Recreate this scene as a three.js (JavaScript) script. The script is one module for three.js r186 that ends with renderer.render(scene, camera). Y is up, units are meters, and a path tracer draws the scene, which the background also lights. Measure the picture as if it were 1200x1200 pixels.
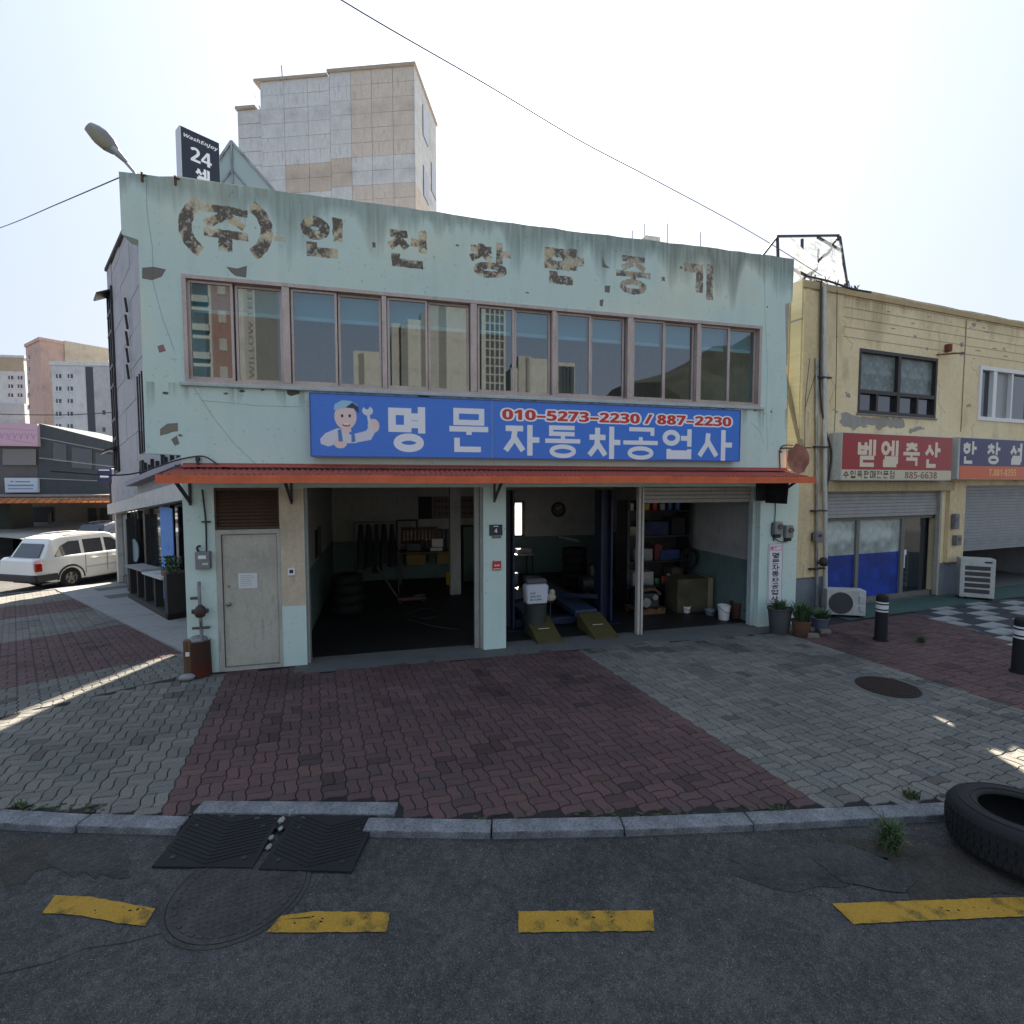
import * as THREE from 'three';
import { mergeGeometries } from 'three/addons/utils/BufferGeometryUtils.js';
import { RoundedBoxGeometry } from 'three/addons/geometries/RoundedBoxGeometry.js';

// ---------------------------------------------------------------- camera, sky, sun, exposure
const EYE = 2.7, FPX = 600, PITCH = Math.atan(35 / 600);      // photo is 1200 px square, 90 degree lens
const scene = new THREE.Scene();
const camera = new THREE.PerspectiveCamera(90, 1, 0.1, 3000);
camera.position.set(0, EYE, 0);
camera.rotation.set(-PITCH, 0, 0);
const renderer = new THREE.WebGLRenderer({ antialias: true });
renderer.toneMapping = THREE.LinearToneMapping;
renderer.toneMappingExposure = 5.6;
renderer.shadowMap.enabled = true;

const SUN_AZ = 3.5 * Math.PI / 180, SUN_EL = 37 * Math.PI / 180;
const sunDir = new THREE.Vector3(Math.sin(SUN_AZ) * Math.cos(SUN_EL), Math.sin(SUN_EL), -Math.cos(SUN_AZ) * Math.cos(SUN_EL));
const sun = new THREE.DirectionalLight(new THREE.Color(1, 0.9, 0.75), 5);
sun.position.copy(sunDir).multiplyScalar(120);
sun.castShadow = true;
Object.assign(sun.shadow.camera, { left: -60, right: 60, top: 60, bottom: -60, near: 1, far: 300 });
sun.shadow.mapSize.set(4096, 4096);
scene.add(sun, sun.target);
{ // clear, slightly hazy sky: white round the sun, bluer away from it
  const W = 512, H = 256, d = new Float32Array(W * H * 4), v = new THREE.Vector3();
  for (let j = 0; j < H; j++) for (let i = 0; i < W; i++) {
    const el = ((j + 0.5) / H - 0.5) * Math.PI, az = ((i + 0.5) / W - 0.5) * 2 * Math.PI;
    v.set(Math.cos(el) * Math.cos(az), Math.sin(el), Math.cos(el) * Math.sin(az));
    const g = v.angleTo(sunDir), e = Math.max(0, v.y);
    const hz = Math.exp(-e * 4.2), gl = Math.exp(-Math.pow(g / 0.85, 2)), core = Math.exp(-g / 0.22), wide = Math.exp(-Math.pow(g / 1.5, 2));
    const k = 4 * (j * W + i), c = [[0.108, 0.188, 0.190, 0.045], [0.157, 0.207, 0.148, 0.036], [0.228, 0.245, 0.118, 0.030]];
    for (let n = 0; n < 3; n++) d[k + n] = 0.67 * (c[n][0] * (1 - hz) + c[n][1] * hz + c[n][2] * gl * 0.38 + c[n][3] * wide + 0.45 * core);
    d[k + 3] = 1;
  }
  const sky = new THREE.DataTexture(d, W, H, THREE.RGBAFormat, THREE.FloatType);
  sky.mapping = THREE.EquirectangularReflectionMapping; sky.magFilter = sky.minFilter = THREE.LinearFilter; sky.needsUpdate = true;
  scene.background = sky; scene.environment = sky;
}

// ---------------------------------------------------------------- helpers
let seed = 12345;
const rnd = () => { seed = (seed * 1664525 + 1013904223) >>> 0; return seed / 4294967296; };
const rr = (a, b) => a + (b - a) * rnd();
const R = (d) => d * Math.PI / 180;
const clamp = (x, a = 0, b = 1) => Math.min(b, Math.max(a, x));
function hash(x, y) { let h = (x * 374761393 + y * 668265263) | 0; h = Math.imul(h ^ (h >>> 13), 1274126177); return ((h ^ (h >>> 16)) >>> 0) / 4294967296; }
function vnoise(x, y, p = 0) { // value noise, repeats every p cells
  const xi = Math.floor(x), yi = Math.floor(y), fx = x - xi, fy = y - yi, u = fx * fx * (3 - 2 * fx), w = fy * fy * (3 - 2 * fy);
  const m = (a) => p ? ((a % p) + p) % p : a;
  const a = hash(m(xi), m(yi)), b = hash(m(xi + 1), m(yi)), c = hash(m(xi), m(yi + 1)), d = hash(m(xi + 1), m(yi + 1));
  return (a + (b - a) * u) * (1 - w) + (c + (d - c) * u) * w;
}
function fbm(x, y, o = 4, p = 0) { let s = 0, a = 0.5; for (let i = 0; i < o; i++) { s += a * vnoise(x, y, p); x *= 2; y *= 2; p *= 2; a *= 0.5; } return s / (1 - Math.pow(0.5, o)); }

// photo pixel -> direction; the distance comes from the ground or wall that the thing touches. [X right, D forward], y up
const cp = Math.cos(PITCH), sp = Math.sin(PITCH);
function ray(px, py) { const a = (px - 600) / FPX, b = (600 - py) / FPX; return [a, -sp + b * cp, cp + b * sp]; }
function G(px, py, h = 0) { const r = ray(px, py), t = (h - EYE) / r[1]; return [r[0] * t, r[2] * t]; }
const W3 = (X, y, D) => new THREE.Vector3(X, y, -D);
function frame(o, deg) { // a vertical wall plane: o its ground origin, deg its turn
  const a = R(deg), d = [Math.cos(a), Math.sin(a)], n = [-d[1], d[0]];
  const f = { o, a, d, n };
  f.at = (u, v, out = 0) => W3(o[0] + d[0] * u - n[0] * out, v, o[1] + d[1] * u - n[1] * out);
  f.px = (px, py, out = 0) => { const r = ray(px, py), t = (o[0] * n[0] + o[1] * n[1] - out) / (r[0] * n[0] + r[2] * n[1]); return [(r[0] * t - o[0]) * d[0] + (r[2] * t - o[1]) * d[1], r[1] * t + EYE]; };
  f.loc = (X, D) => { const x = X - o[0], y = D - o[1]; return [x * d[0] + y * d[1], -(x * n[0] + y * n[1])]; };   // [u, out]
  return f;
}
const FA = frame(G(240, 789), 14.55);     // mint repair shop front
const YE = frame(G(968, 714), 21);        // yellow building front
const PV = frame([0, 0], 21);             // paving grid
const SEAM = G(212, 792), SE = [-0.715, -0.699], SN = [-0.699, 0.715], SLOPE = 0.07;   // the side pavement falls away beyond this seam
const qe = (X, D) => [(X - SEAM[0]) * SN[0] + (D - SEAM[1]) * SN[1], (X - SEAM[0]) * SE[0] + (D - SEAM[1]) * SE[1]];
const QE = (q, e, y = 0) => W3(SEAM[0] + SN[0] * q + SE[0] * e, -SLOPE * q + y, SEAM[1] + SN[1] * q + SE[1] * e);

// geometry: every helper returns position + normal + uv in metres, not indexed
function fin(g) {
  if (g.index) g = g.toNonIndexed();
  for (const k of Object.keys(g.attributes)) if (!['position', 'normal'].includes(k)) g.deleteAttribute(k);
  if (!g.attributes.normal) g.computeVertexNormals();
  return g;
}
function uvm(g) {
  const p = g.attributes.position, n = g.attributes.normal, uv = new Float32Array(p.count * 2);
  for (let i = 0; i < p.count; i += 3) {
    let ax = 0, ay = 0, az = 0;
    for (let k = i; k < i + 3; k++) { ax += n.getX(k); ay += n.getY(k); az += n.getZ(k); }
    ax = Math.abs(ax); ay = Math.abs(ay); az = Math.abs(az);
    for (let k = i; k < i + 3; k++) {
      const x = p.getX(k), y = p.getY(k), z = p.getZ(k);
      if (az >= ax && az >= ay) { uv[2 * k] = x; uv[2 * k + 1] = y; } else if (ax >= ay) { uv[2 * k] = z; uv[2 * k + 1] = y; } else { uv[2 * k] = x; uv[2 * k + 1] = -z; }
    }
  }
  g.setAttribute('uv', new THREE.BufferAttribute(uv, 2));
  return g;
}
const box = (w, h, d, x = 0, y = 0, z = 0) => fin(new THREE.BoxGeometry(w, h, d)).translate(x, y, z);
const bb = (x0, x1, y0, y1, z0, z1) => box(x1 - x0, y1 - y0, z1 - z0, (x0 + x1) / 2, (y0 + y1) / 2, (z0 + z1) / 2);
const rb = (x0, x1, y0, y1, z0, z1, r = 0.01) => fin(new RoundedBoxGeometry(x1 - x0, y1 - y0, z1 - z0, 2, Math.min(r, (x1 - x0) / 2.1, (y1 - y0) / 2.1, (z1 - z0) / 2.1))).translate((x0 + x1) / 2, (y0 + y1) / 2, (z0 + z1) / 2);
const cyl = (r0, r1, h, x = 0, y = 0, z = 0, s = 16, open = false) => fin(new THREE.CylinderGeometry(r1, r0, h, s, 1, open)).translate(x, y + h / 2, z);
const cylZ = (r, d, x, y, z, s = 20) => fin(new THREE.CylinderGeometry(r, r, d, s)).rotateX(Math.PI / 2).translate(x, y, z);
const cylX = (r, d, x, y, z, s = 20) => fin(new THREE.CylinderGeometry(r, r, d, s)).rotateZ(Math.PI / 2).translate(x, y, z);
const tube = (pts, r, n = 24, s = 6) => fin(new THREE.TubeGeometry(new THREE.CatmullRomCurve3(pts.map((p) => p.isVector3 ? p : new THREE.Vector3(...p))), n, r, s));
const lathe = (pts, s = 24) => fin(new THREE.LatheGeometry(pts.map((p) => new THREE.Vector2(...p)), s));
function ext(pts, depth, holes = [], bevel = 0) {
  const sh = new THREE.Shape(pts.map((p) => new THREE.Vector2(...p)));
  for (const h of holes) sh.holes.push(new THREE.Path(h.map((p) => new THREE.Vector2(...p))));
  return fin(new THREE.ExtrudeGeometry(sh, { depth, bevelEnabled: bevel > 0, bevelSize: bevel, bevelThickness: bevel, bevelSegments: 2, steps: 1, curveSegments: 12 }));
}
const rect = (x0, x1, y0, y1) => [[x0, y0], [x1, y0], [x1, y1], [x0, y1]];
function bar(a, b, w, h = w) { // square bar between two points
  const A = new THREE.Vector3(...a), B = new THREE.Vector3(...b), L = A.distanceTo(B);
  const g = fin(new THREE.BoxGeometry(w, h, L));
  const m = new THREE.Matrix4().lookAt(A, B, Math.abs(B.y - A.y) > 0.95 * L ? new THREE.Vector3(0, 0, 1) : new THREE.Vector3(0, 1, 0)); m.setPosition(A.clone().add(B).multiplyScalar(0.5));
  return g.applyMatrix4(m);
}
function quads(list) { // free quads, each [a, b, c, d]
  const p = []; for (const [a, b, c, d] of list) p.push(...a, ...b, ...c, ...a, ...c, ...d);
  const g = new THREE.BufferGeometry(); g.setAttribute('position', new THREE.BufferAttribute(new Float32Array(p), 3)); g.computeVertexNormals(); return g;
}
const used = {};
function numbered(n) { const k = used[n] = (used[n] ?? -1) + 1; return k ? n + '_' + String(k).padStart(3, '0') : n; }
function mesh(name, geos, m, parent) {
  geos = Array.isArray(geos) ? geos : [geos];
  const g = geos[0].attributes.uv && geos.length === 1 ? geos[0] : uvm(geos.length > 1 ? mergeGeometries(geos.map((q) => { q.deleteAttribute('uv'); return q; })) : geos[0]);
  const o = new THREE.Mesh(g, m); o.name = parent === scene ? numbered(name) : name; o.castShadow = o.receiveShadow = true; parent.add(o); return o;
}
function tag(o, label, category, group) { o.userData.label = label; o.userData.category = category; if (group) o.userData.group = group; return o; }
function thing(name, label, category, pos, turn = 0, group) {
  const o = new THREE.Group(); o.name = numbered(name); o.position.copy(pos); o.rotation.y = turn; scene.add(o); return tag(o, label, category, group);
}
const onF = (name, label, cat, u = 0, v = 0, out = 0, group) => thing(name, label, cat, FA.at(u, v, out), FA.a, group);
const onY = (name, label, cat, u = 0, v = 0, out = 0, group) => thing(name, label, cat, YE.at(u, v, out), YE.a, group);
function structure(name, geos, m, parent = scene) { const o = mesh(name, geos, m, parent); if (parent === scene) o.userData.kind = 'structure'; return o; }
function copyOf(o, pos, turn, label, name) { const c = o.clone(); c.name = numbered(name ?? o.name.replace(/_\d{3}$/, '')); c.userData = { ...o.userData }; c.position.copy(pos); c.rotation.y = turn; if (label) c.userData.label = label; scene.add(c); return c; }

// ---------------------------------------------------------------- materials
function dataTex(n, fn, srgb = true, size = 1) {
  const d = new Uint8Array(n * n * 4);
  for (let j = 0; j < n; j++) for (let i = 0; i < n; i++) { const c = fn(i / n, j / n), k = 4 * (j * n + i); for (let q = 0; q < 3; q++) d[k + q] = clamp(Array.isArray(c) ? c[q] : c) * 255; d[k + 3] = 255; }
  const t = new THREE.DataTexture(d, n, n); t.wrapS = t.wrapT = THREE.RepeatWrapping; t.magFilter = THREE.LinearFilter; t.minFilter = THREE.LinearMipmapLinearFilter; t.generateMipmaps = true;
  if (srgb) t.colorSpace = THREE.SRGBColorSpace; t.repeat.set(1 / size, 1 / size); t.needsUpdate = true; return t;
}
const sized = (t, s, sy = s) => { const c = t.clone(); c.repeat.set(1 / s, 1 / sy); c.needsUpdate = true; return c; };
const T = {};
T.mottle = dataTex(256, (x, y) => { const a = fbm(x * 6, y * 6, 5, 6), b = hash(Math.floor(x * 256), Math.floor(y * 256)); return 0.62 + 0.5 * (a - 0.5) + 0.10 * b + 0.2; }, true, 1.3);
T.grime = dataTex(512, (x, y) => { const a = fbm(x * 4, y * 4, 5, 4), st = fbm(x * 40, y * 5, 4, 40), f = fbm(x * 60, y * 60, 2, 60), h = hash(Math.floor(x * 512), Math.floor(y * 512)); return 0.90 + 0.16 * (a - 0.5) + 0.07 * (st - 0.5) + 0.08 * (f - 0.5) + 0.05 * (h - 0.5) - 0.12 * clamp((st * a - 0.33) * 6); }, true, 2.1);
T.fine = dataTex(256, (x, y) => { const f = hash(Math.floor(x * 256), Math.floor(y * 256)), m = hash(Math.floor(x * 90), Math.floor(y * 90) + 77); return 0.78 + 0.22 * (f - 0.5) + 0.2 * (m - 0.5); }, true, 0.5);
T.bump = dataTex(256, (x, y) => 0.5 * fbm(x * 20, y * 20, 4, 20) + 0.5 * hash(Math.floor(x * 256), Math.floor(y * 256)), false, 0.6);
T.asphalt = dataTex(1024, (x, y) => {
  const f = hash(Math.floor(x * 1024), Math.floor(y * 1024)), m = hash(Math.floor(x * 380), Math.floor(y * 380) + 999), a = fbm(x * 7, y * 7, 5, 7), w = fbm(x * 60, y * 60, 2, 60);
  const tar = clamp((fbm(x * 4 + 9, y * 4 + 3, 4, 4) - 0.56) * 10) * 0.2;
  const v = 0.62 + 0.2 * (a - 0.5) + 0.34 * (f - 0.5) * 0.8 + (m > 0.9 ? 0.4 * f : 0) - (m < 0.2 ? 0.16 : 0) + 0.22 * (w - 0.5) - 0.25 * tar; return [v, v * 0.99, v * 0.985];
}, true, 2.3);
T.aspBump = dataTex(512, (x, y) => 0.6 * hash(Math.floor(x * 190), Math.floor(y * 190)) + 0.4 * fbm(x * 50, y * 50, 3, 50), false, 1.1);
T.paint = dataTex(512, (x, y) => { const w = fbm(x * 9, y * 9, 5, 9), g = hash(Math.floor(x * 200), Math.floor(y * 200)), m = hash(Math.floor(x * 110), Math.floor(y * 110) + 5); const worn = clamp((w - 0.5) * 5) * (g > 0.55 ? 1 : 0.15), v = 0.9 - 0.12 * m - 0.08 * (w - 0.5); return [v * (1 - 0.5 * worn), v * (1 - 0.42 * worn), v * (1 - 0.1 * worn)]; }, true, 0.7); T.wood = dataTex(256, (x, y) => { const g = fbm(x * 30, y * 2 + 1.7, 4, 0); return [0.75 + 0.4 * (g - 0.5), 0.7 + 0.42 * (g - 0.5), 0.66 + 0.42 * (g - 0.5)]; }, true, 0.8);
T.rust = dataTex(256, (x, y) => { const a = fbm(x * 8, y * 8, 5, 8); const s = clamp((a - 0.45) * 5); return [0.55 + 0.2 * s, 0.5 - 0.12 * s, 0.48 - 0.26 * s]; }, true, 0.7);
const lin = (r, g, b) => new THREE.Color().setRGB(r, g, b);
function mat(c, rough = 0.8, opt = {}) { return new THREE.MeshStandardMaterial({ color: Array.isArray(c) ? lin(...c) : new THREE.Color(c), roughness: rough, ...opt }); }
const dirty = (c, rough = 0.85, s = 2.1, bs = 0.002) => mat(c, rough, { map: sized(T.grime, s), bumpMap: T.bump, bumpScale: bs });
const M = {
  mintPaint: dirty([0.56, 0.66, 0.63]), cream: dirty([0.66, 0.55, 0.40]), conc: dirty([0.32, 0.32, 0.31], 0.9, 1.7), concDark: dirty([0.13, 0.13, 0.125], 0.92, 1.3),
  white: mat([0.72, 0.72, 0.70], 0.5), offWhite: dirty([0.62, 0.60, 0.56], 0.6, 1.1), black: mat([0.02, 0.02, 0.022], 0.5), rubber: mat([0.0085, 0.0085, 0.009], 0.82, { map: T.mottle, bumpMap: T.bump, bumpScale: 0.002 }),
  steel: mat([0.42, 0.42, 0.43], 0.4, { metalness: 0.7, map: T.mottle }), galv: mat([0.40, 0.41, 0.42], 0.45, { metalness: 0.5, map: T.mottle }), darkSteel: mat([0.05, 0.05, 0.055], 0.5, { metalness: 0.4, map: T.mottle }),
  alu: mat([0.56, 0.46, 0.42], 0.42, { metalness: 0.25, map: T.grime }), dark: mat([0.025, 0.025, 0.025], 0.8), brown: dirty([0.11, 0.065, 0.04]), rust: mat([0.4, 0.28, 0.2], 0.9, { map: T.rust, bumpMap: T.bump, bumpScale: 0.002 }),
  orange: dirty([0.78, 0.15, 0.045], 0.5, 1.4, 0.001), redRoof: dirty([0.50, 0.10, 0.075], 0.65, 1.2, 0.001), doorPaint: dirty([0.52, 0.49, 0.41], 0.55, 1.6, 0.001),
  yellowWall: mat([0.80, 0.63, 0.37], 0.88, { map: sized(T.grime, 3.1), bumpMap: T.bump, bumpScale: 0.003 }), blue: mat([0.012, 0.05, 0.36], 0.55, { map: T.mottle }), greenGlass: new THREE.MeshPhysicalMaterial({ color: lin(0.42, 0.5, 0.46), roughness: 0.25, transmission: 0.3 }),
  glass: new THREE.MeshPhysicalMaterial({ color: lin(0.40, 0.66, 0.72), roughness: 0.015, transmission: 1, thickness: 0, ior: 2.3, side: THREE.DoubleSide }),
  clear: new THREE.MeshPhysicalMaterial({ color: lin(0.85, 0.9, 0.9), roughness: 0.01, transmission: 1, thickness: 0, ior: 1.5 }),
  darkGlass: new THREE.MeshPhysicalMaterial({ color: lin(0.02, 0.025, 0.03), roughness: 0.06, ior: 1.8 }),
  wire: mat([0.03, 0.03, 0.032], 0.6), wood: mat([0.22, 0.13, 0.07], 0.75, { map: T.wood }), leaf: new THREE.MeshPhysicalMaterial({ color: lin(0.05, 0.10, 0.03), roughness: 0.7, transmission: 0.25, side: THREE.DoubleSide }),
  leafDry: new THREE.MeshPhysicalMaterial({ color: lin(0.13, 0.12, 0.04), roughness: 0.8, transmission: 0.2, side: THREE.DoubleSide }), clay: dirty([0.17, 0.08, 0.05]), soil: mat([0.05, 0.037, 0.025], 1), yellowLine: mat([0.52, 0.29, 0.025], 0.85, { map: T.paint, bumpMap: T.aspBump, bumpScale: 0.003 }),
};

// ---------------------------------------------------------------- lettering: strokes of each letter part, drawn on a canvas
const JV = 'ㅏㅐㅑㅒㅓㅔㅕㅖㅗㅘㅙㅚㅛㅜㅝㅞㅟㅠㅡㅢㅣ', JL = 'ㄱㄲㄴㄷㄸㄹㅁㅂㅃㅅㅆㅇㅈㅉㅊㅋㅌㅍㅎ', JT = ' ㄱㄲㄳㄴㄵㄶㄷㄹㄺㄻㄼㄽㄾㄿㅀㅁㅂㅄㅅㅆㅇㅈㅊㅋㅌㅍㅎ';
const STROKES = {
  'ㄱ': [[[0, 0], [1, 0], [1, 1]]], 'ㄴ': [[[0, 0], [0, 1], [1, 1]]], 'ㄷ': [[[1, 0], [0, 0], [0, 1], [1, 1]]], 'ㄹ': [[[0, 0], [1, 0], [1, 0.5], [0, 0.5], [0, 1], [1, 1]]],
  'ㅁ': [[[0, 0], [1, 0], [1, 1], [0, 1], [0, 0], [1, 0]]], 'ㅂ': [[[0, 0], [0, 1], [1, 1], [1, 0]], [[0, 0.5], [1, 0.5]]], 'ㅅ': [[[0.5, 0], [0.45, 0.45], [0, 1]], [[0.48, 0.35], [1, 1]]],
  'ㅇ': ['o'], 'ㅈ': [[[0, 0], [1, 0]], [[0.55, 0], [0.45, 0.5], [0, 1]], [[0.5, 0.4], [1, 1]]], 'ㅊ': [[[0.5, -0.1], [0.5, 0.2]], [[0, 0.3], [1, 0.3]], [[0.52, 0.3], [0.45, 0.65], [0, 1.05]], [[0.5, 0.55], [1, 1.05]]],
  'ㅍ': [[[0, 0], [1, 0]], [[0, 1], [1, 1]], [[0.28, 0], [0.28, 1]], [[0.72, 0], [0.72, 1]]], 'ㅎ': [[[0.5, -0.12], [0.5, 0.16]], [[0, 0.22], [1, 0.22]], 'h'],
};
function jamo(c, ch, x, y, w, h) {
  for (const s of STROKES[ch] || []) {
    c.beginPath();
    if (s === 'o') c.ellipse(x + w / 2, y + h / 2, w / 2, h / 2, 0, 0, 7);
    else if (s === 'h') c.ellipse(x + w / 2, y + h * 0.7, w * 0.36, h * 0.32, 0, 0, 7);
    else s.forEach(([a, b], i) => c[i ? 'lineTo' : 'moveTo'](x + a * w, y + b * h));
    c.stroke();
  }
}
function syllable(c, ch, x, y, w, h, lw) { // (x, y) top left of the letter's box
  const k = ch.charCodeAt(0) - 0xac00; if (k < 0) return;
  const L = JL[Math.floor(k / 588)], V = JV[Math.floor(k / 28) % 21], F = JT[k % 28]; if (F !== ' ') lw *= ('ㅊㅎㅈ'.includes(L) || 'ㅗㅜㅠ'.includes(V)) ? 0.8 : 0.95; const p = lw / 2;
  c.lineWidth = lw; c.lineJoin = 'miter'; c.lineCap = 'butt';
  const X = (a) => x + p + a * (w - lw), Y = (b) => y + p + b * (h - lw), fb = F !== ' ';
  const line = (...q) => { c.beginPath(); q.forEach(([a, b], i) => c[i ? 'lineTo' : 'moveTo'](X(a), Y(b))); c.stroke(); };
  const part = (j, x0, x1, y0, y1) => jamo(c, j, X(x0), Y(y0), X(x1) - X(x0), Y(y1) - Y(y0));
  const e = p / (w - lw), f = p / (h - lw), top = fb ? 0.52 : 1;
  if ('ㅗㅛㅜㅠㅡ'.includes(V)) {
    const vy = fb ? 0.47 : 0.62;
    if (V === 'ㅗ') { part(L, 0.12, 0.88, 0, fb ? 0.22 : 0.4); line([0.5, vy - 0.2], [0.5, vy]); line([-e, vy], [1 + e, vy]); }
    else { part(L, 0.12, 0.88, 0, fb ? 0.3 : 0.42); line([-e, fb ? 0.47 : vy], [1 + e, fb ? 0.47 : vy]); if (V === 'ㅜ') line([0.5, fb ? 0.47 : vy], [0.5, fb ? 0.62 : 1 + f]); if (V === 'ㅠ') for (const a of [0.32, 0.68]) line([a, fb ? 0.47 : vy], [a, fb ? 0.62 : 1 + f]); }
    if (fb) part(F, 0.14, 0.86, V === 'ㅜ' && F === 'ㄴ' ? 0.7 : V === 'ㅗ' ? 0.67 : 0.7, 1);
  } else {
    const two = V === 'ㅔ' || V === 'ㅐ', vx = two ? 1 : 'ㅏㅑ'.includes(V) ? 0.78 : 0.95, vb = fb ? 0.6 : 1 + f;
    part(L, 0, 'ㅓㅕ'.includes(V) ? 0.5 : two ? 0.42 : 0.56, 0.04, fb ? 0.48 : 0.92);
    line([vx, -f], [vx, vb]);
    const m = fb ? 0.27 : 0.48;
    if (V === 'ㅏ') line([vx, m], [1 + e, m]);
    if (V === 'ㅓ') line([0.62, m], [vx, m]);
    if (V === 'ㅕ') { line([0.58, m - 0.1], [vx, m - 0.1]); line([0.58, m + 0.1], [vx, m + 0.1]); }
    if (V === 'ㅔ') { line([0.72, -f], [0.72, vb]); line([0.5, m], [0.72, m]); }
    if (V === 'ㅐ') { line([0.72, -f], [0.72, vb]); line([0.72, m], [1, m]); }
    if (fb) part(F, 0.16, F === 'ㅇ' ? 0.9 : vx + e * 0, 0.7, 1);
  }
}
function canvas(w, h, bg) { const c = document.createElement('canvas'); c.width = w; c.height = h; const x = c.getContext('2d'); if (bg) { x.fillStyle = bg; x.fillRect(0, 0, w, h); } return [c, x]; }
function ctex(c) { const t = new THREE.CanvasTexture(c); t.colorSpace = THREE.SRGBColorSpace; t.magFilter = THREE.LinearFilter; t.minFilter = THREE.LinearMipmapLinearFilter; t.anisotropy = 8; return t; }
function grain(x, w, h, n, a) { for (let i = 0; i < n; i++) { x.fillStyle = `rgba(${rnd() < 0.5 ? '40,35,30' : '230,225,215'},${a * rnd()})`; const s = 1 + 3 * rnd(); x.fillRect(rnd() * w, rnd() * h, s, s * rr(0.5, 2.5)); } }
// a flat printed face at z, over x0..x1, y0..y1
function face(name, x0, x1, y0, y1, z, tex, parent, rough = 0.5, extra = {}) {
  const g = new THREE.PlaneGeometry(x1 - x0, y1 - y0).toNonIndexed(); g.translate((x0 + x1) / 2, (y0 + y1) / 2, z);
  const o = new THREE.Mesh(g, new THREE.MeshStandardMaterial({ map: tex, roughness: rough, ...extra })); o.name = name; o.castShadow = o.receiveShadow = true; parent.add(o); return o;
}

// ---------------------------------------------------------------- ground, road, paving
const ROAD = -0.05;
M.asphalt = mat([0.152, 0.148, 0.145], 0.93, { map: T.asphalt, bumpMap: T.aspBump, bumpScale: 0.004 });
M.asphaltFar = mat([0.152, 0.148, 0.145], 0.95, { map: sized(T.asphalt, 5) });
M.patch = mat([0.118, 0.115, 0.114], 0.95, { map: sized(T.asphalt, 1.7), bumpMap: T.aspBump, bumpScale: 0.005 });
M.dirt = mat([0.13, 0.115, 0.09], 1, { map: sized(T.asphalt, 0.9), bumpMap: T.aspBump, bumpScale: 0.006 });
M.joint = mat([0.022, 0.021, 0.018], 1, { map: T.mottle });
M.granite = mat([0.48, 0.50, 0.53], 0.85, { map: sized(T.asphalt, 0.8), bumpMap: T.bump, bumpScale: 0.002 });
const flat = (pts, y) => { const s = new THREE.ShapeGeometry(new THREE.Shape(pts.map(([X, D]) => new THREE.Vector2(X, D)))); const g = fin(s).rotateX(-Math.PI / 2); return g.translate(0, y, 0); };
{
  const g = fin(new THREE.PlaneGeometry(3000, 3000)).rotateX(-Math.PI / 2).translate(0, -1.25, 0);
  structure('ground', g, M.asphaltFar);
}
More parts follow.
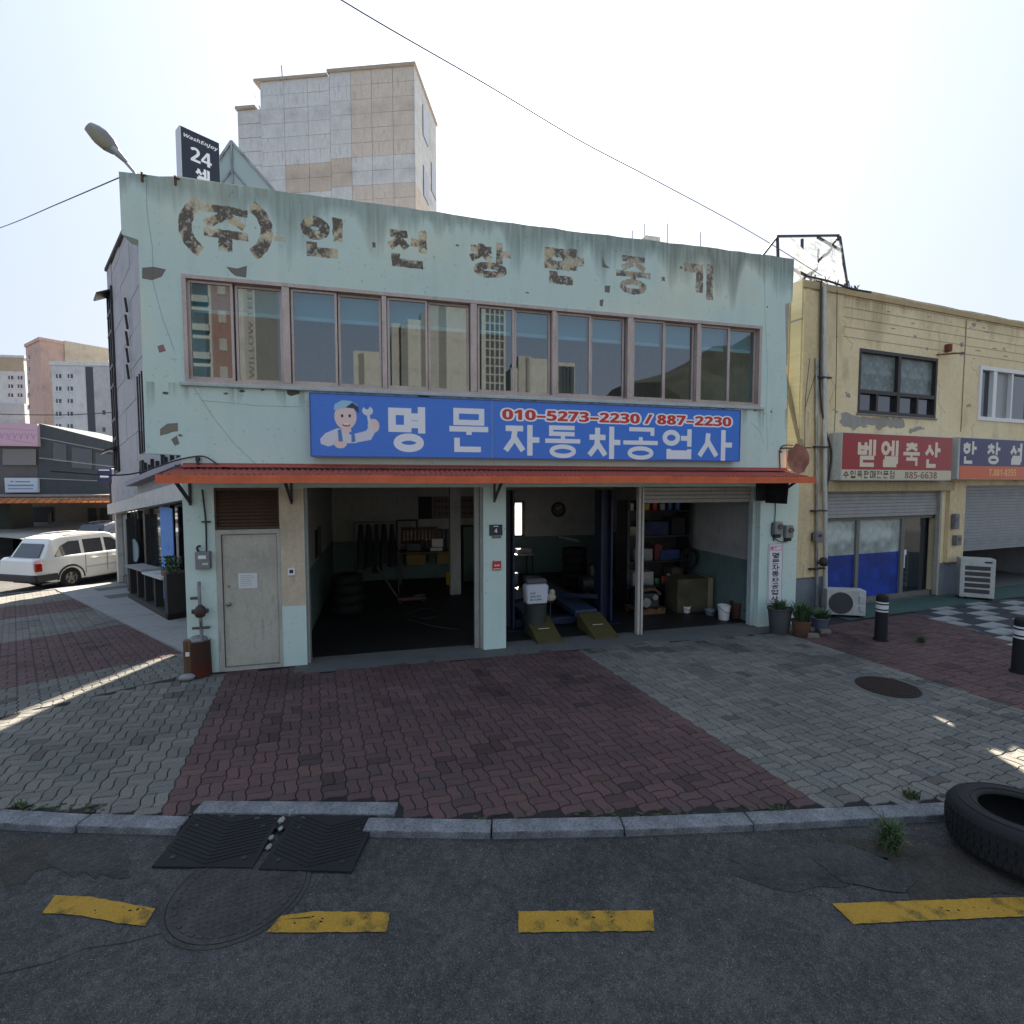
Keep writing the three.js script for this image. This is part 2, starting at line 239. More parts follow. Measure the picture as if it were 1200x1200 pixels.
// kerb line: [X, D of the back edge], stones of about a metre
const KB = [[-9.5, 4.3], [-4.21, 4.08], [-3.4, 4.02], [-2.62, 4.0], [-2.6, 3.97], [-0.16, 3.94], [0.87, 3.97], [1.9, 4.03], [2.96, 4.11], [3.6, 4.15], [4.35, 4.21], [12, 4.75]];
const kerbD = (X) => { for (let i = 1; i < KB.length; i++) if (X <= KB[i][0]) { const [a, b] = [KB[i - 1], KB[i]]; return a[1] + (b[1] - a[1]) * (X - a[0]) / (b[0] - a[0]); } return 4.75; };
{
  const pts = [[-45, -30], [45, -30], [45, 4.6], [12, 4.6]];
  for (let i = KB.length - 1; i >= 0; i--) pts.push([KB[i][0], KB[i][1] - 0.06]);
  pts.push([-45, 6]);
  const road = structure('road', flat(pts, ROAD), M.asphalt);
  // older darker repairs and the gritty strip along the gutter
  const blob = (X, D, a, b, n, wob, ang = 0) => Array.from({ length: n }, (_, i) => { const t = i / n * 2 * Math.PI, r = 1 + wob * (fbm(i * 0.9 + X * 7, D * 3, 2) - 0.5) * 2, x = a * r * Math.cos(t), y = b * r * Math.sin(t); return [X + x * Math.cos(ang) - y * Math.sin(ang), D + x * Math.sin(ang) + y * Math.cos(ang)]; });
  mesh('asphalt_patch', flat(blob(2.15, 3.52, 0.62, 0.2, 26, 0.3, 0.05), ROAD + 0.004), M.patch, road);
  mesh('asphalt_patch', flat(blob(2.5, 3.5, 0.3, 0.2, 22, 0.25, -0.4), ROAD + 0.008), M.patch, road);
  mesh('asphalt_patch', flat(blob(-3.15, 3.62, 0.42, 0.14, 22, 0.5, -0.5), ROAD + 0.004), M.patch, road);
  mesh('dirt_strip', flat(blob(3.0, 3.5, 0.62, 0.3, 30, 0.5), ROAD + 0.004), M.dirt, road).userData.kind = 'stuff';
  mesh('dirt_strip', flat(blob(-3.6, 3.55, 0.3, 0.2, 22, 0.6), ROAD + 0.003), M.dirt, road).userData.kind = 'stuff';
  const loose = []; for (let i = 0; i < 300; i++) { const X = rr(-4, 4), D = rnd() < 0.6 ? kerbD(X) - rr(0.2, 0.5) : rr(2.4, 3.9), s = rr(0.002, 0.0055); loose.push(fin(new THREE.IcosahedronGeometry(s, 0)).scale(1, 0.7, 1).rotateY(rnd() * 6).translate(X, ROAD + s * 0.5, -D)); }
  mesh('loose_grit', loose, mat([0.2, 0.19, 0.18], 0.95), road).userData.kind = 'stuff';
  // yellow dashes, a little worn, each from its corners in the photograph
  const dashes = [[[65, 1050], [108, 1052], [150, 1060], [182, 1066], [170, 1086], [140, 1083], [95, 1074], [49, 1071]], [[330, 1074], [370, 1069], [457, 1070], [453, 1093], [312, 1094]], [[607, 1069], [765, 1068], [767, 1092], [608, 1094]], [[975, 1060], [1262, 1050], [1262, 1072], [1000, 1084]]];
  for (const d of dashes) {
    const c = d.map(([x, y]) => G(x, y, ROAD)), p = [];
    c.forEach((a, i) => { const b = c[(i + 1) % c.length], n = Math.max(2, Math.round(Math.hypot(b[0] - a[0], b[1] - a[1]) / 0.03)); for (let k = 0; k < n; k++) p.push([a[0] + (b[0] - a[0]) * k / n + rr(-0.003, 0.003), a[1] + (b[1] - a[1]) * k / n + rr(-0.003, 0.003)]); });
    const holes = []; const cx = c.reduce((s, q) => s + q[0], 0) / c.length, cd = c.reduce((s, q) => s + q[1], 0) / c.length;
    const sh = new THREE.Shape(p.map(([X, D]) => new THREE.Vector2(X, D)));
    for (let k = 0; k < 7; k++) { const hx = cx + rr(-0.3, 0.3), hd = cd + rr(-0.03, 0.03), r = rr(0.004, 0.011); sh.holes.push(new THREE.Path(Array.from({ length: 6 }, (_, i) => new THREE.Vector2(hx + r * rr(0.7, 1.6) * Math.cos(-i), hd + r * rr(0.5, 1) * Math.sin(-i))))); }
    mesh('lane_marking', fin(new THREE.ShapeGeometry(sh)).rotateX(-Math.PI / 2).translate(0, ROAD + 0.0075, 0), M.yellowLine, road);
  }
  // crack running off to the lower left
  const ck = [[190, 1094], [150, 1105], [100, 1112], [60, 1128], [10, 1140], [-40, 1150]].map(([x, y]) => G(x, y, ROAD)), L = [], Rr = []; ck.forEach(([X, D], i) => { L.push([X, D + 0.003 * rr(0.4, 1.4)]); Rr.unshift([X, D - 0.002]); });
  mesh('crack', flat([...Rr, ...L].reverse().reverse(), ROAD + 0.0035), M.joint, road);
}
{ // kerb stones
  const kerb = new THREE.Group(); kerb.name = 'kerb'; kerb.userData.kind = 'structure'; scene.add(kerb);
  const stone = (a, b, w, h, dy = 0) => {
    const L = Math.hypot(b[0] - a[0], b[1] - a[1]), g = rb(0.004, L - 0.004, -0.2, h, 0, w, 0.012), o = mesh('kerb_stone', g, M.granite, kerb);
    o.position.set(a[0], dy, -a[1]); o.rotation.y = Math.atan2(b[1] - a[1], b[0] - a[0]) + rr(-0.006, 0.006); return o;
  };
  const cut = (a, b, n) => { for (let i = 0; i < n; i++) { const p = (t) => [a[0] + (b[0] - a[0]) * t, a[1] + (b[1] - a[1]) * t]; stone(p(i / n), p((i + 1) / n), 0.16, 0.006 + rr(0, 0.006)); } };
  cut([-9.5, 4.3], [-4.21, 4.08], 5); stone([-4.21, 4.08], [-3.42, 4.02], 0.16, 0.008); stone([-3.42, 4.02], [-2.6, 3.99], 0.15, 0.01);
  stone([-2.6, 4.17], [-0.95, 4.16], 0.155, 0.022);
  stone([-1.16, 3.975], [-0.16, 3.95], 0.155, 0.008); stone([-0.16, 3.95], [0.87, 3.98], 0.155, 0.012); stone([0.87, 3.98], [1.9, 4.04], 0.155, 0.008); stone([1.9, 4.04], [2.96, 4.12], 0.155, 0.011); stone([2.96, 4.12], [3.98, 4.19], 0.155, 0.009);
  cut([3.98, 4.19], [12, 4.75], 8);
}
// wavy interlocking pavers in basket weave; the wave repeats with the cell, so four shapes serve the whole field
const CELL = 0.205, WAVE = 0.0105;
function paverGeo(x0, x1, t0, t1) {
  const p = [], n = 5, wv = (a) => WAVE * Math.sin(2 * Math.PI * a / CELL);
  const side = (a, b) => { for (let i = 0; i < n; i++) { const x = a[0] + (b[0] - a[0]) * i / n, t = a[1] + (b[1] - a[1]) * i / n; p.push([x + wv(t), t + wv(x)]); } };
  side([x0, t0], [x1, t0]); side([x1, t0], [x1, t1]); side([x1, t1], [x0, t1]); side([x0, t1], [x0, t0]);
  const cx = (x0 + x1) / 2, ct = (t0 + t1) / 2, N = p.length, hw = (x1 - x0) / 2, ht = (t1 - t0) / 2;
  const ring = (in_, y) => p.map(([x, t]) => [cx + (x - cx) * (1 - in_ / hw), y, -(ct + (t - ct) * (1 - in_ / ht))]);
  const A = ring(0.0075, 0), B = ring(0.0038, -0.005), C = ring(0.0038, -0.02), pos = [], c = [cx + wv(ct), 0, -(ct + wv(cx))];
  for (let i = 0; i < N; i++) { const j = (i + 1) % N; pos.push(...c, ...A[i], ...A[j], ...A[i], ...B[i], ...B[j], ...A[i], ...B[j], ...A[j], ...B[i], ...C[i], ...C[j], ...B[i], ...C[j], ...B[j]); }
  const g = new THREE.BufferGeometry(); g.setAttribute('position', new THREE.BufferAttribute(new Float32Array(pos), 3)); g.computeVertexNormals(); return uvm(g);
}
const H2 = CELL / 2, PAV = [paverGeo(0, CELL, 0, H2), paverGeo(0, CELL, H2, CELL), paverGeo(0, H2, 0, CELL), paverGeo(H2, CELL, 0, CELL)];
const pavMat = mat([1, 1, 1], 0.9, { map: T.fine, bumpMap: T.bump, bumpScale: 0.0015 });
const GREY = [0.236, 0.226, 0.200], RED = [0.160, 0.086, 0.084];
const pavTone = []; const toneMat = (c) => { const q = c.map((v) => Math.round(v * 90) / 90 + 0.004), key = q.map((v) => v.toFixed(3)).join(); return pavTone[key] ??= Object.assign(pavMat.clone(), { color: lin(...q) }); };
function paverColour(base, X, D, k) { // dirt and wear of single stones, oil by the workshop door
  const a = fbm(X * 0.9 + 3, D * 0.9, 4), b = hash(Math.round(X * 71), Math.round(D * 67) + k), oil = clamp((fbm(X * 2.2 + 40, D * 2.2, 4) - 0.5) * 5) * clamp(1 - Math.abs(FA.loc(X, D)[1] - 0.9) / 2.4) * (X > -0.5 && X < 6 ? 1 : 0.45);
  const drip = clamp((fbm(X * 3.1 + 90, D * 3.1 + 5, 3) - 0.66) * 9) * 0.45, f = (1 - drip) * (0.72 + 0.55 * a) * (0.85 + 0.3 * b) * (1 - 0.62 * oil), w = 0.06 * (b - 0.5); return [base[0] * f * (1 + w), base[1] * f, base[2] * f * (1 - w)];
}
function layPavers(parent, list, single) { // the ones that show largest are meshes of their own, the rest one field
  list.sort((a, b) => b.size - a.size);
  list.slice(0, single).forEach((p) => { const o = new THREE.Mesh(PAV[p.kind], toneMat(p.col)); o.name = 'paver'; o.castShadow = o.receiveShadow = true; o.applyMatrix4(p.m); parent.add(o); });
  const rest = list.slice(single);
  PAV.forEach((g, k) => {
    const mine = rest.filter((p) => p.kind === k); if (!mine.length) return;
    const im = new THREE.InstancedMesh(g, pavMat, mine.length); im.name = 'paver_field'; im.userData.kind = 'stuff'; im.castShadow = im.receiveShadow = true;
    mine.forEach((p, i) => { im.setMatrixAt(i, p.m); im.setColorAt(i, lin(...p.col)); }); parent.add(im);
  });
}
const MAN = G(1040, 804), TILE = { s0: 10.4, t0: 5.2 };
const tilePoly = [G(1068, 716), G(1170, 748), G(1330, 800), G(1330, 700), G(1130, 703)];
const inside = (p, poly) => { let c = false; for (let i = 0, j = poly.length - 1; i < poly.length; j = i++) if ((poly[i][1] > p[1]) !== (poly[j][1] > p[1]) && p[0] < (poly[j][0] - poly[i][0]) * (p[1] - poly[i][1]) / (poly[j][1] - poly[i][1]) + poly[i][0]) c = !c; return c; };
{
  const pts = KB.slice(1).map(([X, D]) => [X, D - 0.1]); pts.unshift([-7.5, 4.0]); pts.push([30, 5.5], [30, 21], [14, 16.5], [10, 12.1]);
  const end = FA.at(10.3, 0, -0.2), st = FA.at(-0.3, 0, -0.2); pts.push([end.x, -end.z], [st.x, -st.z], [SEAM[0], SEAM[1]]);
  for (const e of [1, 3, 4.1]) { const q = QE(0, e); pts.push([q.x, -q.z]); }
  const pavement = structure('pavement', flat(pts, -0.011), M.joint);
  const list = [], rot = new THREE.Matrix4().makeRotationY(R(21));
  for (let i = -38; i < 64; i++) for (let j = -2; j < 52; j++) for (let k = 0; k < 2; k++) {
    const kind = (i + j) & 1 ? 2 + k : k, cs = (i + 0.25 + 0.5 * (kind === 3 ? 1 : kind === 2 ? 0 : 0.5)) * CELL, ct = (j + 0.25 + 0.5 * (kind === 1 ? 1 : kind === 0 ? 0 : 0.5)) * CELL;
    const w = PV.at(cs, 0, -ct), X = w.x, D = -w.z, [u, out] = FA.loc(X, D), [u2, out2] = YE.loc(X, D), [q] = qe(X, D);
    if (X < -7.2 || X > 9.5 || D < kerbD(X) + (X > -2.6 && X < -0.95 ? 0.24 : 0.05)) continue;
    if (X < -3.9 && q > -0.06) continue;
    if (u < 1.3 ? out < 0.03 : u < 10.1 ? out < 0.34 : false) continue;
    if (out2 < 0.9 && X > 5) continue;
    if (Math.hypot(X - MAN[0], D - MAN[1]) < 0.47 || inside([X, D], tilePoly)) continue;
    const base = i < -6 ? GREY : i < 19 ? RED : i < 38 ? GREY : RED;
    const p = PV.at(i * CELL, rr(-0.0025, 0.0025) - (rnd() < 0.04 ? 0.005 : 0), -j * CELL);
    const m = new THREE.Matrix4().makeTranslation(p.x, p.y, p.z).multiply(rot).multiply(new THREE.Matrix4().makeRotationX(rr(-0.008, 0.008)));
    const vis = Math.abs(X) < D * 0.99 ? 1 : 0;
    list.push({ kind, m, col: paverColour(base, X, D, k), size: vis / D });
  }
  layPavers(pavement, list, 300);
  // moss and dirt in joints near the kerb
  const moss = []; for (let i = 0; i < 260; i++) { const X = rr(-4.2, 4.4), D = kerbD(X) + rr(0, 0.12), s = rr(0.006, 0.02); if (fbm(X * 2, 1, 2) < 0.5) continue; moss.push(fin(new THREE.IcosahedronGeometry(s, 0)).scale(1.4, 0.35, 1).translate(X, 0.001, -D)); }
  mesh('moss', moss, mat([0.045, 0.06, 0.025], 1), pavement).userData.kind = 'stuff';
}
{ // side pavement falling away to the side street, with red and grey bands
  const s = QE(0, -1.6), sp2 = structure('side_pavement', quads([[[...QE(0, -1.6, -0.012)], [...QE(0, 7, -0.012)], [...QE(16, 7, -0.012)], [...QE(16, -3.5, -0.012)]]]), M.joint);
  const x3 = QE(1, 0).sub(QE(0, 0)).normalize(), z3 = QE(0, 1).sub(QE(0, 0)).normalize(); let y3 = new THREE.Vector3().crossVectors(z3, x3).normalize(); const flip = y3.y < 0; if (flip) y3.negate();
  const list = [];
  // local +x of a paver runs down the slope, local -z towards the shops
  for (let i = 0; i < 82; i++) for (let j = -16; j < 13; j++) for (let k = 0; k < 2; k++) {
    const kind = (i + j) & 1 ? 2 + k : k, q = (i + 0.5) * CELL, e = (0.5 - j) * CELL;
    const edge = -0.33 + 0.98 * (q - 1.45) / 15; if (e < edge - 0.08 || q > 15.9) continue;
    const base = q < 1.48 ? GREY : q < 5.6 ? RED : q < 9.2 ? GREY : q < 12.1 ? RED : GREY, o = QE(i * CELL, -j * CELL, rr(-0.002, 0.002));
    const m = new THREE.Matrix4().makeBasis(x3, y3, new THREE.Vector3().crossVectors(x3, y3)); m.setPosition(o);
    const z = m.elements; // keep -z towards the shops
    const w = QE(q, e), vis = w.x > w.z * 0.99 ? 1 : 0;
    list.push({ kind, m, col: paverColour(base, w.x, -w.z, k), size: vis / -w.z });
  }
  layPavers(sp2, list, 120);
  // concrete apron of the shop, a few centimetres proud, with darker mats of stone
  const ap = (pts, y, t) => { const top = pts.map(([q, e]) => QE(q, e, y)), bot = pts.map(([q, e]) => QE(q, e, y - t)), L = []; for (let i = 0; i < pts.length; i++) { const j = (i + 1) % pts.length; L.push([[...top[i]], [...top[j]], [...bot[j]], [...bot[i]]]); } L.push([[...top[0]], [...top[3]], [...top[2]], [...top[1]]]); return quads(L); };
  const apron = structure('shop_apron', [ap([[1.3, -0.33], [6.2, -0.02], [6.2, -1.6], [1.3, -1.6]], 0.03, 0.1), ap([[6.22, -0.02], [15.8, 0.6], [15.8, -2], [6.22, -2]], 0.03, 0.1)], M.conc);
  mesh('stone_inlay', ap([[10.6, -0.35], [11.6, -0.3], [11.6, -1.5], [10.6, -1.5]], 0.036, 0.02), M.concDark, apron);
  mesh('stone_inlay', ap([[13.4, -0.35], [14.3, -0.3], [14.3, -1.5], [13.4, -1.5]], 0.036, 0.02), M.concDark, apron);
  structure('side_kerb', quads([[[...QE(16, -3.5, 0.02)], [...QE(16, 7, 0.02)], [...QE(16.2, 7, 0.034)], [...QE(16.2, -3.5, 0.034)]], [[...QE(16.2, -3.5, 0.034)], [...QE(16.2, 7, 0.034)], [...QE(16.2, 7, -0.15)], [...QE(16.2, -3.5, -0.15)]]]), M.granite);
}
// concrete threshold along the workshop doors; yard behind the shops
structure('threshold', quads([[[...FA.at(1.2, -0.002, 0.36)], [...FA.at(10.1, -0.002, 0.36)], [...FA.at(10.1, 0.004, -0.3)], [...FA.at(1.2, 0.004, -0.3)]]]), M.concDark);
structure('yard', flat([[-5.0, 9], [5.2, 10.5], [30, 18], [60, 60], [-40, 60], [-40, 32], [-5, 16]], -0.03), dirty([0.35, 0.33, 0.3], 0.9, 4));
{ // black and white tiles in front of the yellow shops
  const o = structure('tiled_forecourt', flat(tilePoly, -0.006), M.concDark);
  const tg = uvm(rb(0, 0.292, -0.02, 0, -0.292, 0, 0.004)), mats = [mat([0.30, 0.31, 0.30], 0.8, { map: T.mottle }), mat([0.03, 0.033, 0.045], 0.8, { map: T.mottle }), mat([0.27, 0.17, 0.05], 0.85, { map: T.mottle })];
  for (let i = 0; i < 30; i++) for (let j = 0; j < 24; j++) {
    const c = PV.at(6.5 + (i + 0.5) * 0.3, 0, -(2.5 + (j + 0.5) * 0.3)), q = [c.x, -c.z];
    if (!inside(q, tilePoly) || q[0] > 13 || q[0] / q[1] > 1.12) continue;
    const dark = ((i + 2 * (j & 1) + (j >> 1)) % 4) < 2, yel = j < 7 && i > 13 && j > 4;
    const t = new THREE.Mesh(tg, mats[yel ? 2 : dark ? 1 : 0]); t.name = 'tile'; t.castShadow = t.receiveShadow = true; const w = PV.at(6.5 + i * 0.3, rr(-0.001, 0.002), -(2.5 + j * 0.3)); t.position.copy(w); t.rotation.y = R(21); o.add(t);
  }
  const pts = [YE.at(-0.4, 0.004, 0.02), YE.at(9, 0.004, 0.02), YE.at(9, 0.004, 1.0), YE.at(4.2, 0.004, 0.75), YE.at(-0.4, 0.004, 0.8)];
  structure('green_doorstep', flat(pts.map((p) => [p.x, -p.z]).reverse(), 0.004), dirty([0.05, 0.11, 0.09], 0.85, 1.3));
}

// ---------------------------------------------------------------- mint repair shop (local x along the front, z out towards the street)
const shop = onF('repair_shop', 'two storey pale mint shop with peeling lettering and an open workshop below', 'building');
const WIN = [-0.11, 9.14, 4.06, 5.5], OPEN_TOP = 2.62;
function wallTexture() {
  const w = 2048, h = 1324, u0 = -0.9, v1 = 6.95, ppm = w / 10.75, U = (u) => (u - u0) * ppm, V = (v) => (v1 - v) * ppm;
  const [c, x] = canvas(w, h); const im = x.createImageData(w, h), d = im.data;
  for (let j = 0; j < h; j++) for (let i = 0; i < w; i++) {
    const u = u0 + i / ppm, v = v1 - j / ppm, a = fbm(u * 1.3, v * 1.3, 4), b = fbm(u * 7 + 5, v * 1.1, 4), f = fbm(u * 22, v * 22, 3), s = hash(i, j);
    // grey algae runs hanging from the coping: separate streaks of uneven length
    const len = 0.10 + 1.15 * Math.pow(fbm(u * 3.3 + 11, 3.7, 3), 2.4) + 0.35 * clamp((fbm(u * 17, 0.3, 3) - 0.5) * 3) * fbm(u * 1.1, 9, 2), dep = 6.76 - v;
    let run = dep > 0 && dep < len * 1.6 ? clamp(1.5 - dep / len * 1.1) * (0.35 + 0.75 * fbm(u * 30, v * 2.2, 3)) : 0;
    run *= 0.75 + 0.35 * clamp((u - 3) / 5);
    const under = v < 4.05 && v > 3.2 ? clamp((fbm(u * 14, 2.2, 3) - 0.53) * 6) * clamp(1 - (4.05 - v) / (0.1 + 0.6 * fbm(u * 3, 5, 2))) : 0;
    const damp = clamp((a - 0.55) * 3.2) * 0.5, dust = clamp((b - 0.5) * 2) * 0.35;
    const speck = f > 0.78 ? (f - 0.78) * 4 : 0;
    let r = 190 + 16 * (a - 0.5) + 7 * s, g = 209 + 12 * (a - 0.5) + 7 * s, bl = 201 + 12 * (a - 0.5) + 7 * s;
    const warm = clamp((fbm(u * 0.8 + 20, v * 0.8 + 4, 3) - 0.5) * 3); r += 14 * warm; g += 3 * warm; bl -= 7 * warm;
    const k = clamp(run * 0.62 + under * 0.4 + speck * 0.5 + dust * 0.16 + damp * 0.12, 0, 0.85);
    const q = 4 * (j * w + i); d[q] = r + (88 - r) * k; d[q + 1] = g + (94 - g) * k; d[q + 2] = bl + (86 - bl) * k; d[q + 3] = 255;
  }
  x.putImageData(im, 0, 0);
  // lost paint: ragged holes showing the older coats
  const ragged = (u, v, a, b, col, n = 14) => { x.fillStyle = col; x.beginPath(); for (let i = 0; i < n; i++) { const t = i / n * 6.283, r = rr(0.6, 1.15); x[i ? 'lineTo' : 'moveTo'](U(u + a * r * Math.cos(t)), V(v + b * r * Math.sin(t))); } x.closePath(); x.fill(); x.strokeStyle = 'rgba(70,66,60,.5)'; x.lineWidth = 1.2; x.stroke(); };
  const poly = (pts, col) => { x.fillStyle = col; x.beginPath(); pts.forEach(([px, py], i) => { const [u, v] = FA.px(px, py); x[i ? 'lineTo' : 'moveTo'](U(u), V(v)); }); x.closePath(); x.fill(); x.strokeStyle = 'rgba(60,58,54,.55)'; x.lineWidth = 1.5; x.stroke(); };
  const CEM = 'rgb(118,112,105)';
  poly([[167, 314], [180, 313], [194, 316], [189, 324], [178, 328], [167, 326]], CEM); poly([[266, 313], [278, 315], [289, 312], [288, 325], [276, 323], [271, 319]], CEM);
  poly([[185, 406], [191, 404], [194, 411], [187, 413]], 'rgb(150,110,108)'); poly([[188, 503], [196, 497], [208, 496], [208, 505], [201, 506], [197, 508], [188, 510]], 'rgb(128,122,108)'); poly([[201, 515], [207, 511], [210, 520], [205, 522]], CEM);
  poly([[336, 457], [350, 456], [351, 461], [341, 464], [337, 462]], 'rgb(84,78,72)'); poly([[490, 463], [503, 463], [503, 467], [490, 466]], 'rgb(60,58,56)'); poly([[703, 302], [706, 310], [711, 314], [703, 313]].map(([a, b]) => [a + 3, b]), CEM); poly([[709, 335], [715, 335], [714, 343], [709, 342]], CEM); poly([[703, 352], [707, 351], [706, 359], [703, 358]], CEM);
  for (let i = 0; i < 24; i++) { const u = rr(-0.5, 9.7), near = rnd(); const v = near < 0.45 ? 4.03 + rr(-0.05, 0.01) : near < 0.7 ? rr(2.95, 4) : rr(5.6, 6.5); ragged(u, v, rr(0.01, 0.05), rr(0.008, 0.025), rnd() < 0.5 ? CEM : 'rgb(80,76,70)', 9); }
  // the painted-over company name, its paint flaking off in the shape of the letters
  const [lc, lx] = canvas(w, 420); lx.strokeStyle = lx.fillStyle = '#000';
  const put = (ch, p0, p1, lw = 0.14) => { const [ua, va] = FA.px(...p0), [ub, vb] = FA.px(...p1); syllable(lx, ch, U(ua), V(va), (ub - ua) * ppm, (va - vb) * ppm, lw * ppm); };
  { const st = (w, ...q) => { lx.lineWidth = w * ppm; lx.lineCap = 'butt'; lx.beginPath(); q.forEach(([px, py], i) => { const [u, v] = FA.px(px, py); lx[i ? 'lineTo' : 'moveTo'](U(u), V(v)); }); lx.stroke(); }; st(0.1, [236, 243], [262, 245.5], [290, 251]); st(0.11, [264, 249], [257, 256], [240, 262]); st(0.1, [262, 250], [272, 258], [287, 267]); st(0.11, [239, 271], [291, 278]); st(0.17, [264.5, 277], [264.5, 294]); } put('인', [352, 250], [404, 304]); put('전', [452, 266], [502, 316]); put('창', [548, 280], [598, 328], 0.125); put('만', [638, 288], [684, 336]); put('중', [722, 298], [762, 347], 0.115); put('기', [798, 306], [837, 352]);
  lx.lineWidth = 0.16 * ppm; for (const [sx, cx] of [[1, 238], [-1, 293]]) { const [u, v] = FA.px(cx + 12 * sx, 268); lx.beginPath(); const rX = 0.34 * ppm, rY = 0.36 * ppm; lx.ellipse(U(u), V(v), rX, rY, 0, sx > 0 ? 2.05 : -1.1, sx > 0 ? 4.25 : 1.1); lx.stroke(); }
  const dash = (px, py, a, b) => { const [u, v] = FA.px(px, py); lx.fillRect(U(u) - a * ppm, V(v) - b * ppm, 2 * a * ppm, 2 * b * ppm); };
  dash(328, 280, 0.07, 0.03); dash(438, 287, 0.02, 0.035); dash(777, 327, 0.03, 0.035);
  const A = lx.getImageData(0, 0, w, 420).data, B = x.getImageData(0, 0, w, 420), bd = B.data;
  for (let j = 3; j < 417; j++) for (let i = 3; i < w - 3; i++) {
    const u = u0 + i / ppm, v = v1 - j / ppm, ox = Math.round(2.2 * (fbm(u * 17, v * 17, 3) - 0.5) * 2), oy = Math.round(2.2 * (fbm(u * 17 + 30, v * 17, 3) - 0.5) * 2), q = 4 * (j * w + i), in_ = A[4 * (Math.min(419, j + oy) * w + i + ox) + 3] > 90;
    if (!in_) continue;
    const cell = fbm(u * 5.5 + 2, v * 5.5, 4), kind = cell + 0.12 * (fbm(u * 26, v * 26, 2) - 0.5), lost = fbm(u * 9 + 60, v * 9, 3) > 0.9;
    if (lost) continue;
    const n = 18 * (hash(i, j) - 0.5) + 30 * (fbm(u * 40, v * 40, 2) - 0.5);
    const fade = clamp((u - 4.2) / 2.5), cr = [[196, 180, 148], [166, 156, 142]], dk = [[104, 94, 84], [116, 107, 99]];
    const t = clamp((fbm(u * 8 + 2, v * 8, 5) - 0.5) * 7 + 0.28), rim = fbm(u * 30 + 8, v * 30, 3) > 0.64 ? 0.55 : 0; for (let k = 0; k < 3; k++) { const c = dk[0][k] + (dk[1][k] - dk[0][k]) * fade + (cr[0][k] - dk[0][k]) * t * (1 - 0.45 * fade); bd[q + k] = c + (bd[q + k] - c) * rim + n; }
  }
  x.putImageData(B, 0, 0);
  // fine cracks
  x.strokeStyle = 'rgba(70,80,76,.55)'; x.lineWidth = 1.1; const crack = (pts) => { x.beginPath(); pts.forEach(([px, py], i) => { const [u, v] = FA.px(px, py); x[i ? 'lineTo' : 'moveTo'](U(u) + rr(-1.5, 1.5), V(v) + rr(-1.5, 1.5)); }); x.stroke(); };
  crack([[171, 210], [173, 250], [178, 290], [180, 330], [190, 370], [205, 410]]); crack([[228, 455], [250, 490], [275, 520], [300, 545]]); crack([[236, 470], [272, 472], [300, 475], [350, 476]]); crack([[896, 320], [897, 380], [900, 430], [898, 480], [900, 530]]); crack([[880, 495], [890, 505], [896, 520]]);
  const t = ctex(c); t.userData = { u0, v1, ppm, w, h }; return t;
}
const wallTex = wallTexture();
M.mint = mat([1, 1, 1], 0.9, { map: wallTex, bumpMap: sized(T.bump, 0.06), bumpScale: 0.003 });
M.mint.bumpMap.repeat.set(14, 9);
function wallUV(g) { const p = g.attributes.position, uv = new Float32Array(p.count * 2); for (let i = 0; i < p.count; i++) { uv[2 * i] = clamp((p.getX(i) + 0.9 + (p.getZ(i) + 0.0) * 0.2) / 10.75, 0.001, 0.999); uv[2 * i + 1] = clamp(1 - (6.95 - p.getY(i)) / (1324 / (2048 / 10.75)), 0.001, 0.999); } g.setAttribute('uv', new THREE.BufferAttribute(uv, 2)); return g; }
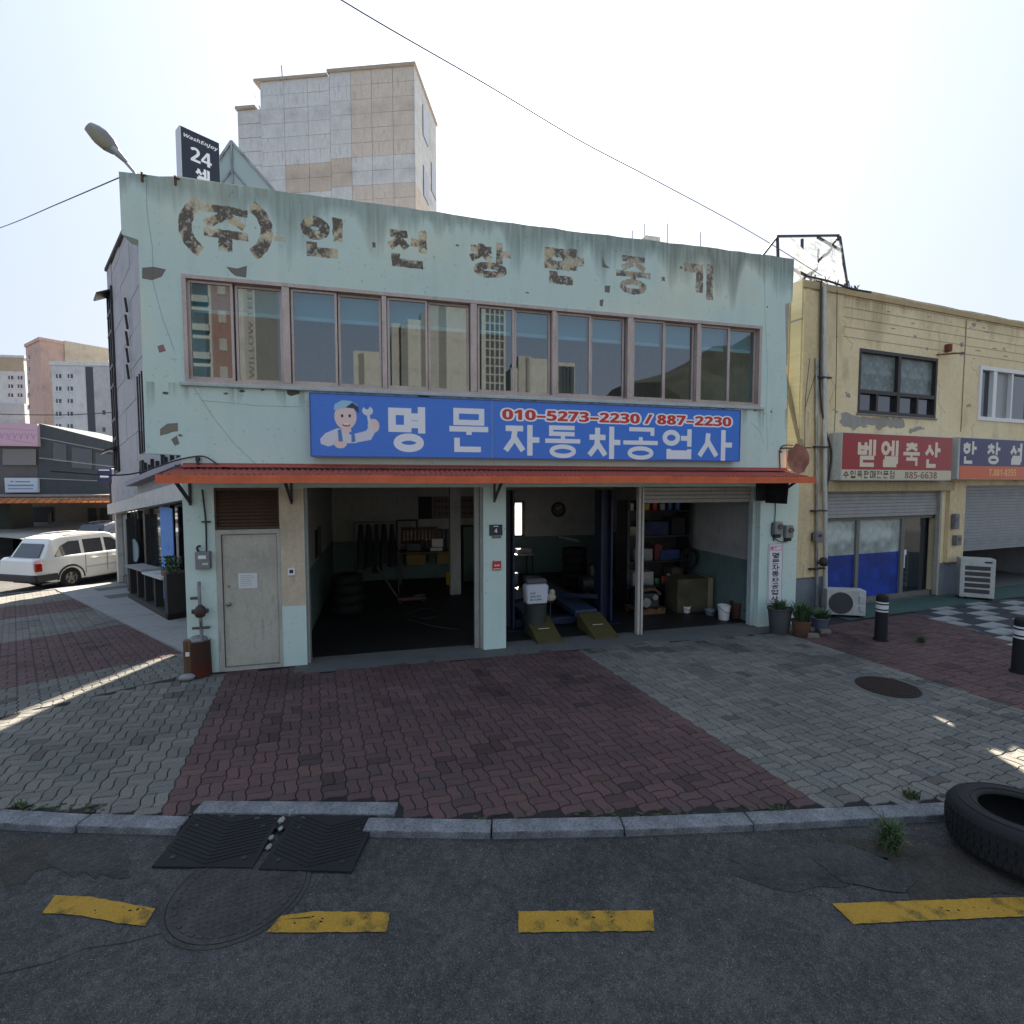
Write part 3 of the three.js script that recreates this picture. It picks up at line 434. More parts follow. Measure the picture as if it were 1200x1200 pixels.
{
  const top = []; for (let i = 0; i <= 46; i++) { const u = 9.79 - i * (10.58 / 46); top.push([u, 6.74 + 0.012 * Math.sin(u * 0.9) + rr(-0.006, 0.012) - (Math.abs(u - 0.3) < 0.5 ? -0.02 : 0)]); }
  const outline = [[1.36, OPEN_TOP], [4.02, OPEN_TOP], [4.02, 0], [4.39, 0], [4.39, OPEN_TOP], [9.22, OPEN_TOP], [9.22, 0], [10.06, 0], [10.06, 2.84], [9.76, 2.86], [9.72, 4.4], [9.62, 5.93], [9.78, 5.99], ...top, [-0.79, 5.94], [-0.6, 5.89], [-0.62, 3.09], [-0.2, 3.07], [-0.2, 0], [0.19, 0], [0.19, OPEN_TOP], [1.03, OPEN_TOP], [1.03, 2.55], [1.04, OPEN_TOP - 0.001]];
  // the lower left with the door opening is its own ring
  const o2 = outline.slice(0, -3);
  o2.push([1.03, OPEN_TOP], [1.03, 0], [1.36, 0]);
  const g = ext(o2, 0.28, [rect(WIN[0], WIN[1], WIN[2], WIN[3])]).translate(0, 0, -0.28);
  mesh('front_wall', wallUV(g), M.mint, shop);
  // paint on the pier by the bay: cream above, mint below, 3 mm proud
  mesh('painted_band', bb(1.035, 1.355, 0.9, 2.6, 0, 0.004), M.cream, shop);
  mesh('coping', tube(Array.from({ length: 22 }, (_, i) => [-0.77 + i * 0.5, 6.745 + 0.012 * Math.sin((-0.77 + i * 0.5) * 0.9), -0.1]), 0.028, 60, 5), M.concDark, shop);
  // side, back, roof, floors
  const wl = (pts, y0, y1, m, nm) => { for (let i = 1; i < pts.length; i++) { const [a, b] = [pts[i - 1], pts[i]], L = Math.hypot(b[0] - a[0], b[1] - a[1]), s = mesh(nm, rb(0, L, y0, y1, -0.1, 0.1, 0.005), m, shop); s.position.set(a[0], 0, a[1]); s.rotation.y = -Math.atan2(b[1] - a[1], b[0] - a[0]); } };
  const lc = (X, D) => { const [u, out] = FA.loc(X, D); return [u, out]; };
  wl([[-0.05, -0.38], lc(-5.1, 10.2), lc(-4.9, 16)], 0, 6.3, M.mintPaint, 'side_wall');
  wl([[9.62, -0.4], lc(4.75, 11.5), lc(4.6, 16.4)], 0, 6.3, M.mintPaint, 'side_wall');
  const A0 = lc(-5.0, 16), B0 = lc(4.6, 16.4);
  const roofPts = [[-0.1, -0.3], [9.6, -0.3], lc(4.7, 11.5), lc(4.55, 16.5), lc(-5, 16.1), lc(-5.1, 10.2)].map(([a, b]) => [a, -b]);
  const slab = (y0, t, nm, m) => mesh(nm, ext(roofPts, t).rotateX(-Math.PI / 2).translate(0, y0, 0), m, shop);
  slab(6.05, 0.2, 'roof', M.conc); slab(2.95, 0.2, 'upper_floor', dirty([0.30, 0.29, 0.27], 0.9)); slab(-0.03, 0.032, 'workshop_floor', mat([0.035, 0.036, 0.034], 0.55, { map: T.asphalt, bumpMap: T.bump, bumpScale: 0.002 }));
  // workshop back wall with a rear window onto the yard
  const back = ext(rect(1.15, 9.7, 0, 2.95), 0.12, [rect(6.15, 6.5, 1.15, 2.1)]).translate(0, 0, -6.6);
  mesh('workshop_back_wall', back, dirty([0.5, 0.49, 0.46], 0.9, 1.6), shop);
  mesh('rear_wall', [bb(1.25, 5.9, 0, 6.2, -6.95, -6.75), bb(6.75, 9.6, 0, 6.2, -6.95, -6.75), bb(5.9, 6.75, 0, 1.1, -6.95, -6.75), bb(5.9, 6.75, 2.2, 6.2, -6.95, -6.75)], M.conc, shop);
  mesh('workshop_left_wall', [bb(1.1, 1.2, 0, 2.95, -6.5, -0.3)], dirty([0.5, 0.49, 0.46], 0.9, 1.4), shop);
  mesh('dado', [bb(1.2, 1.206, 0, 1.15, -6.48, -1.3)], dirty([0.16, 0.24, 0.225], 0.85, 1.1), shop);
  mesh('back_dado', bb(1.2, 9.4, 0, 1.1, -6.474, -6.466), dirty([0.16, 0.24, 0.225], 0.85, 1.1), shop);
  mesh('workshop_right_wall', bb(9.3, 9.4, 0, 2.95, -6.4, -0.3), dirty([0.5, 0.49, 0.46], 0.9, 1.4), shop);
  mesh('right_dado', bb(9.292, 9.299, 0, 1.2, -6.3, -0.3), dirty([0.16, 0.24, 0.225], 0.85, 1.1), shop);
  mesh('ceiling_beam', [bb(1.2, 9.3, 2.62, 2.94, -2.3, -2.05), bb(1.2, 9.3, 2.62, 2.94, -4.4, -4.15), bb(4.05, 4.3, 0, 2.94, -4.4, -4.15)], dirty([0.5, 0.49, 0.46], 0.9), shop);
  mesh('workshop_ceiling', bb(1.2, 9.3, 2.925, 2.945, -6.4, -0.3), dirty([0.5, 0.49, 0.46], 0.9), shop);
  // upper room behind the glass
  mesh('upper_back_wall', bb(0.5, 9.5, 3.15, 6.05, -4.2, -4.1), dirty([0.5, 0.49, 0.46], 0.9), shop);
  for (const [a, b] of [[9.3, 9.38]]) mesh('upper_side_wall', bb(a, b, 3.15, 6.05, -4.1, -0.3), dirty([0.5, 0.49, 0.46], 0.9), shop);
  // roller shutter guides and boxes
  for (const [a, b, c, d] of [[1.362, 1.40, -0.22, -0.06], [3.98, 4.018, -0.22, -0.06], [3.9, 3.975, -0.20, -0.12]]) mesh('door_jamb', bb(a, b, 0, 2.62, c, d), dirty([0.36, 0.36, 0.33], 0.6), shop);
  mesh('shutter_guide', rb(6.80, 6.85, 0.004, 2.62, -0.2, -0.1, 0.008), dirty([0.52, 0.48, 0.42], 0.5), shop); mesh('shutter_guide', rb(6.868, 6.91, 0.004, 2.62, -0.2, -0.1, 0.008), dirty([0.52, 0.48, 0.42], 0.5), shop);
  for (let i = 0; i < 4; i++) mesh('shutter_slat', rb(6.92, 9.2, 2.33 + i * 0.07, 2.397 + i * 0.07, -0.2, -0.17, 0.012), dirty([0.36, 0.34, 0.31], 0.5), shop);
  mesh('shutter_guide', rb(9.14, 9.215, 0.004, 2.62, -0.22, -0.1, 0.008), M.mintPaint, shop);
  // sill
  mesh('window_sill', rb(WIN[0] - 0.06, WIN[1] + 0.06, WIN[2] - 0.05, WIN[2], -0.05, 0.05, 0.01), dirty([0.55, 0.62, 0.6], 0.8, 1), shop);
}
{ // ribbon window: outer frame and four units of sliding sashes
  const fr = mesh('window_frame', [bb(WIN[0], WIN[1], WIN[3] - 0.05, WIN[3], -0.16, 0.015), bb(WIN[0], WIN[1], WIN[2], WIN[2] + 0.045, -0.16, 0.015), bb(WIN[0], WIN[0] + 0.05, WIN[2] + 0.046, WIN[3] - 0.051, -0.16, 0.015), bb(WIN[1] - 0.05, WIN[1], WIN[2] + 0.046, WIN[3] - 0.051, -0.16, 0.015)], M.alu, shop);
  const px = (x) => FA.px(x, 400, -0.05)[0];
  for (const x of [336.5, 554.5, 737]) mesh('mullion', rb(px(x) - 0.05, px(x) + 0.05, WIN[2] + 0.046, WIN[3] - 0.051, -0.15, 0.012, 0.006), M.alu, fr);
  for (const x of [450.5, 648.5, 817]) mesh('mullion', rb(px(x) - 0.035, px(x) + 0.035, WIN[2] + 0.046, WIN[3] - 0.051, -0.14, 0.006, 0.006), M.alu, fr);
  const edges = [[-0.06, px(274.5)], [px(276), px(331)], [px(342), px(395.5)], [px(396.5), px(447)], [px(454), px(501)], [px(502), px(550)], [px(559.5), px(602.5)], [px(603.5), px(645.5)], [px(651.5), px(692)], [px(693), px(732.5)], [px(741.5), px(778.5)], [px(779.5), px(814.5)], [px(820), px(854.5)], [px(855.5), 9.085]];
  edges.forEach(([a, b], i) => {
    const z = i % 2 ? -0.105 : -0.06, y0 = WIN[2] + 0.05, y1 = WIN[3] - 0.055, s = 0.032, win = new THREE.Group(); win.name = 'window'; shop.add(win);
    mesh('sash', [bb(a, b, y1 - s, y1, z - 0.02, z + 0.02), bb(a, b, y0, y0 + s * 1.3, z - 0.02, z + 0.02), bb(a, a + s, y0 + s * 1.3, y1 - s, z - 0.0195, z + 0.0195), bb(b - s, b, y0 + s * 1.3, y1 - s, z - 0.0195, z + 0.0195)], M.alu, win);
    const g = fin(new THREE.PlaneGeometry(b - a - 2 * s + 0.01, y1 - y0 - 2.3 * s + 0.01)).translate((a + b) / 2, (y0 + y1) / 2 + 0.005, z); g.translate(-(a + b) / 2, 0, -z).rotateY(rr(-0.003, 0.003)).translate((a + b) / 2, 0, z);
    mesh('pane', g, M.glass, win);
    mesh('blind_rail', rb(a + 0.02, b - 0.02, 5.05, 5.11, -0.2, -0.17, 0.01), mat([0.55, 0.6, 0.6], 0.6), win);
    mesh('blind', bb(a + 0.02, b - 0.02, 5.112, 5.46, -0.186, -0.182), mat([0.2, 0.36, 0.38], 0.8), win);
  });
}
{ // steel door with louvre above
  const d = new THREE.Group(); d.name = 'door'; shop.add(d);
  mesh('door_leaf', rb(0.27, 0.985, 0.06, 1.955, -0.06, -0.02, 0.006), M.doorPaint, d);
  mesh('door_frame', [bb(0.195, 0.262, 0.02, 2.02, -0.12, 0.01), bb(0.99, 1.03, 0.02, 2.02, -0.12, 0.01), bb(0.195, 1.03, 1.965, 2.03, -0.121, 0.012), bb(0.195, 1.03, 0.004, 0.052, -0.12, 0.015)], dirty([0.50, 0.48, 0.43], 0.55), d);
  mesh('door_edge', [bb(0.275, 0.98, 0.075, 0.095, -0.02, -0.014), bb(0.275, 0.98, 1.925, 1.94, -0.02, -0.014), bb(0.275, 0.288, 0.096, 1.92, -0.02, -0.014), bb(0.966, 0.98, 0.096, 1.92, -0.02, -0.014)], M.doorPaint, d);
  mesh('door_knob', lathe([[0, 0.06], [0.022, 0.058], [0.03, 0.045], [0.028, 0.03], [0.012, 0.022], [0.012, 0.006], [0.034, 0.004], [0.034, 0]], 18).rotateX(Math.PI / 2).translate(0.335, 0.97, -0.02), M.steel, d);
  mesh('lock', cylZ(0.018, 0.016, 0.335, 1.22, -0.014), M.steel, d);
  const lv = new THREE.Group(); lv.name = 'louvre'; shop.add(lv);
  mesh('louvre_frame', [bb(0.195, 1.03, 2.04, 2.07, -0.1, 0), bb(0.195, 1.03, 2.58, 2.61, -0.1, 0), bb(0.195, 0.215, 2.071, 2.579, -0.1, 0), bb(1.01, 1.03, 2.071, 2.579, -0.1, 0)], M.brown, lv);
  for (let i = 0; i < 10; i++) mesh('slat', box(0.79, 0.008, 0.06).rotateX(0.75).translate(0.612, 2.1 + i * 0.05, -0.04), M.brown, lv);
  mesh('louvre_back', bb(0.2, 1.02, 2.05, 2.6, -0.27, -0.25), M.brown, lv);
  mesh('door_back', bb(0.1, 1.09, 0, 2.62, -0.35, -0.29), M.mintPaint, shop);
}
{ // awning
  const a = onF('awning', 'long red corrugated awning with orange gutter across the workshop front', 'awning');
  const OUT = 0.62, uL = FA.px(186, 560, OUT)[0], uR = FA.px(951, 560, OUT)[0], N = Math.round((uR - uL - 0.05) / 0.019), q = [];
  const yT = 2.895, yF = 2.80, wv = (i) => 0.011 * Math.cos(i * Math.PI / 2) * 1;
  for (let i = 0; i < N; i++) { const x0 = uL + 0.03 + i * 0.019, x1 = x0 + 0.019; q.push([[x0, yF + wv(i), OUT - 0.02], [x1, yF + wv(i + 1), OUT - 0.02], [x1, yT + wv(i + 1), 0.01], [x0, yT + wv(i), 0.01]]); }
  mesh('corrugated_sheet', quads(q), M.redRoof, a);
  const u0 = -0.17, u1 = 9.75;
  mesh('flashing', [bb(u0, u1, 2.925, 2.965, 0.004, 0.02), box(u1 - u0, 0.004, 0.14).rotateX(0.3).translate((u0 + u1) / 2, 2.93, 0.07)], M.redRoof, a);
  // gutter in lengths with joint straps
  const gp = [[0, 0.11], [0, 0.0], [-0.11, 0.0], [-0.12, 0.1], [-0.115, 0.1], [-0.106, 0.006], [-0.006, 0.006], [-0.006, 0.104], [-0.014, 0.11]];
  const n = 7; for (let i = 0; i < n; i++) { const x0 = uL + (uR - uL) * i / n, x1 = uL + (uR - uL) * (i + 1) / n - 0.004; mesh('gutter', ext(gp.map(([z, y]) => [-z, y]), x1 - x0).rotateY(Math.PI / 2).translate(x0, 2.685 + 0.004 * Math.sin(i * 2), OUT + 0.1), M.orange, a); if (i) mesh('gutter_joint', bb(x0 - 0.02, x0 + 0.016, 2.682, 2.80, OUT + 0.1, OUT + 0.104), M.orange, a); }
  mesh('end_cap', ext(gp.slice(0, 4).map(([z, y]) => [-z, y]), 0.004).rotateY(Math.PI / 2).translate(uL - 0.004, 2.685, OUT + 0.1), M.orange, a);
  mesh('end_cap', ext(gp.slice(0, 4).map(([z, y]) => [-z, y]), 0.004).rotateY(Math.PI / 2).translate(uR, 2.685, OUT + 0.1), M.orange, a);
  for (const u of [-0.1, 1.2, 4.2, 9.5]) mesh('bracket', [bar([u, 2.42, 0.005], [u, 2.72, OUT - 0.08], 0.035), bar([u, 2.76, 0.0], [u, 2.74, OUT], 0.035), bar([u, 2.38, 0.014], [u, 2.78, 0.014], 0.03)], M.darkSteel, a);
  mesh('purlin', bb(uL + 0.05, uR - 0.05, 2.755, 2.78, OUT - 0.1, OUT - 0.06), M.darkSteel, a);
  mesh('end_panel', [ext([[0.0, 2.3], [0.52, 2.3], [0.55, 2.68], [0.02, 2.72]], 0.006).rotateY(-Math.PI / 2).translate(uR - 0.42, 0.02, 0.02), bb(uR - 0.62, uR - 0.4, 2.36, 2.7, 0.012, 0.03)], M.darkSteel, a);
}
{ // blue shop sign
  const s = onF('shop_sign', 'long blue signboard with white Korean lettering and red phone numbers', 'signboard', 0, 0, 0);
  const [x0, x1, y0, y1, z] = [1.49, 8.62, 3.065, 3.965, 0.15], w = 2048, h = Math.round(2048 * (y1 - y0) / (x1 - x0)), k = w / (x1 - x0);
  mesh('sign_box', [rb(x0, FA.px(576.5, 500, z)[0] - 0.004, y0, y1, 0.02, z - 0.006, 0.012), rb(FA.px(576.5, 500, z)[0] + 0.004, x1, y0, y1, 0.02, z - 0.006, 0.012)], mat([0.04, 0.09, 0.34], 0.45), s);
  const [c, x] = canvas(w, h, 'rgb(58,116,206)'), U = (px, py) => { const [u, v] = FA.px(px, py, z); return [(u - x0) * k, (y1 - v) * k]; };
  for (let i = 0; i < 500; i++) { x.fillStyle = `rgba(${rnd() < 0.5 ? '30,60,140' : '110,150,225'},${0.10 * rnd()})`; x.fillRect(rnd() * w, rnd() * h, rr(2, 90), rr(1, 5)); }
  x.strokeStyle = 'rgb(226,226,230)';
  const put = (ch, a, b, lw) => { const p = U(...a), q = U(...b); syllable(x, ch, p[0], p[1], q[0] - p[0], q[1] - p[1], lw); };
  put('명', [454, 475], [500, 531], 33); put('문', [526, 477], [572, 531], 31);
  [['자', 589, 497, 632, 535], ['동', 639, 498, 680, 538], ['차', 688, 499, 727, 539], ['공', 731, 500, 771, 540], ['업', 777, 502, 812, 539], ['사', 818, 503, 858, 541]].forEach(([ch, a, b, d, e]) => put(ch, [a, b], [d, e], 26));
  { // phone numbers: red with a white edge
    const a = U(588, 485), b = U(858, 493); x.font = 'bold 62px sans-serif'; x.textBaseline = 'middle'; x.save(); x.translate(a[0], (a[1] + b[1]) / 2 + 3); const tx = '010–5273–2230 / 887–2230'; x.scale((b[0] - a[0]) / x.measureText(tx).width, 1); x.lineJoin = 'round'; x.lineWidth = 15; x.strokeStyle = 'rgb(232,232,234)'; x.strokeText(tx, 0, 0); x.fillStyle = 'rgb(196,48,42)'; x.fillText(tx, 0, 0); x.lineWidth = 2.5; x.strokeStyle = 'rgb(196,48,42)'; x.strokeText(tx, 0, 0); x.restore();
  }
  { // plain printed figure of a mechanic in a cap with a spanner
    const P = (px, py) => U(px, py), E = (px, py, a, b, col, rot = 0) => { const p = P(px, py); x.fillStyle = col; x.beginPath(); x.ellipse(p[0], p[1], a, b, rot, 0, 7); x.fill(); };
    const Q = (pts, col) => { x.fillStyle = col; x.beginPath(); pts.forEach((p, i) => { const q = P(...p); x[i ? 'lineTo' : 'moveTo'](...q); }); x.closePath(); x.fill(); };
    const skin = 'rgb(222,196,190)', cloth = 'rgb(206,206,216)';
    Q([[374, 515], [380, 508], [394, 502], [404, 503], [410, 510], [428, 505], [434, 497], [440, 505], [434, 516], [418, 519], [416, 520], [396, 520], [384, 524], [375, 521]], cloth); E(398, 520, 26, 22, skin); E(437, 499, 24, 30, skin);
    Q([[395, 504], [399, 503], [401, 518], [396, 518]], 'rgb(70,120,180)'); Q([[411, 505], [414, 505], [416, 518], [411, 519]], 'rgb(70,120,180)');
    Q([[400, 498], [410, 498], [411, 506], [405, 509], [399, 505]], skin); E(404, 488, 44, 54, skin); Q([[390, 480], [391, 473], [400, 468], [410, 469], [418, 474], [420, 484], [412, 477], [402, 478]], 'rgb(150,190,210)'); Q([[404, 477], [412, 471], [419, 476], [420, 484], [413, 478]], 'rgb(40,46,80)');
    E(400, 487, 5, 7, 'rgb(40,40,55)'); E(409, 487, 5, 7, 'rgb(40,40,55)'); E(405, 498, 16, 7, 'rgb(185,70,75)'); E(405, 497, 13, 3.5, 'rgb(240,235,235)');
    Q([[429, 486], [432, 484], [437, 507], [433, 508]], 'rgb(205,210,220)'); E(430, 481, 22, 20, 'rgb(205,210,220)'); E(429, 475, 11, 15, 'rgb(58,104,205)');
  }
  grain(x, w, h, 1500, 0.1);
  face('sign_face', x0 + 0.012, x1 - 0.012, y0 + 0.012, y1 - 0.012, z, ctex(c), s, 0.4);
  mesh('sign_joint', bb(FA.px(576.5, 500, z)[0] - 0.008, FA.px(576.5, 500, z)[0] + 0.008, y0 + 0.01, y1 - 0.01, z + 0.001, z + 0.006), mat([0.2, 0.27, 0.45], 0.5), s);
  mesh('sign_edge', [bb(x0, x1, y1 - 0.012, y1 + 0.004, z - 0.01, z + 0.005), bb(x0, x1, y0 - 0.004, y0 + 0.012, z - 0.01, z + 0.005), bb(x0 - 0.004, x0 + 0.012, y0 + 0.013, y1 - 0.013, z - 0.01, z + 0.005), bb(x1 - 0.012, x1 + 0.004, y0 + 0.013, y1 - 0.013, z - 0.01, z + 0.005)], mat([0.03, 0.07, 0.26], 0.4), s);
}

// ---------------------------------------------------------------- things on the shop front
const Fg = (px, py, out) => { const r = FA.px(px, py, out); return r; };
{
  const p = onF('paper_notice', 'white paper notice taped on the grey door', 'notice'); const [a, b] = Fg(279, 672, -0.01), [c, d] = Fg(302, 689, -0.01);
  const [cv, x] = canvas(128, 96, 'rgb(205,206,204)'); x.fillStyle = 'rgba(120,120,125,.55)'; for (let i = 0; i < 6; i++) x.fillRect(14, 14 + i * 12, rr(60, 100), 3);
  face('sheet', a, c, d, b, -0.011, ctex(cv), p, 0.8);
  const q = onF('doorbell_panel', 'small white doorbell panel with dark screen on cream pier', 'doorbell'); const [e] = Fg(341.5, 670, 0.02); const v = Fg(341.5, 670, 0.02)[1];
  mesh('case', rb(e - 0.05, e + 0.05, v - 0.055, v + 0.05, 0.005, 0.03, 0.006), M.white, q); mesh('screen', rb(e - 0.026, e + 0.026, v - 0.02, v + 0.03, 0.03, 0.034, 0.003), M.black, q);
  const plate = onF('address_plate', 'small dark number plate reading 4 on the centre pier', 'plate'); const [n0, m0] = Fg(573.5, 615, 0.02), [n1, m1] = Fg(589, 627.5, 0.02);
  const [pc, px] = canvas(128, 104, 'rgb(28,36,48)'); px.fillStyle = '#dde'; px.font = 'bold 58px sans-serif'; px.textAlign = 'center'; px.fillText('4', 64, 78); px.fillRect(40, 10, 48, 8);
  mesh('plate_body', rb(n0, n1, m1, m0, 0.004, 0.014, 0.004), M.black, plate); face('plate_face', n0 + 0.004, n1 - 0.004, m1 + 0.004, m0 - 0.004, 0.0155, ctex(pc), plate, 0.4); mesh('lower_strip', bb(n0 + 0.04, n1 - 0.02, m1 - 0.045, m1 - 0.008, 0.004, 0.01), mat([0.12, 0.15, 0.14], 0.6), plate);
  const al = onF('red_mailbox', 'small red box with white print on the centre pier', 'box'); const [r0, s0] = Fg(577.5, 658, 0.04), [r1, s1] = Fg(587.5, 668, 0.04);
  const [rc, rx] = canvas(64, 64, 'rgb(186,44,44)'); rx.fillStyle = 'rgb(225,205,205)'; rx.fillRect(12, 24, 18, 12); rx.fillRect(34, 24, 18, 12); rx.fillRect(2, 54, 60, 6);
  mesh('box_body', rb(r0, r1, s1, s0, 0.004, 0.03, 0.005), mat([0.48, 0.03, 0.03], 0.4), al); face('box_print', r0 + 0.006, r1 - 0.006, s1 + 0.006, s0 - 0.006, 0.0315, ctex(rc), al, 0.4); mesh('lamp', cyl(0.014, 0.014, 0.03, (r0 + r1) / 2 - 0.02, s0 + 0.001, 0.018, 10), M.white, al);
}
{ // electricity meter box, gas riser and conduit on the left pier
  const m = onF('meter_box', 'grey electricity meter box on the left corner pier', 'meter'); const [a, b] = Fg(228, 647, 0.1), [c, d] = Fg(246, 667, 0.1);
  mesh('case', rb(a, c, d, b, 0.004, 0.1, 0.012), dirty([0.24, 0.25, 0.24], 0.6), m); mesh('viewing_window', rb(a + 0.04, a + 0.14, b - 0.1, b - 0.05, 0.1, 0.106, 0.004), M.white, m); mesh('label_strip', bb(a + 0.09, a + 0.16, d + 0.06, d + 0.09, 0.1, 0.104), mat([0.5, 0.5, 0.5]), m); mesh('conduit', [tube([[a + 0.13, b, 0.04], [a + 0.13, b + 0.4, 0.03], [a + 0.1, 2.6, 0.03]], 0.012), tube([[a + 0.03, b, 0.05], [a + 0.02, b + 0.06, 0.05], [a + 0.06, b + 0.08, 0.04]], 0.015)], M.darkSteel, m);
  mesh('clamp', bb(a + 0.08, a + 0.19, b + 0.4, b + 0.42, 0.01, 0.05), M.darkSteel, m);
  const gs = onF('gas_riser', 'rusty gas pipe with regulator beside the left pier', 'pipe'); const [u] = Fg(234, 700, 0.12);
  mesh('pipe', [tube([[u, 0.3, 0.1], [u, 0.6, 0.1], [u - 0.01, 1.2, 0.1], [u - 0.02, 1.32, 0.06]], 0.022), tube([[u - 0.03, 0.1, 0.12], [u, 0.34, 0.1]], 0.03)], M.galv, gs);
  mesh('regulator', [lathe([[0, -0.09], [0.05, -0.08], [0.075, -0.03], [0.075, 0.02], [0.05, 0.06], [0.02, 0.09], [0, 0.09]], 16).translate(u, 0.92, 0.12), cylX(0.03, 0.2, u, 0.92, 0.12)], mat([0.05, 0.03, 0.025], 0.7), gs);
  mesh('valve', [cylX(0.018, 0.22, u, 0.68, 0.1, 10), bb(u - 0.012, u + 0.012, 0.68, 0.78, 0.11, 0.125), cylX(0.02, 0.12, u - 0.06, 1.1, 0.1, 10)], mat([0.10, 0.06, 0.05], 0.7), gs);
  const g = G(224, 795), w = thing('rusty_guard', 'rusty curved steel guard with timber post at foot of left pier', 'guard', W3(g[0], 0, g[1] + 0.12), FA.a);
  mesh('steel_half_pipe', fin(new THREE.CylinderGeometry(0.13, 0.14, 0.5, 18, 3, true, -0.6, 3.6)).translate(0.06, 0.25, 0.02), Object.assign(mat([0.16, 0.085, 0.05], 0.9, { map: T.rust, side: THREE.DoubleSide, bumpMap: T.bump, bumpScale: 0.004 })), w);
  mesh('timber_post', rb(-0.13, -0.03, 0.0, 0.52, -0.02, 0.08, 0.012), M.wood, w); mesh('cement_lump', fin(new THREE.IcosahedronGeometry(0.11, 2)).scale(1.1, 0.55, 1).translate(0.03, 0.5, -0.02), M.conc, w); mesh('stone', fin(new THREE.IcosahedronGeometry(0.08, 1)).scale(1.3, 0.6, 1).translate(-0.06, 0.04, 0.17), M.conc, w);
  mesh('white_tag', bb(-0.1, -0.05, 0.3, 0.36, 0.081, 0.084), M.white, w);
}
{ // right pier: vertical sign, meters, cables
  const s = onF('vertical_sign', 'narrow white vertical sign with black lettering on right pier', 'signboard'); const [a, b] = Fg(901.5, 637, 0.03), [c, d] = Fg(916, 707, 0.03), k = 512 / (b - d), w = Math.round((c - a) * k);
  const [cv, x] = canvas(w, 512, 'rgb(214,210,212)'); x.strokeStyle = 'rgb(60,50,70)'; x.lineWidth = 3; x.strokeRect(3, 3, w - 6, 506); x.strokeStyle = 'rgb(190,60,80)'; x.lineWidth = 4; x.strokeRect(14, 22, w - 28, 34); x.fillStyle = 'rgb(190,60,80)'; x.fillRect(20, 30, 26, 18); x.fillRect(54, 30, 22, 8);
  x.strokeStyle = 'rgb(28,30,44)'; [...'명문자동차공업사'].forEach((ch, i) => syllable(x, ch, w * 0.24, 78 + i * 52, w * 0.52, 46, 8.5)); grain(x, w, 512, 200, 0.12);
  mesh('sign_board', rb(a, c, d, b, 0.004, 0.026, 0.004), M.white, s); face('sign_face', a + 0.004, c - 0.004, d + 0.004, b - 0.004, 0.0275, ctex(cv), s);
  const mk = (px, py, label) => { const [u, v] = Fg(px, py, 0.08), m = onF('meter', label, 'meter', u, v, 0, 'meters on the right pier'); mesh('case', rb(-0.085, 0.085, -0.12, 0.12, 0.004, 0.09, 0.02), dirty([0.34, 0.35, 0.34], 0.5), m); mesh('dial', cylZ(0.05, 0.03, 0.02, 0.03, 0.1), M.darkGlass, m); mesh('terminal_cover', rb(-0.07, 0.07, -0.18, -0.122, 0.01, 0.06, 0.01), M.darkSteel, m); return m; };
  mk(913, 619, 'grey electricity meter nearer the vertical white sign'); mk(925.5, 623, 'grey electricity meter nearer the yellow wall');
  const cb = onF('cable_run', 'loose black cables along the right pier under the awning', 'cable'); const [u, v] = Fg(908, 600, 0.03);
  mesh('cable', [tube([[u, 1.6, 0.02], [u + 0.02, 2.2, 0.02], [u, 2.9, 0.02]], 0.008), tube([[u - 0.04, 1.95, 0.02], [u - 0.04, 1.72, 0.02], [u + 0.12, 1.6, 0.03], [u + 0.3, 1.6, 0.03], [u + 0.42, 1.72, 0.02]], 0.009), tube([[9.6, 2.95, 0.02], [9.62, 3.35, 0.02], [9.95, 3.38, 0.04]], 0.01)], M.wire, cb);
  const disc = onF('rusty_disc', 'round rusty red plate fixed in the gap beside the awning', 'plate'); const [q, r] = Fg(936, 537, 0.1); mesh('plate', ext(Array.from({ length: 17 }, (_, i) => { const a = i / 17 * 6.283, k = 0.27 * (0.86 + 0.22 * hash(i, 5)); return [q + k * Math.cos(a), r + k * Math.sin(a)]; }), 0.012).translate(0, 0, 0.09), mat([0.42, 0.17, 0.12], 0.9, { map: T.mottle }), disc); mesh('arm', bar([q - 0.35, r + 0.18, 0.06], [q + 0.3, r + 0.2, 0.06], 0.025), M.darkSteel, disc);
  mesh('post', bar([q + 0.16, 2.9, 0.06], [q + 0.16, r + 0.2, 0.06], 0.022), M.darkSteel, disc);
}
{ // cable and insulator by the left end of the awning
  const c = onF('service_cable', 'black service cable with insulators looping to the awning end', 'cable'); const p = (x, y, o = 0.04) => { const [u, v] = Fg(x, y, o); return [u, v, o]; };
  mesh('cable', [tube([p(60, 552, 1), p(150, 556, 0.5), p(205, 540), p(222, 536), p(240, 535), p(258, 546), p(275, 552)], 0.01, 40), tube([p(205, 545), p(214, 548), p(232, 549)], 0.008)], M.wire, c); mesh('insulator', [cyl(0.02, 0.02, 0.16, ...p(232, 552, 0.05), 10), cyl(0.03, 0.03, 0.05, ...p(232, 540, 0.05), 10)], M.darkSteel, c);
}
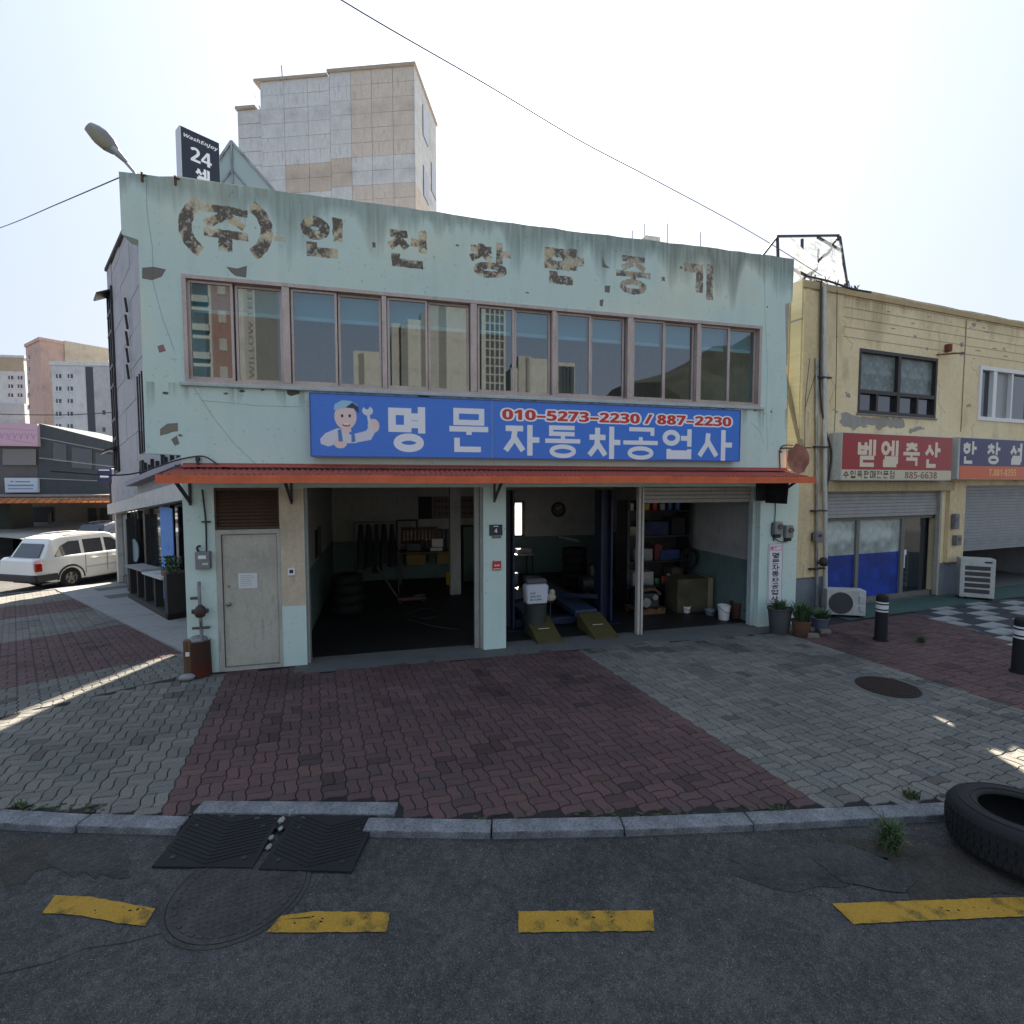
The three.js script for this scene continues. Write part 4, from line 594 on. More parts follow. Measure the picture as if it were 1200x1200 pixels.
function pottedPlant(name, label, pos, r, h, m, leaves, spread, lh, seedN) {
  const t = thing(name, label, 'plant pot', pos, 0, 'pots by the right pier'); seed = seedN;
  mesh('pot', lathe([[0, 0], [r * 0.78, 0], [r, h], [r * 1.06, h], [r * 1.06, h - 0.03], [r * 0.9, h - 0.03], [r * 0.86, h - 0.05], [0, h - 0.05]], 20), m, t);
  const L = []; for (let i = 0; i < leaves; i++) { const a = rnd() * 6.28, l = rr(0.5, 1) * lh, s = rr(0.2, 1) * spread, w = rr(0.008, 0.02), x = r * 0.6 * rnd() * Math.cos(a), z = r * 0.6 * rnd() * Math.sin(a), tip = [x + s * Math.cos(a), h + l, z + s * Math.sin(a)], mid = [x + s * 0.5 * Math.cos(a), h + l * 0.75, z + s * 0.5 * Math.sin(a)], n = [-Math.sin(a) * w, 0, Math.cos(a) * w];
    L.push([[x - n[0] / 2, h - 0.04, z - n[2] / 2], [x + n[0] / 2, h - 0.04, z + n[2] / 2], [mid[0] + n[0], mid[1], mid[2] + n[2]], [mid[0] - n[0], mid[1], mid[2] - n[2]]], [[mid[0] - n[0], mid[1], mid[2] - n[2]], [mid[0] + n[0], mid[1], mid[2] + n[2]], [tip[0] + n[0] * 0.2, tip[1], tip[2]], [tip[0], tip[1], tip[2]]]); }
  if (leaves) mesh('leaves', quads(L), M.leaf, t); return t;
}
{
  const g = (x, y) => { const p = G(x, y); return W3(p[0], 0, p[1]); };
  pottedPlant('plant_pot', 'large grey tub with low leaves under the vertical sign', g(913, 741), 0.2, 0.45, dirty([0.10, 0.10, 0.105], 0.7, 0.5), 60, 0.16, 0.14, 71);
  pottedPlant('plant_pot', 'dark clay pot with arching green grass beside grey tub', g(938, 745), 0.15, 0.28, M.clay, 120, 0.32, 0.34, 72);
  pottedPlant('plant_pot', 'round glazed blue grey pot on bricks next to air conditioner', g(960, 739), 0.15, 0.25, mat([0.10, 0.12, 0.17], 0.3), 70, 0.24, 0.16, 73);
  for (const [x, y, w, lb] of [[952, 747, 0.19, 'loose pale brick lying in front of the clay pot'], [966, 742, 0.19, 'loose pale brick before the round glazed pot'], [953, 739, 0.17, 'loose brick tucked between clay pot and glazed pot']]) { const p = g(x, y), b = thing('loose_brick', lb, 'brick', p.clone().setY(0), rr(-0.3, 0.5), 'loose bricks by the pots'); mesh('brick', rb(-w / 2, w / 2, 0, 0.07, -0.05, 0.05, 0.006), dirty([0.24, 0.2, 0.17], 0.9, 0.4), b); }
}

// ---------------------------------------------------------------- inside the workshop
{
  const at = (px, py, out) => { const [u, v] = FA.px(px, py, out); return [u, v]; };
  const framed = (px0, py0, px1, py1, out, label, paint, fr = M.dark) => { const [a, b] = at(px0, py0, out), [c, d] = at(px1, py1, out), o = onF('framed_picture', label, 'picture', 0, 0, 0); mesh('frame', [bb(a, c, d, b, out - 0.03, out)], fr, o); const [cv, x] = canvas(128, 128, 'rgb(150,146,135)'); paint(x); face('print', a + 0.05, c - 0.05, d + 0.05, b - 0.05, out + 0.002, ctex(cv), o, 0.5); };
  const lines = (x) => { x.fillStyle = 'rgba(60,60,60,.6)'; for (let i = 0; i < 9; i++) x.fillRect(12, 10 + i * 13, rr(50, 104), 5); };
  framed(464, 609, 490, 645, -6.44, 'tall framed chart on the workshop back wall', lines);
  framed(496, 620, 519.5, 646, -6.44, 'framed picture with glossy glass beside tall chart', (x) => { x.fillStyle = 'rgb(70,76,74)'; x.fillRect(0, 0, 128, 128); lines(x); });
  framed(521, 620, 544, 645, -6.44, 'olive framed picture nearest the centre pier on back wall', (x) => { x.fillStyle = 'rgb(78,80,62)'; x.fillRect(0, 0, 128, 128); });
  const bn = onF('wall_banner', 'long faded banner across the top of workshop back wall', 'banner'); { const [a, b] = at(490, 582, -6.45), [c, d] = at(562, 607, -6.45); const [cv, x] = canvas(512, 180, 'rgb(112,100,96)'); x.fillStyle = 'rgb(45,42,44)'; x.fillRect(0, 0, 110, 180); x.fillStyle = 'rgba(60,55,55,.6)'; for (let r = 0; r < 3; r++) for (let i = 0; i < 12; i++) x.fillRect(130 + i * 30, 22 + r * 52, rr(10, 24), 26); face('sheet', a, c, d, b, -6.44, ctex(cv), bn, 0.8); }
  const ps = onF('wall_poster', 'two curling posters on the left workshop wall', 'poster'); for (const [z0, z1, y0, y1, col] of [[-3.0, -2.6, 1.2, 1.75, [0.03, 0.03, 0.03]], [-3.6, -3.1, 1.1, 1.78, [0.20, 0.19, 0.17]], [-1.5, -1.2, 1.35, 1.7, [0.1, 0.1, 0.095]], [-1.5, -1.2, 1.8, 2.15, [0.1, 0.1, 0.095]]]) mesh('poster', bb(1.202, 1.212, y0, y1, z0, z1), mat(col, 0.7, { map: T.mottle }), ps);
  const dr = onF('dark_opening_panel', 'dark panel painted as the shaded door opening in the left workshop wall', 'door'); mesh('leaf', rb(1.2, 1.25, 0.01, 1.55, -1.2, -0.42, 0.01), mat([0.02, 0.017, 0.015], 0.7), dr); mesh('handle', bb(1.25, 1.28, 0.75, 0.85, -1.1, -1.08), M.steel, dr);  // dark panel stands in for the shade of a door opening
  const cl = onF('wall_clock', 'round wall clock high on workshop back wall', 'clock'); { const [u, v] = at(654.5, 597, -6.42); mesh('rim', fin(new THREE.TorusGeometry(0.2, 0.025, 8, 28)).translate(u, v, -6.43), M.dark, cl); mesh('dial', cylZ(0.2, 0.02, u, v, -6.455, 28), mat([0.12, 0.12, 0.12], 0.4), cl); mesh('hand', [bar([u, v, -6.44], [u + 0.08, v + 0.09, -6.44], 0.012), bar([u, v, -6.44], [u - 0.06, v + 0.05, -6.44], 0.014)], M.white, cl); }
  const wb = onF('workbench', 'cluttered timber workbench against the workshop back wall', 'workbench'); { const z0 = -6.3, z1 = -5.7; mesh('top', rb(2.9, 4.5, 0.8, 0.85, z0, z1, 0.01), mat([0.28, 0.22, 0.10], 0.7, { map: T.wood }), wb); for (const x of [2.95, 4.42]) for (const z of [z0 + 0.05, z1 - 0.05]) mesh('leg', bb(x - 0.03, x + 0.03, 0, 0.8, z - 0.03, z + 0.03), M.darkSteel, wb); mesh('drawer', [rb(3.9, 4.35, 0.5, 0.79, z1 - 0.4, z1 - 0.02, 0.01), rb(3.1, 3.6, 0.5, 0.79, z1 - 0.4, z1 - 0.02, 0.01)], mat([0.22, 0.16, 0.05], 0.7), wb); }
  const onB = (name, label, cat, u, y, z, geo, m) => { const o = onF(name, label, cat, u, y, z); mesh('body', geo, m, o); return o; };
  onB('paper_pile', 'pile of white papers on the timber workbench', 'papers', 3.9, 0.852, -5.95, [rb(-0.16, 0.16, 0, 0.08, -0.12, 0.12, 0.005), rb(-0.1, 0.2, 0.082, 0.3, -0.12, -0.09, 0.005)], M.white);
  onB('tool_box', 'dark tool box on the timber workbench', 'tool box', 3.3, 0.852, -6, [rb(-0.2, 0.2, 0, 0.22, -0.12, 0.12, 0.02), bar([-0.1, 0.27, 0], [0.1, 0.27, 0], 0.02), bar([-0.1, 0.2, 0], [-0.1, 0.27, 0], 0.02), bar([0.1, 0.2, 0], [0.1, 0.27, 0], 0.02)], mat([0.05, 0.06, 0.055], 0.5));
  onB('yellow_can', 'yellow oil can on the floor by the workbench', 'can', 4.2, 0.002, -5.45, [cyl(0.1, 0.1, 0.34, 0, 0, 0, 18), cyl(0.03, 0.025, 0.05, 0.04, 0.34, 0, 10)], mat([0.55, 0.38, 0.03], 0.45));
  // overalls hung on a rail, tyres, tool board and shelves of cans
  { const o = onF('coat_rail', 'steel rail hung with dark overalls near the left workshop wall', 'coat rail', 2.35, 0, -4.6), cl = mat([0.022, 0.024, 0.03], 0.95); mesh('frame', [bar([-0.5, 0.02, 0], [-0.5, 1.75, 0], 0.03), bar([0.5, 0.02, 0], [0.5, 1.75, 0], 0.03), bar([-0.5, 1.75, 0], [0.5, 1.75, 0], 0.03), bar([-0.5, 0.02, -0.25], [-0.5, 0.02, 0.25], 0.03), bar([0.5, 0.02, -0.25], [0.5, 0.02, 0.25], 0.03)], M.darkSteel, o); for (let i = 0; i < 5; i++) { const x = -0.36 + i * 0.18, L = 0.9 + 0.25 * hash(i, 3); const g0 = new THREE.CylinderGeometry(0.07, 0.2, L, 18, 6, true), q = g0.attributes.position; for (let k = 0; k < q.count; k++) { const a = Math.atan2(q.getZ(k), q.getX(k)), f = 1 + 0.14 * Math.sin(a * 4 + i * 2 + q.getY(k) * 3); q.setX(k, q.getX(k) * 0.6 * f); q.setZ(k, q.getZ(k) * 1.3 * f); } g0.computeVertexNormals(); mesh('garment', fin(g0).translate(x, 1.7 - L / 2, 0), cl, o); } }
  { const pr = [[0.19, 0.03], [0.22, 0], [0.29, 0.005], [0.315, 0.04], [0.32, 0.1], [0.315, 0.16], [0.29, 0.195], [0.22, 0.2], [0.19, 0.17], [0.2, 0.16], [0.27, 0.1], [0.2, 0.04], [0.19, 0.03]]; let n = 0; for (const [u, z, c] of [[1.75, -3.1, 4], [3.6, -6.0, 0], [7.3, -4.4, 5]]) for (let k = 0; k < c; k++) { const o = onF('stacked_tyre', ['lowest', 'second', 'third', 'fourth', 'topmost'][c === 4 && k === 3 ? 4 : k] + (u < 2 ? ' black tyre of the stack by the left workshop wall' : ' black tyre of the stack at the back of right bay'), 'tyre', u + 0.02 * hash(k, n), 0.003 + k * 0.201, z, u < 2 ? 'tyres stacked by the left wall' : 'tyres stacked in the right bay'); mesh('carcass', lathe(pr, 28), M.rubber, o); n++; } }
  { const o = onF('tool_board', 'wooden board of hanging spanners above the workbench', 'tool board', 0, 0, 0); mesh('board', bb(3.0, 4.0, 1.0, 1.45, -6.44, -6.42), M.wood, o); for (let i = 0; i < 9; i++) mesh('tool', [bb(3.07 + i * 0.1, 3.09 + i * 0.1, 1.1 + 0.02 * (i % 3), 1.36, -6.42, -6.405), cylZ(0.024, 0.014, 3.08 + i * 0.1, 1.1 + 0.02 * (i % 3), -6.41, 10)], M.steel, o); }
  { seed = 77; const cols = [[0.5, 0.06, 0.05], [0.55, 0.5, 0.42], [0.05, 0.12, 0.35], [0.6, 0.42, 0.05], [0.35, 0.36, 0.36], [0.06, 0.22, 0.1]], cm = cols.map((c) => mat(c, 0.45)), seen = {}, names = ['red', 'pale', 'blue', 'yellow', 'grey', 'green'], spot = [];
    for (let i = 0; i < 7; i++) spot.push([7.75 + i * 0.19, 2.082, 'top shelf of the right bay']); for (let i = 0; i < 4; i++) spot.push([8.4 + i * 0.16, 0.432, 'lowest shelf of the right bay']); for (let i = 0; i < 5; i++) spot.push([5.35 + i * 0.16, 1.772, 'wall shelf behind the vehicle lift']);
    spot.forEach(([u, y, where], i) => { const c = Math.floor(rnd() * 6), h = rr(0.14, 0.26), r = rr(0.045, 0.07), z = where.startsWith('wall') ? -6.3 : -2.2, o = onF('oil_can', names[c] + ' oil can ' + (seen[names[c] + where] ? 'beyond another ' + names[c] + ' one ' : '') + 'on the ' + where, 'can', u, y, z, 'oil cans on the ' + where); seen[names[c] + where] = 1; mesh('can', lathe([[0, 0], [r, 0], [r, h * 0.86], [r * 0.8, h * 0.92], [0, h * 0.93]], 14), cm[c], o); mesh('cap', cyl(r * 0.35, r * 0.3, h * 0.1, r * 0.3, h * 0.92, 0, 10), M.black, o); });
    const sh = onF('wall_shelf', 'plank shelf on brackets behind the vehicle lift', 'shelf'); mesh('plank', rb(5.2, 6.05, 1.74, 1.77, -6.44, -6.16, 0.005), M.wood, sh); for (const u of [5.3, 5.95]) mesh('bracket', bar([u, 1.55, -6.44], [u, 1.74, -6.2], 0.02), M.darkSteel, sh);
    const hose = onF('air_hose', 'black air hose lying in loops on the workshop floor', 'hose'); mesh('hose', tube([[3.2, 0.015, -3.4], [2.9, 0.015, -2.7], [3.3, 0.015, -2.1], [3.7, 0.015, -2.5], [3.3, 0.016, -2.9], [2.9, 0.03, -2.3], [3.4, 0.015, -1.5], [3.8, 0.015, -1.2]], 0.012, 80, 6), mat([0.03, 0.03, 0.032], 0.6), hose);
    const jk = onF('trolley_jack', 'dark red trolley jack standing in the left bay', 'jack', 3.1, 0.004, -3.6); mesh('chassis', rb(-0.32, 0.32, 0.06, 0.14, -0.12, 0.12, 0.02), mat([0.06, 0.02, 0.02], 0.5), jk); mesh('handle', bar([-0.3, 0.12, 0], [-0.75, 0.85, 0], 0.035), M.darkSteel, jk); mesh('lift_pad', [cyl(0.06, 0.06, 0.03, 0.26, 0.16, 0, 14), bar([0, 0.12, 0], [0.26, 0.17, 0], 0.05)], M.darkSteel, jk); for (const x of [-0.25, 0.25]) for (const z of [-0.13, 0.13]) mesh('wheel', cylZ(0.05, 0.03, x, 0.05, z, 12), M.rubber, jk);
  }
  // vehicle lift
  { const o = onF('vehicle_lift', 'blue two post vehicle lift with olive drive-on ramps', 'lift', 0, 0, 0), bl = mat([0.012, 0.02, 0.06], 0.5, { map: T.mottle }), ol = dirty([0.10, 0.085, 0.025], 0.7, 0.8);
    for (const u of [4.68, 6.62]) { mesh('post', [bb(u - 0.12, u + 0.12, 0.02, 2.55, -1.3, -1.12), bb(u - 0.12, u - 0.08, 0.02, 2.55, -1.119, -0.98), bb(u + 0.08, u + 0.12, 0.02, 2.55, -1.119, -0.98)], bl, o); mesh('foot_plate', bb(u - 0.25, u + 0.25, 0.003, 0.018, -1.45, -0.85), bl, o); }
    mesh('cross_beam', rb(4.82, 6.48, 0.02, 0.16, -1.22, -1.02, 0.01), bl, o); mesh('runway', [rb(4.95, 5.4, 0.17, 0.3, -4.6, -0.9, 0.02), rb(5.95, 6.4, 0.17, 0.3, -4.6, -0.9, 0.02)], mat([0.03, 0.05, 0.10], 0.6), o);
    for (const u of [4.95, 5.97]) { const q = mesh('ramp', ext([[0, 0.004], [0.82, 0.004], [0.82, 0.03], [0.06, 0.26], [0, 0.26]], 0.44, [], 0.004).rotateY(-Math.PI / 2), ol, o); q.position.set(u + 0.44, 0, -0.86); mesh('grip_strip', [bb(-0.32, -0.12, 0.15, 0.155, 0.44, 0.455)], M.white, q); }
    mesh('hydraulic_arm', [bar([4.8, 0.5, -1.1], [5.4, 0.45, -1.6], 0.08), bar([6.5, 0.5, -1.1], [5.95, 0.45, -1.6], 0.08)], bl, o); }
  { const [u] = at(627, 705, -0.75), o = onF('printed_bag', 'white cloth bag printed with three lines of black words', 'bag', u, 0.53, -0.72), [cv, x] = canvas(256, 224, 'rgb(196,200,210)'); x.fillStyle = 'rgb(30,30,34)'; x.font = 'bold 34px sans-serif'; ['STAY', 'HEALTHY', 'BE CLEAN'].forEach((s, i) => x.fillText(s, 26, 104 + i * 42)); for (let i = 0; i < 40; i++) { x.fillStyle = `rgba(90,95,110,${0.12 * rnd()})`; x.fillRect(rnd() * 256, rnd() * 224, rr(2, 10), rr(20, 80)); }
    const g = fin(new RoundedBoxGeometry(0.42, 0.36, 0.24, 4, 0.06)); const p = g.attributes.position; for (let i = 0; i < p.count; i++) p.setX(i, p.getX(i) * (1 + 0.06 * Math.sin(p.getY(i) * 14 + p.getZ(i) * 9))); g.computeVertexNormals(); g.translate(0, 0.18, 0); mesh('cloth', g, mat([0.55, 0.57, 0.62], 0.9), o); face('print', -0.175, 0.175, 0.03, 0.33, 0.124, ctex(cv), o, 0.9); mesh('open_top', rb(-0.19, 0.19, 0.36, 0.45, -0.09, 0.09, 0.04), mat([0.10, 0.10, 0.10], 0.9), o);
    const dmm = onF('oil_drum', 'dark squat oil drum beneath the printed white bag', 'drum', u, 0.002, -0.72); mesh('shell', lathe([[0, 0], [0.2, 0], [0.21, 0.02], [0.2, 0.17], [0.21, 0.18], [0.2, 0.19], [0.2, 0.34], [0.21, 0.35], [0.2, 0.36], [0.2, 0.51], [0.21, 0.527], [0, 0.527]], 24), mat([0.03, 0.035, 0.03], 0.6), dmm);
    const gl = onF('work_gloves', 'pale crumpled work gloves beside the printed bag', 'gloves', u + 0.3, 0.53, -0.78); mesh('gloves', [fin(new THREE.IcosahedronGeometry(0.09, 1)).scale(1.2, 0.9, 0.7).translate(0, 0.08, 0), fin(new THREE.IcosahedronGeometry(0.06, 1)).translate(0.03, 0.17, 0)], mat([0.4, 0.37, 0.28], 0.95), gl); const st = onF('side_stand', 'thin steel stand holding the pale work gloves', 'stand', u + 0.3, 0.002, -0.78); mesh('stand', [cyl(0.015, 0.015, 0.52, 0, 0, 0, 8), cyl(0.1, 0.1, 0.015, 0, 0, 0, 16), cyl(0.07, 0.07, 0.01, 0, 0.52, 0, 16)], M.darkSteel, st); }
  // cabinets, boxes and jars at the back of the lift bay
  { const o = onF('steel_cabinet', 'dark green steel cabinet behind the vehicle lift', 'cabinet', 4.9, 0.002, -5.9); mesh('carcass', rb(-0.3, 0.3, 0, 1.5, -0.22, 0.22, 0.01), mat([0.03, 0.06, 0.045], 0.5), o); mesh('door', [rb(-0.29, -0.005, 0.05, 1.45, 0.22, 0.235, 0.005), rb(0.005, 0.29, 0.05, 1.45, 0.22, 0.235, 0.005)], mat([0.035, 0.07, 0.052], 0.5), o); mesh('handle', bb(0.02, 0.04, 0.7, 0.85, 0.235, 0.255), M.steel, o); }
  const carton = (u, y, z, w, h, d, col, label) => { const o = onF('carton', label, 'box', u, y, z); mesh('box', rb(-w / 2, w / 2, 0, h, -d / 2, d / 2, 0.008), mat(col, 0.85, { map: T.mottle }), o); mesh('tape', bb(-0.03, 0.03, h, h + 0.002, -d / 2, d / 2), mat([0.3, 0.25, 0.15], 0.5), o); };
  const tb = onF('parts_table', 'steel table heaped with cartons behind the lift', 'table'); mesh('top', rb(5.3, 6.6, 0.66, 0.7, -6.3, -5.6, 0.01), M.galv, tb); for (const x of [5.35, 6.55]) for (const z of [-6.25, -5.65]) mesh('leg', bb(x - 0.02, x + 0.02, 0, 0.66, z - 0.02, z + 0.02), M.darkSteel, tb);
  carton(5.75, 0.702, -5.9, 0.5, 0.3, 0.36, [0.32, 0.30, 0.25], 'open pale carton on the parts table'); carton(5.7, 1.004, -5.9, 0.34, 0.22, 0.3, [0.25, 0.24, 0.22], 'small grey carton stacked on pale carton'); carton(6.35, 0.702, -5.9, 0.4, 0.12, 0.3, [0.5, 0.5, 0.48], 'flat white carton on the parts table by rear window'); carton(5.2, 0.002, -5.1, 0.5, 0.5, 0.4, [0.16, 0.06, 0.05], 'dark red carton on the floor before parts table'); carton(5.75, 0.002, -5.1, 0.4, 0.3, 0.3, [0.35, 0.35, 0.32], 'pale carton on the floor before parts table');
  { const o = onF('fluorescent_fitting', 'unlit tube light leaning across the back wall', 'lamp'); const [a, b] = at(655, 629, -6.4), [c, d] = at(678, 634, -6.4); mesh('batten', bar([a, b, -6.4], [c, d, -6.4], 0.07, 0.06), M.offWhite, o); }
  { const o = onF('rear_window_frame', 'metal frame round the bright rear window', 'window frame'); mesh('frame', [bb(6.11, 6.15, 1.11, 2.14, -6.6, -6.44), bb(6.5, 6.54, 1.11, 2.14, -6.6, -6.44), bb(6.15, 6.5, 2.1, 2.14, -6.6, -6.44), bb(6.15, 6.5, 1.11, 1.15, -6.6, -6.44), bb(6.15, 6.5, 1.62, 1.64, -6.55, -6.5)], M.darkSteel, o); }
  // right bay: shelves and pails
  { const o = onF('storage_shelf', 'tall dark shelf of parts along the back of right bay', 'shelf', 0, 0, 0); for (const x of [7.6, 9.1]) mesh('upright', bb(x - 0.03, x + 0.03, 0.003, 2.3, -2.5, -2.0), M.darkSteel, o); for (let i = 0; i < 4; i++) mesh('shelf_board', bb(7.63, 9.07, 0.4 + i * 0.55, 0.43 + i * 0.55, -2.5, -2.0), M.darkSteel, o); mesh('shade_back_panel', bb(7.57, 9.13, 0.4, 2.3, -2.525, -2.505), M.darkSteel, o); }  // back panel is added, its dark colour painting the shade of the bay
  carton(8.0, 0.432, -2.25, 0.5, 0.3, 0.36, [0.4, 0.4, 0.38], 'white carton on the lower shelf of right bay'); carton(8.0, 0.982, -2.25, 0.44, 0.26, 0.36, [0.26, 0.26, 0.25], 'grey carton on the middle shelf of right bay'); carton(8.65, 0.982, -2.25, 0.5, 0.22, 0.36, [0.03, 0.05, 0.16], 'blue carton on the middle shelf of right bay'); carton(8.3, 1.532, -2.25, 0.6, 0.3, 0.36, [0.03, 0.04, 0.10], 'dark blue carton on the upper shelf of right bay');
  carton(8.85, 0.432, -2.25, 0.3, 0.36, 0.36, [0.10, 0.07, 0.045], 'brown carton at the wall end of the lowest shelf'); carton(7.75, 1.532, -2.25, 0.24, 0.2, 0.3, [0.30, 0.27, 0.2], 'small tan carton on the upper shelf of right bay'); carton(8.85, 1.532, -2.25, 0.34, 0.38, 0.36, [0.02, 0.02, 0.022], 'black carton on the upper shelf of right bay'); carton(8.38, 0.982, -2.25, 0.18, 0.34, 0.3, [0.16, 0.03, 0.03], 'narrow red carton on the middle shelf of right bay');
  { const o = onF('engine_block', 'greasy engine block on a pallet before the shelves', 'engine', 7.75, 0.004, -1.55), em = mat([0.06, 0.058, 0.055], 0.45, { metalness: 0.5, map: T.mottle }); mesh('block', [rb(-0.24, 0.24, 0.12, 0.42, -0.18, 0.18, 0.03), rb(-0.2, 0.2, 0.42, 0.54, -0.13, 0.13, 0.03)], em, o); mesh('pulley', [cylZ(0.1, 0.04, -0.08, 0.24, 0.2, 18), cylZ(0.06, 0.04, 0.12, 0.34, 0.2, 16)], M.steel, o); mesh('manifold', tube([[-0.2, 0.46, 0.16], [-0.1, 0.5, 0.22], [0.1, 0.5, 0.22], [0.24, 0.4, 0.2]], 0.03, 20, 8), M.rust, o); for (const x of [-0.25, 0, 0.25]) mesh('pallet_board', bb(x - 0.09, x + 0.09, 0.09, 0.115, -0.26, 0.26), M.wood, o); mesh('pallet_runner', bb(-0.34, 0.34, 0, 0.088, 0.16, 0.24), M.wood, o); mesh('pallet_runner', bb(-0.34, 0.34, 0, 0.088, -0.24, -0.16), M.wood, o); }
  { const o = onF('hanging_hoses', 'coiled black hoses hanging beside the shelf uprights', 'hose', 9.0, 1.0, -1.9); for (let i = 0; i < 3; i++) mesh('coil', fin(new THREE.TorusGeometry(0.2 - 0.02 * i, 0.016, 8, 32)).scale(1, 1.25, 1).translate(0.02 * i, 0.02 * i, 0.03 * i), M.rubber, o); mesh('hook', bar([0, 0.24, -0.1], [0, 0.24, 0.12], 0.02), M.darkSteel, o); }
  { const o = onF('chest', 'olive chest with pale end standing before the storage shelf', 'chest', 8.75, 0.002, -1.5); mesh('body', rb(-0.42, 0.3, 0, 0.7, -0.25, 0.25, 0.01), mat([0.09, 0.08, 0.045], 0.8, { map: T.mottle }), o); mesh('end_panel', rb(0.302, 0.42, 0, 0.7, -0.25, 0.25, 0.01), mat([0.22, 0.19, 0.11], 0.8), o); }
  const pail = (px, py, r, h, m, label, nm = 'pail') => { const p = G(px, py), o = thing(nm, label, 'bucket', W3(p[0], 0.004, p[1]), FA.a, 'pails on the workshop floor'); mesh('shell', lathe([[0, 0], [r * 0.82, 0], [r, h], [r * 1.06, h], [r * 1.06, h + 0.015], [r * 0.94, h + 0.015], [r * 0.78, 0.01], [0, 0.01]], 20), m, o); mesh('bail_handle', tube([[-r, h, 0], [-r * 0.7, h * 0.72, r * 0.9], [0, h * 0.6, r * 1.2], [r * 0.7, h * 0.72, r * 0.9], [r, h, 0]], 0.005, 16, 5), M.darkSteel, o); };
  pail(848, 726, 0.12, 0.27, M.white, 'tall white paint pail in the right bay'); pail(863, 724, 0.13, 0.3, mat([0.09, 0.035, 0.025], 0.7), 'rust brown pail next to tall white pail'); pail(804.5, 718, 0.08, 0.12, M.white, 'small white pail farther inside the right bay'); pail(832, 721, 0.1, 0.1, mat([0.2, 0.24, 0.28], 0.6), 'low grey basin left of tall white pail'); pail(881, 727, 0.16, 0.2, mat([0.12, 0.09, 0.08], 0.8), 'wide brown tub against the right pier');
  { const p = G(862, 726), o = thing('broom', 'broom leaning on the right workshop wall', 'broom', W3(p[0] + 0.15, 0.004, p[1] + 0.35), FA.a); mesh('stick', bar([0, 0.1, 0], [0.34, 1.2, -0.1], 0.025), M.wood, o); mesh('bristles', ext([[-0.16, 0], [0.1, 0], [0.04, 0.22], [-0.02, 0.22]], 0.06), mat([0.25, 0.2, 0.1], 1), o); }
  { const o = onF('compressor', 'dark air compressor on wheels in the right bay', 'compressor', 7.35, 0.02, -3.1); mesh('tank', cylX(0.18, 0.8, 0, 0.32, 0, 20), mat([0.03, 0.03, 0.035], 0.5), o); mesh('motor', [rb(-0.2, 0.15, 0.5, 0.75, -0.12, 0.12, 0.03), cylZ(0.14, 0.06, 0.22, 0.6, 0.1)], mat([0.05, 0.05, 0.055], 0.5), o); for (const x of [-0.3, 0.3]) mesh('wheel', cylZ(0.09, 0.05, x, 0.075, 0.15), M.rubber, o); mesh('gauge', cylZ(0.035, 0.03, 0.1, 0.82, 0.1), M.white, o); }
}

// ---------------------------------------------------------------- yellow shop row on the right
function yellowTexture() { // weathered ochre paint: runs below the coping, lost paint under the sill
  const w = 2048, h = 928, k = w / 15, [c, x] = canvas(w, h), im = x.createImageData(w, h), d = im.data;
  for (let j = 0; j < h; j++) for (let i = 0; i < w; i++) {
    const u = i / k - 1, v = 6.8 - j / k, a = fbm(u * 0.9 + 3, v * 0.9, 4), f = fbm(u * 16, v * 16, 3), run = clamp(1.3 - (6.7 - v) / (0.12 + 1.1 * Math.pow(fbm(u * 2.7, 1.3, 3), 2))) * fbm(u * 24, v * 2, 3), st = clamp((fbm(u * 3 + 9, v * 1.2, 4) - 0.56) * 5), s = hash(i, j);
    const bare = fbm(u * 2.4 + 30, v * 4.2, 4) - 0.5 + 0.34 * Math.exp(-Math.pow((v - 4.0) / 0.17, 2)) * (u > -0.2 && u < 3.6 ? 1 : 0.2) > 0.3, q = 4 * (j * w + i), m = clamp(run * 0.5 + st * 0.22);
    const col = bare ? [150, 146, 138] : [224 + 18 * (a - 0.5), 205 + 20 * (a - 0.5), 166 + 26 * (a - 0.5)], dk = [128, 112, 84];
    for (let n = 0; n < 3; n++) d[q + n] = col[n] + (dk[n] - col[n]) * m + 14 * (f - 0.5) + 8 * (s - 0.5); d[q + 3] = 255;
  }
  x.putImageData(im, 0, 0); x.strokeStyle = 'rgba(90,74,50,.6)'; x.lineWidth = 1.3;
  for (let n = 0; n < 12; n++) { let u = rr(-0.5, 9), v = rr(3.9, 6.5); x.beginPath(); x.moveTo((u + 1) * k, (6.8 - v) * k); for (let s = 0; s < 7; s++) { u += rr(-0.12, 0.16); v -= rr(0.02, 0.14); x.lineTo((u + 1) * k, (6.8 - v) * k); } x.stroke(); }
  for (let n = 0; n < 26; n++) { x.fillStyle = 'rgba(70,62,50,.7)'; const u = rr(0, 9), v = rr(5.6, 6.5), l = rr(0.04, 0.2); x.fillRect((u + 1) * k, (6.8 - v) * k, l * k, 2.2); }
  return ctex(c);
}
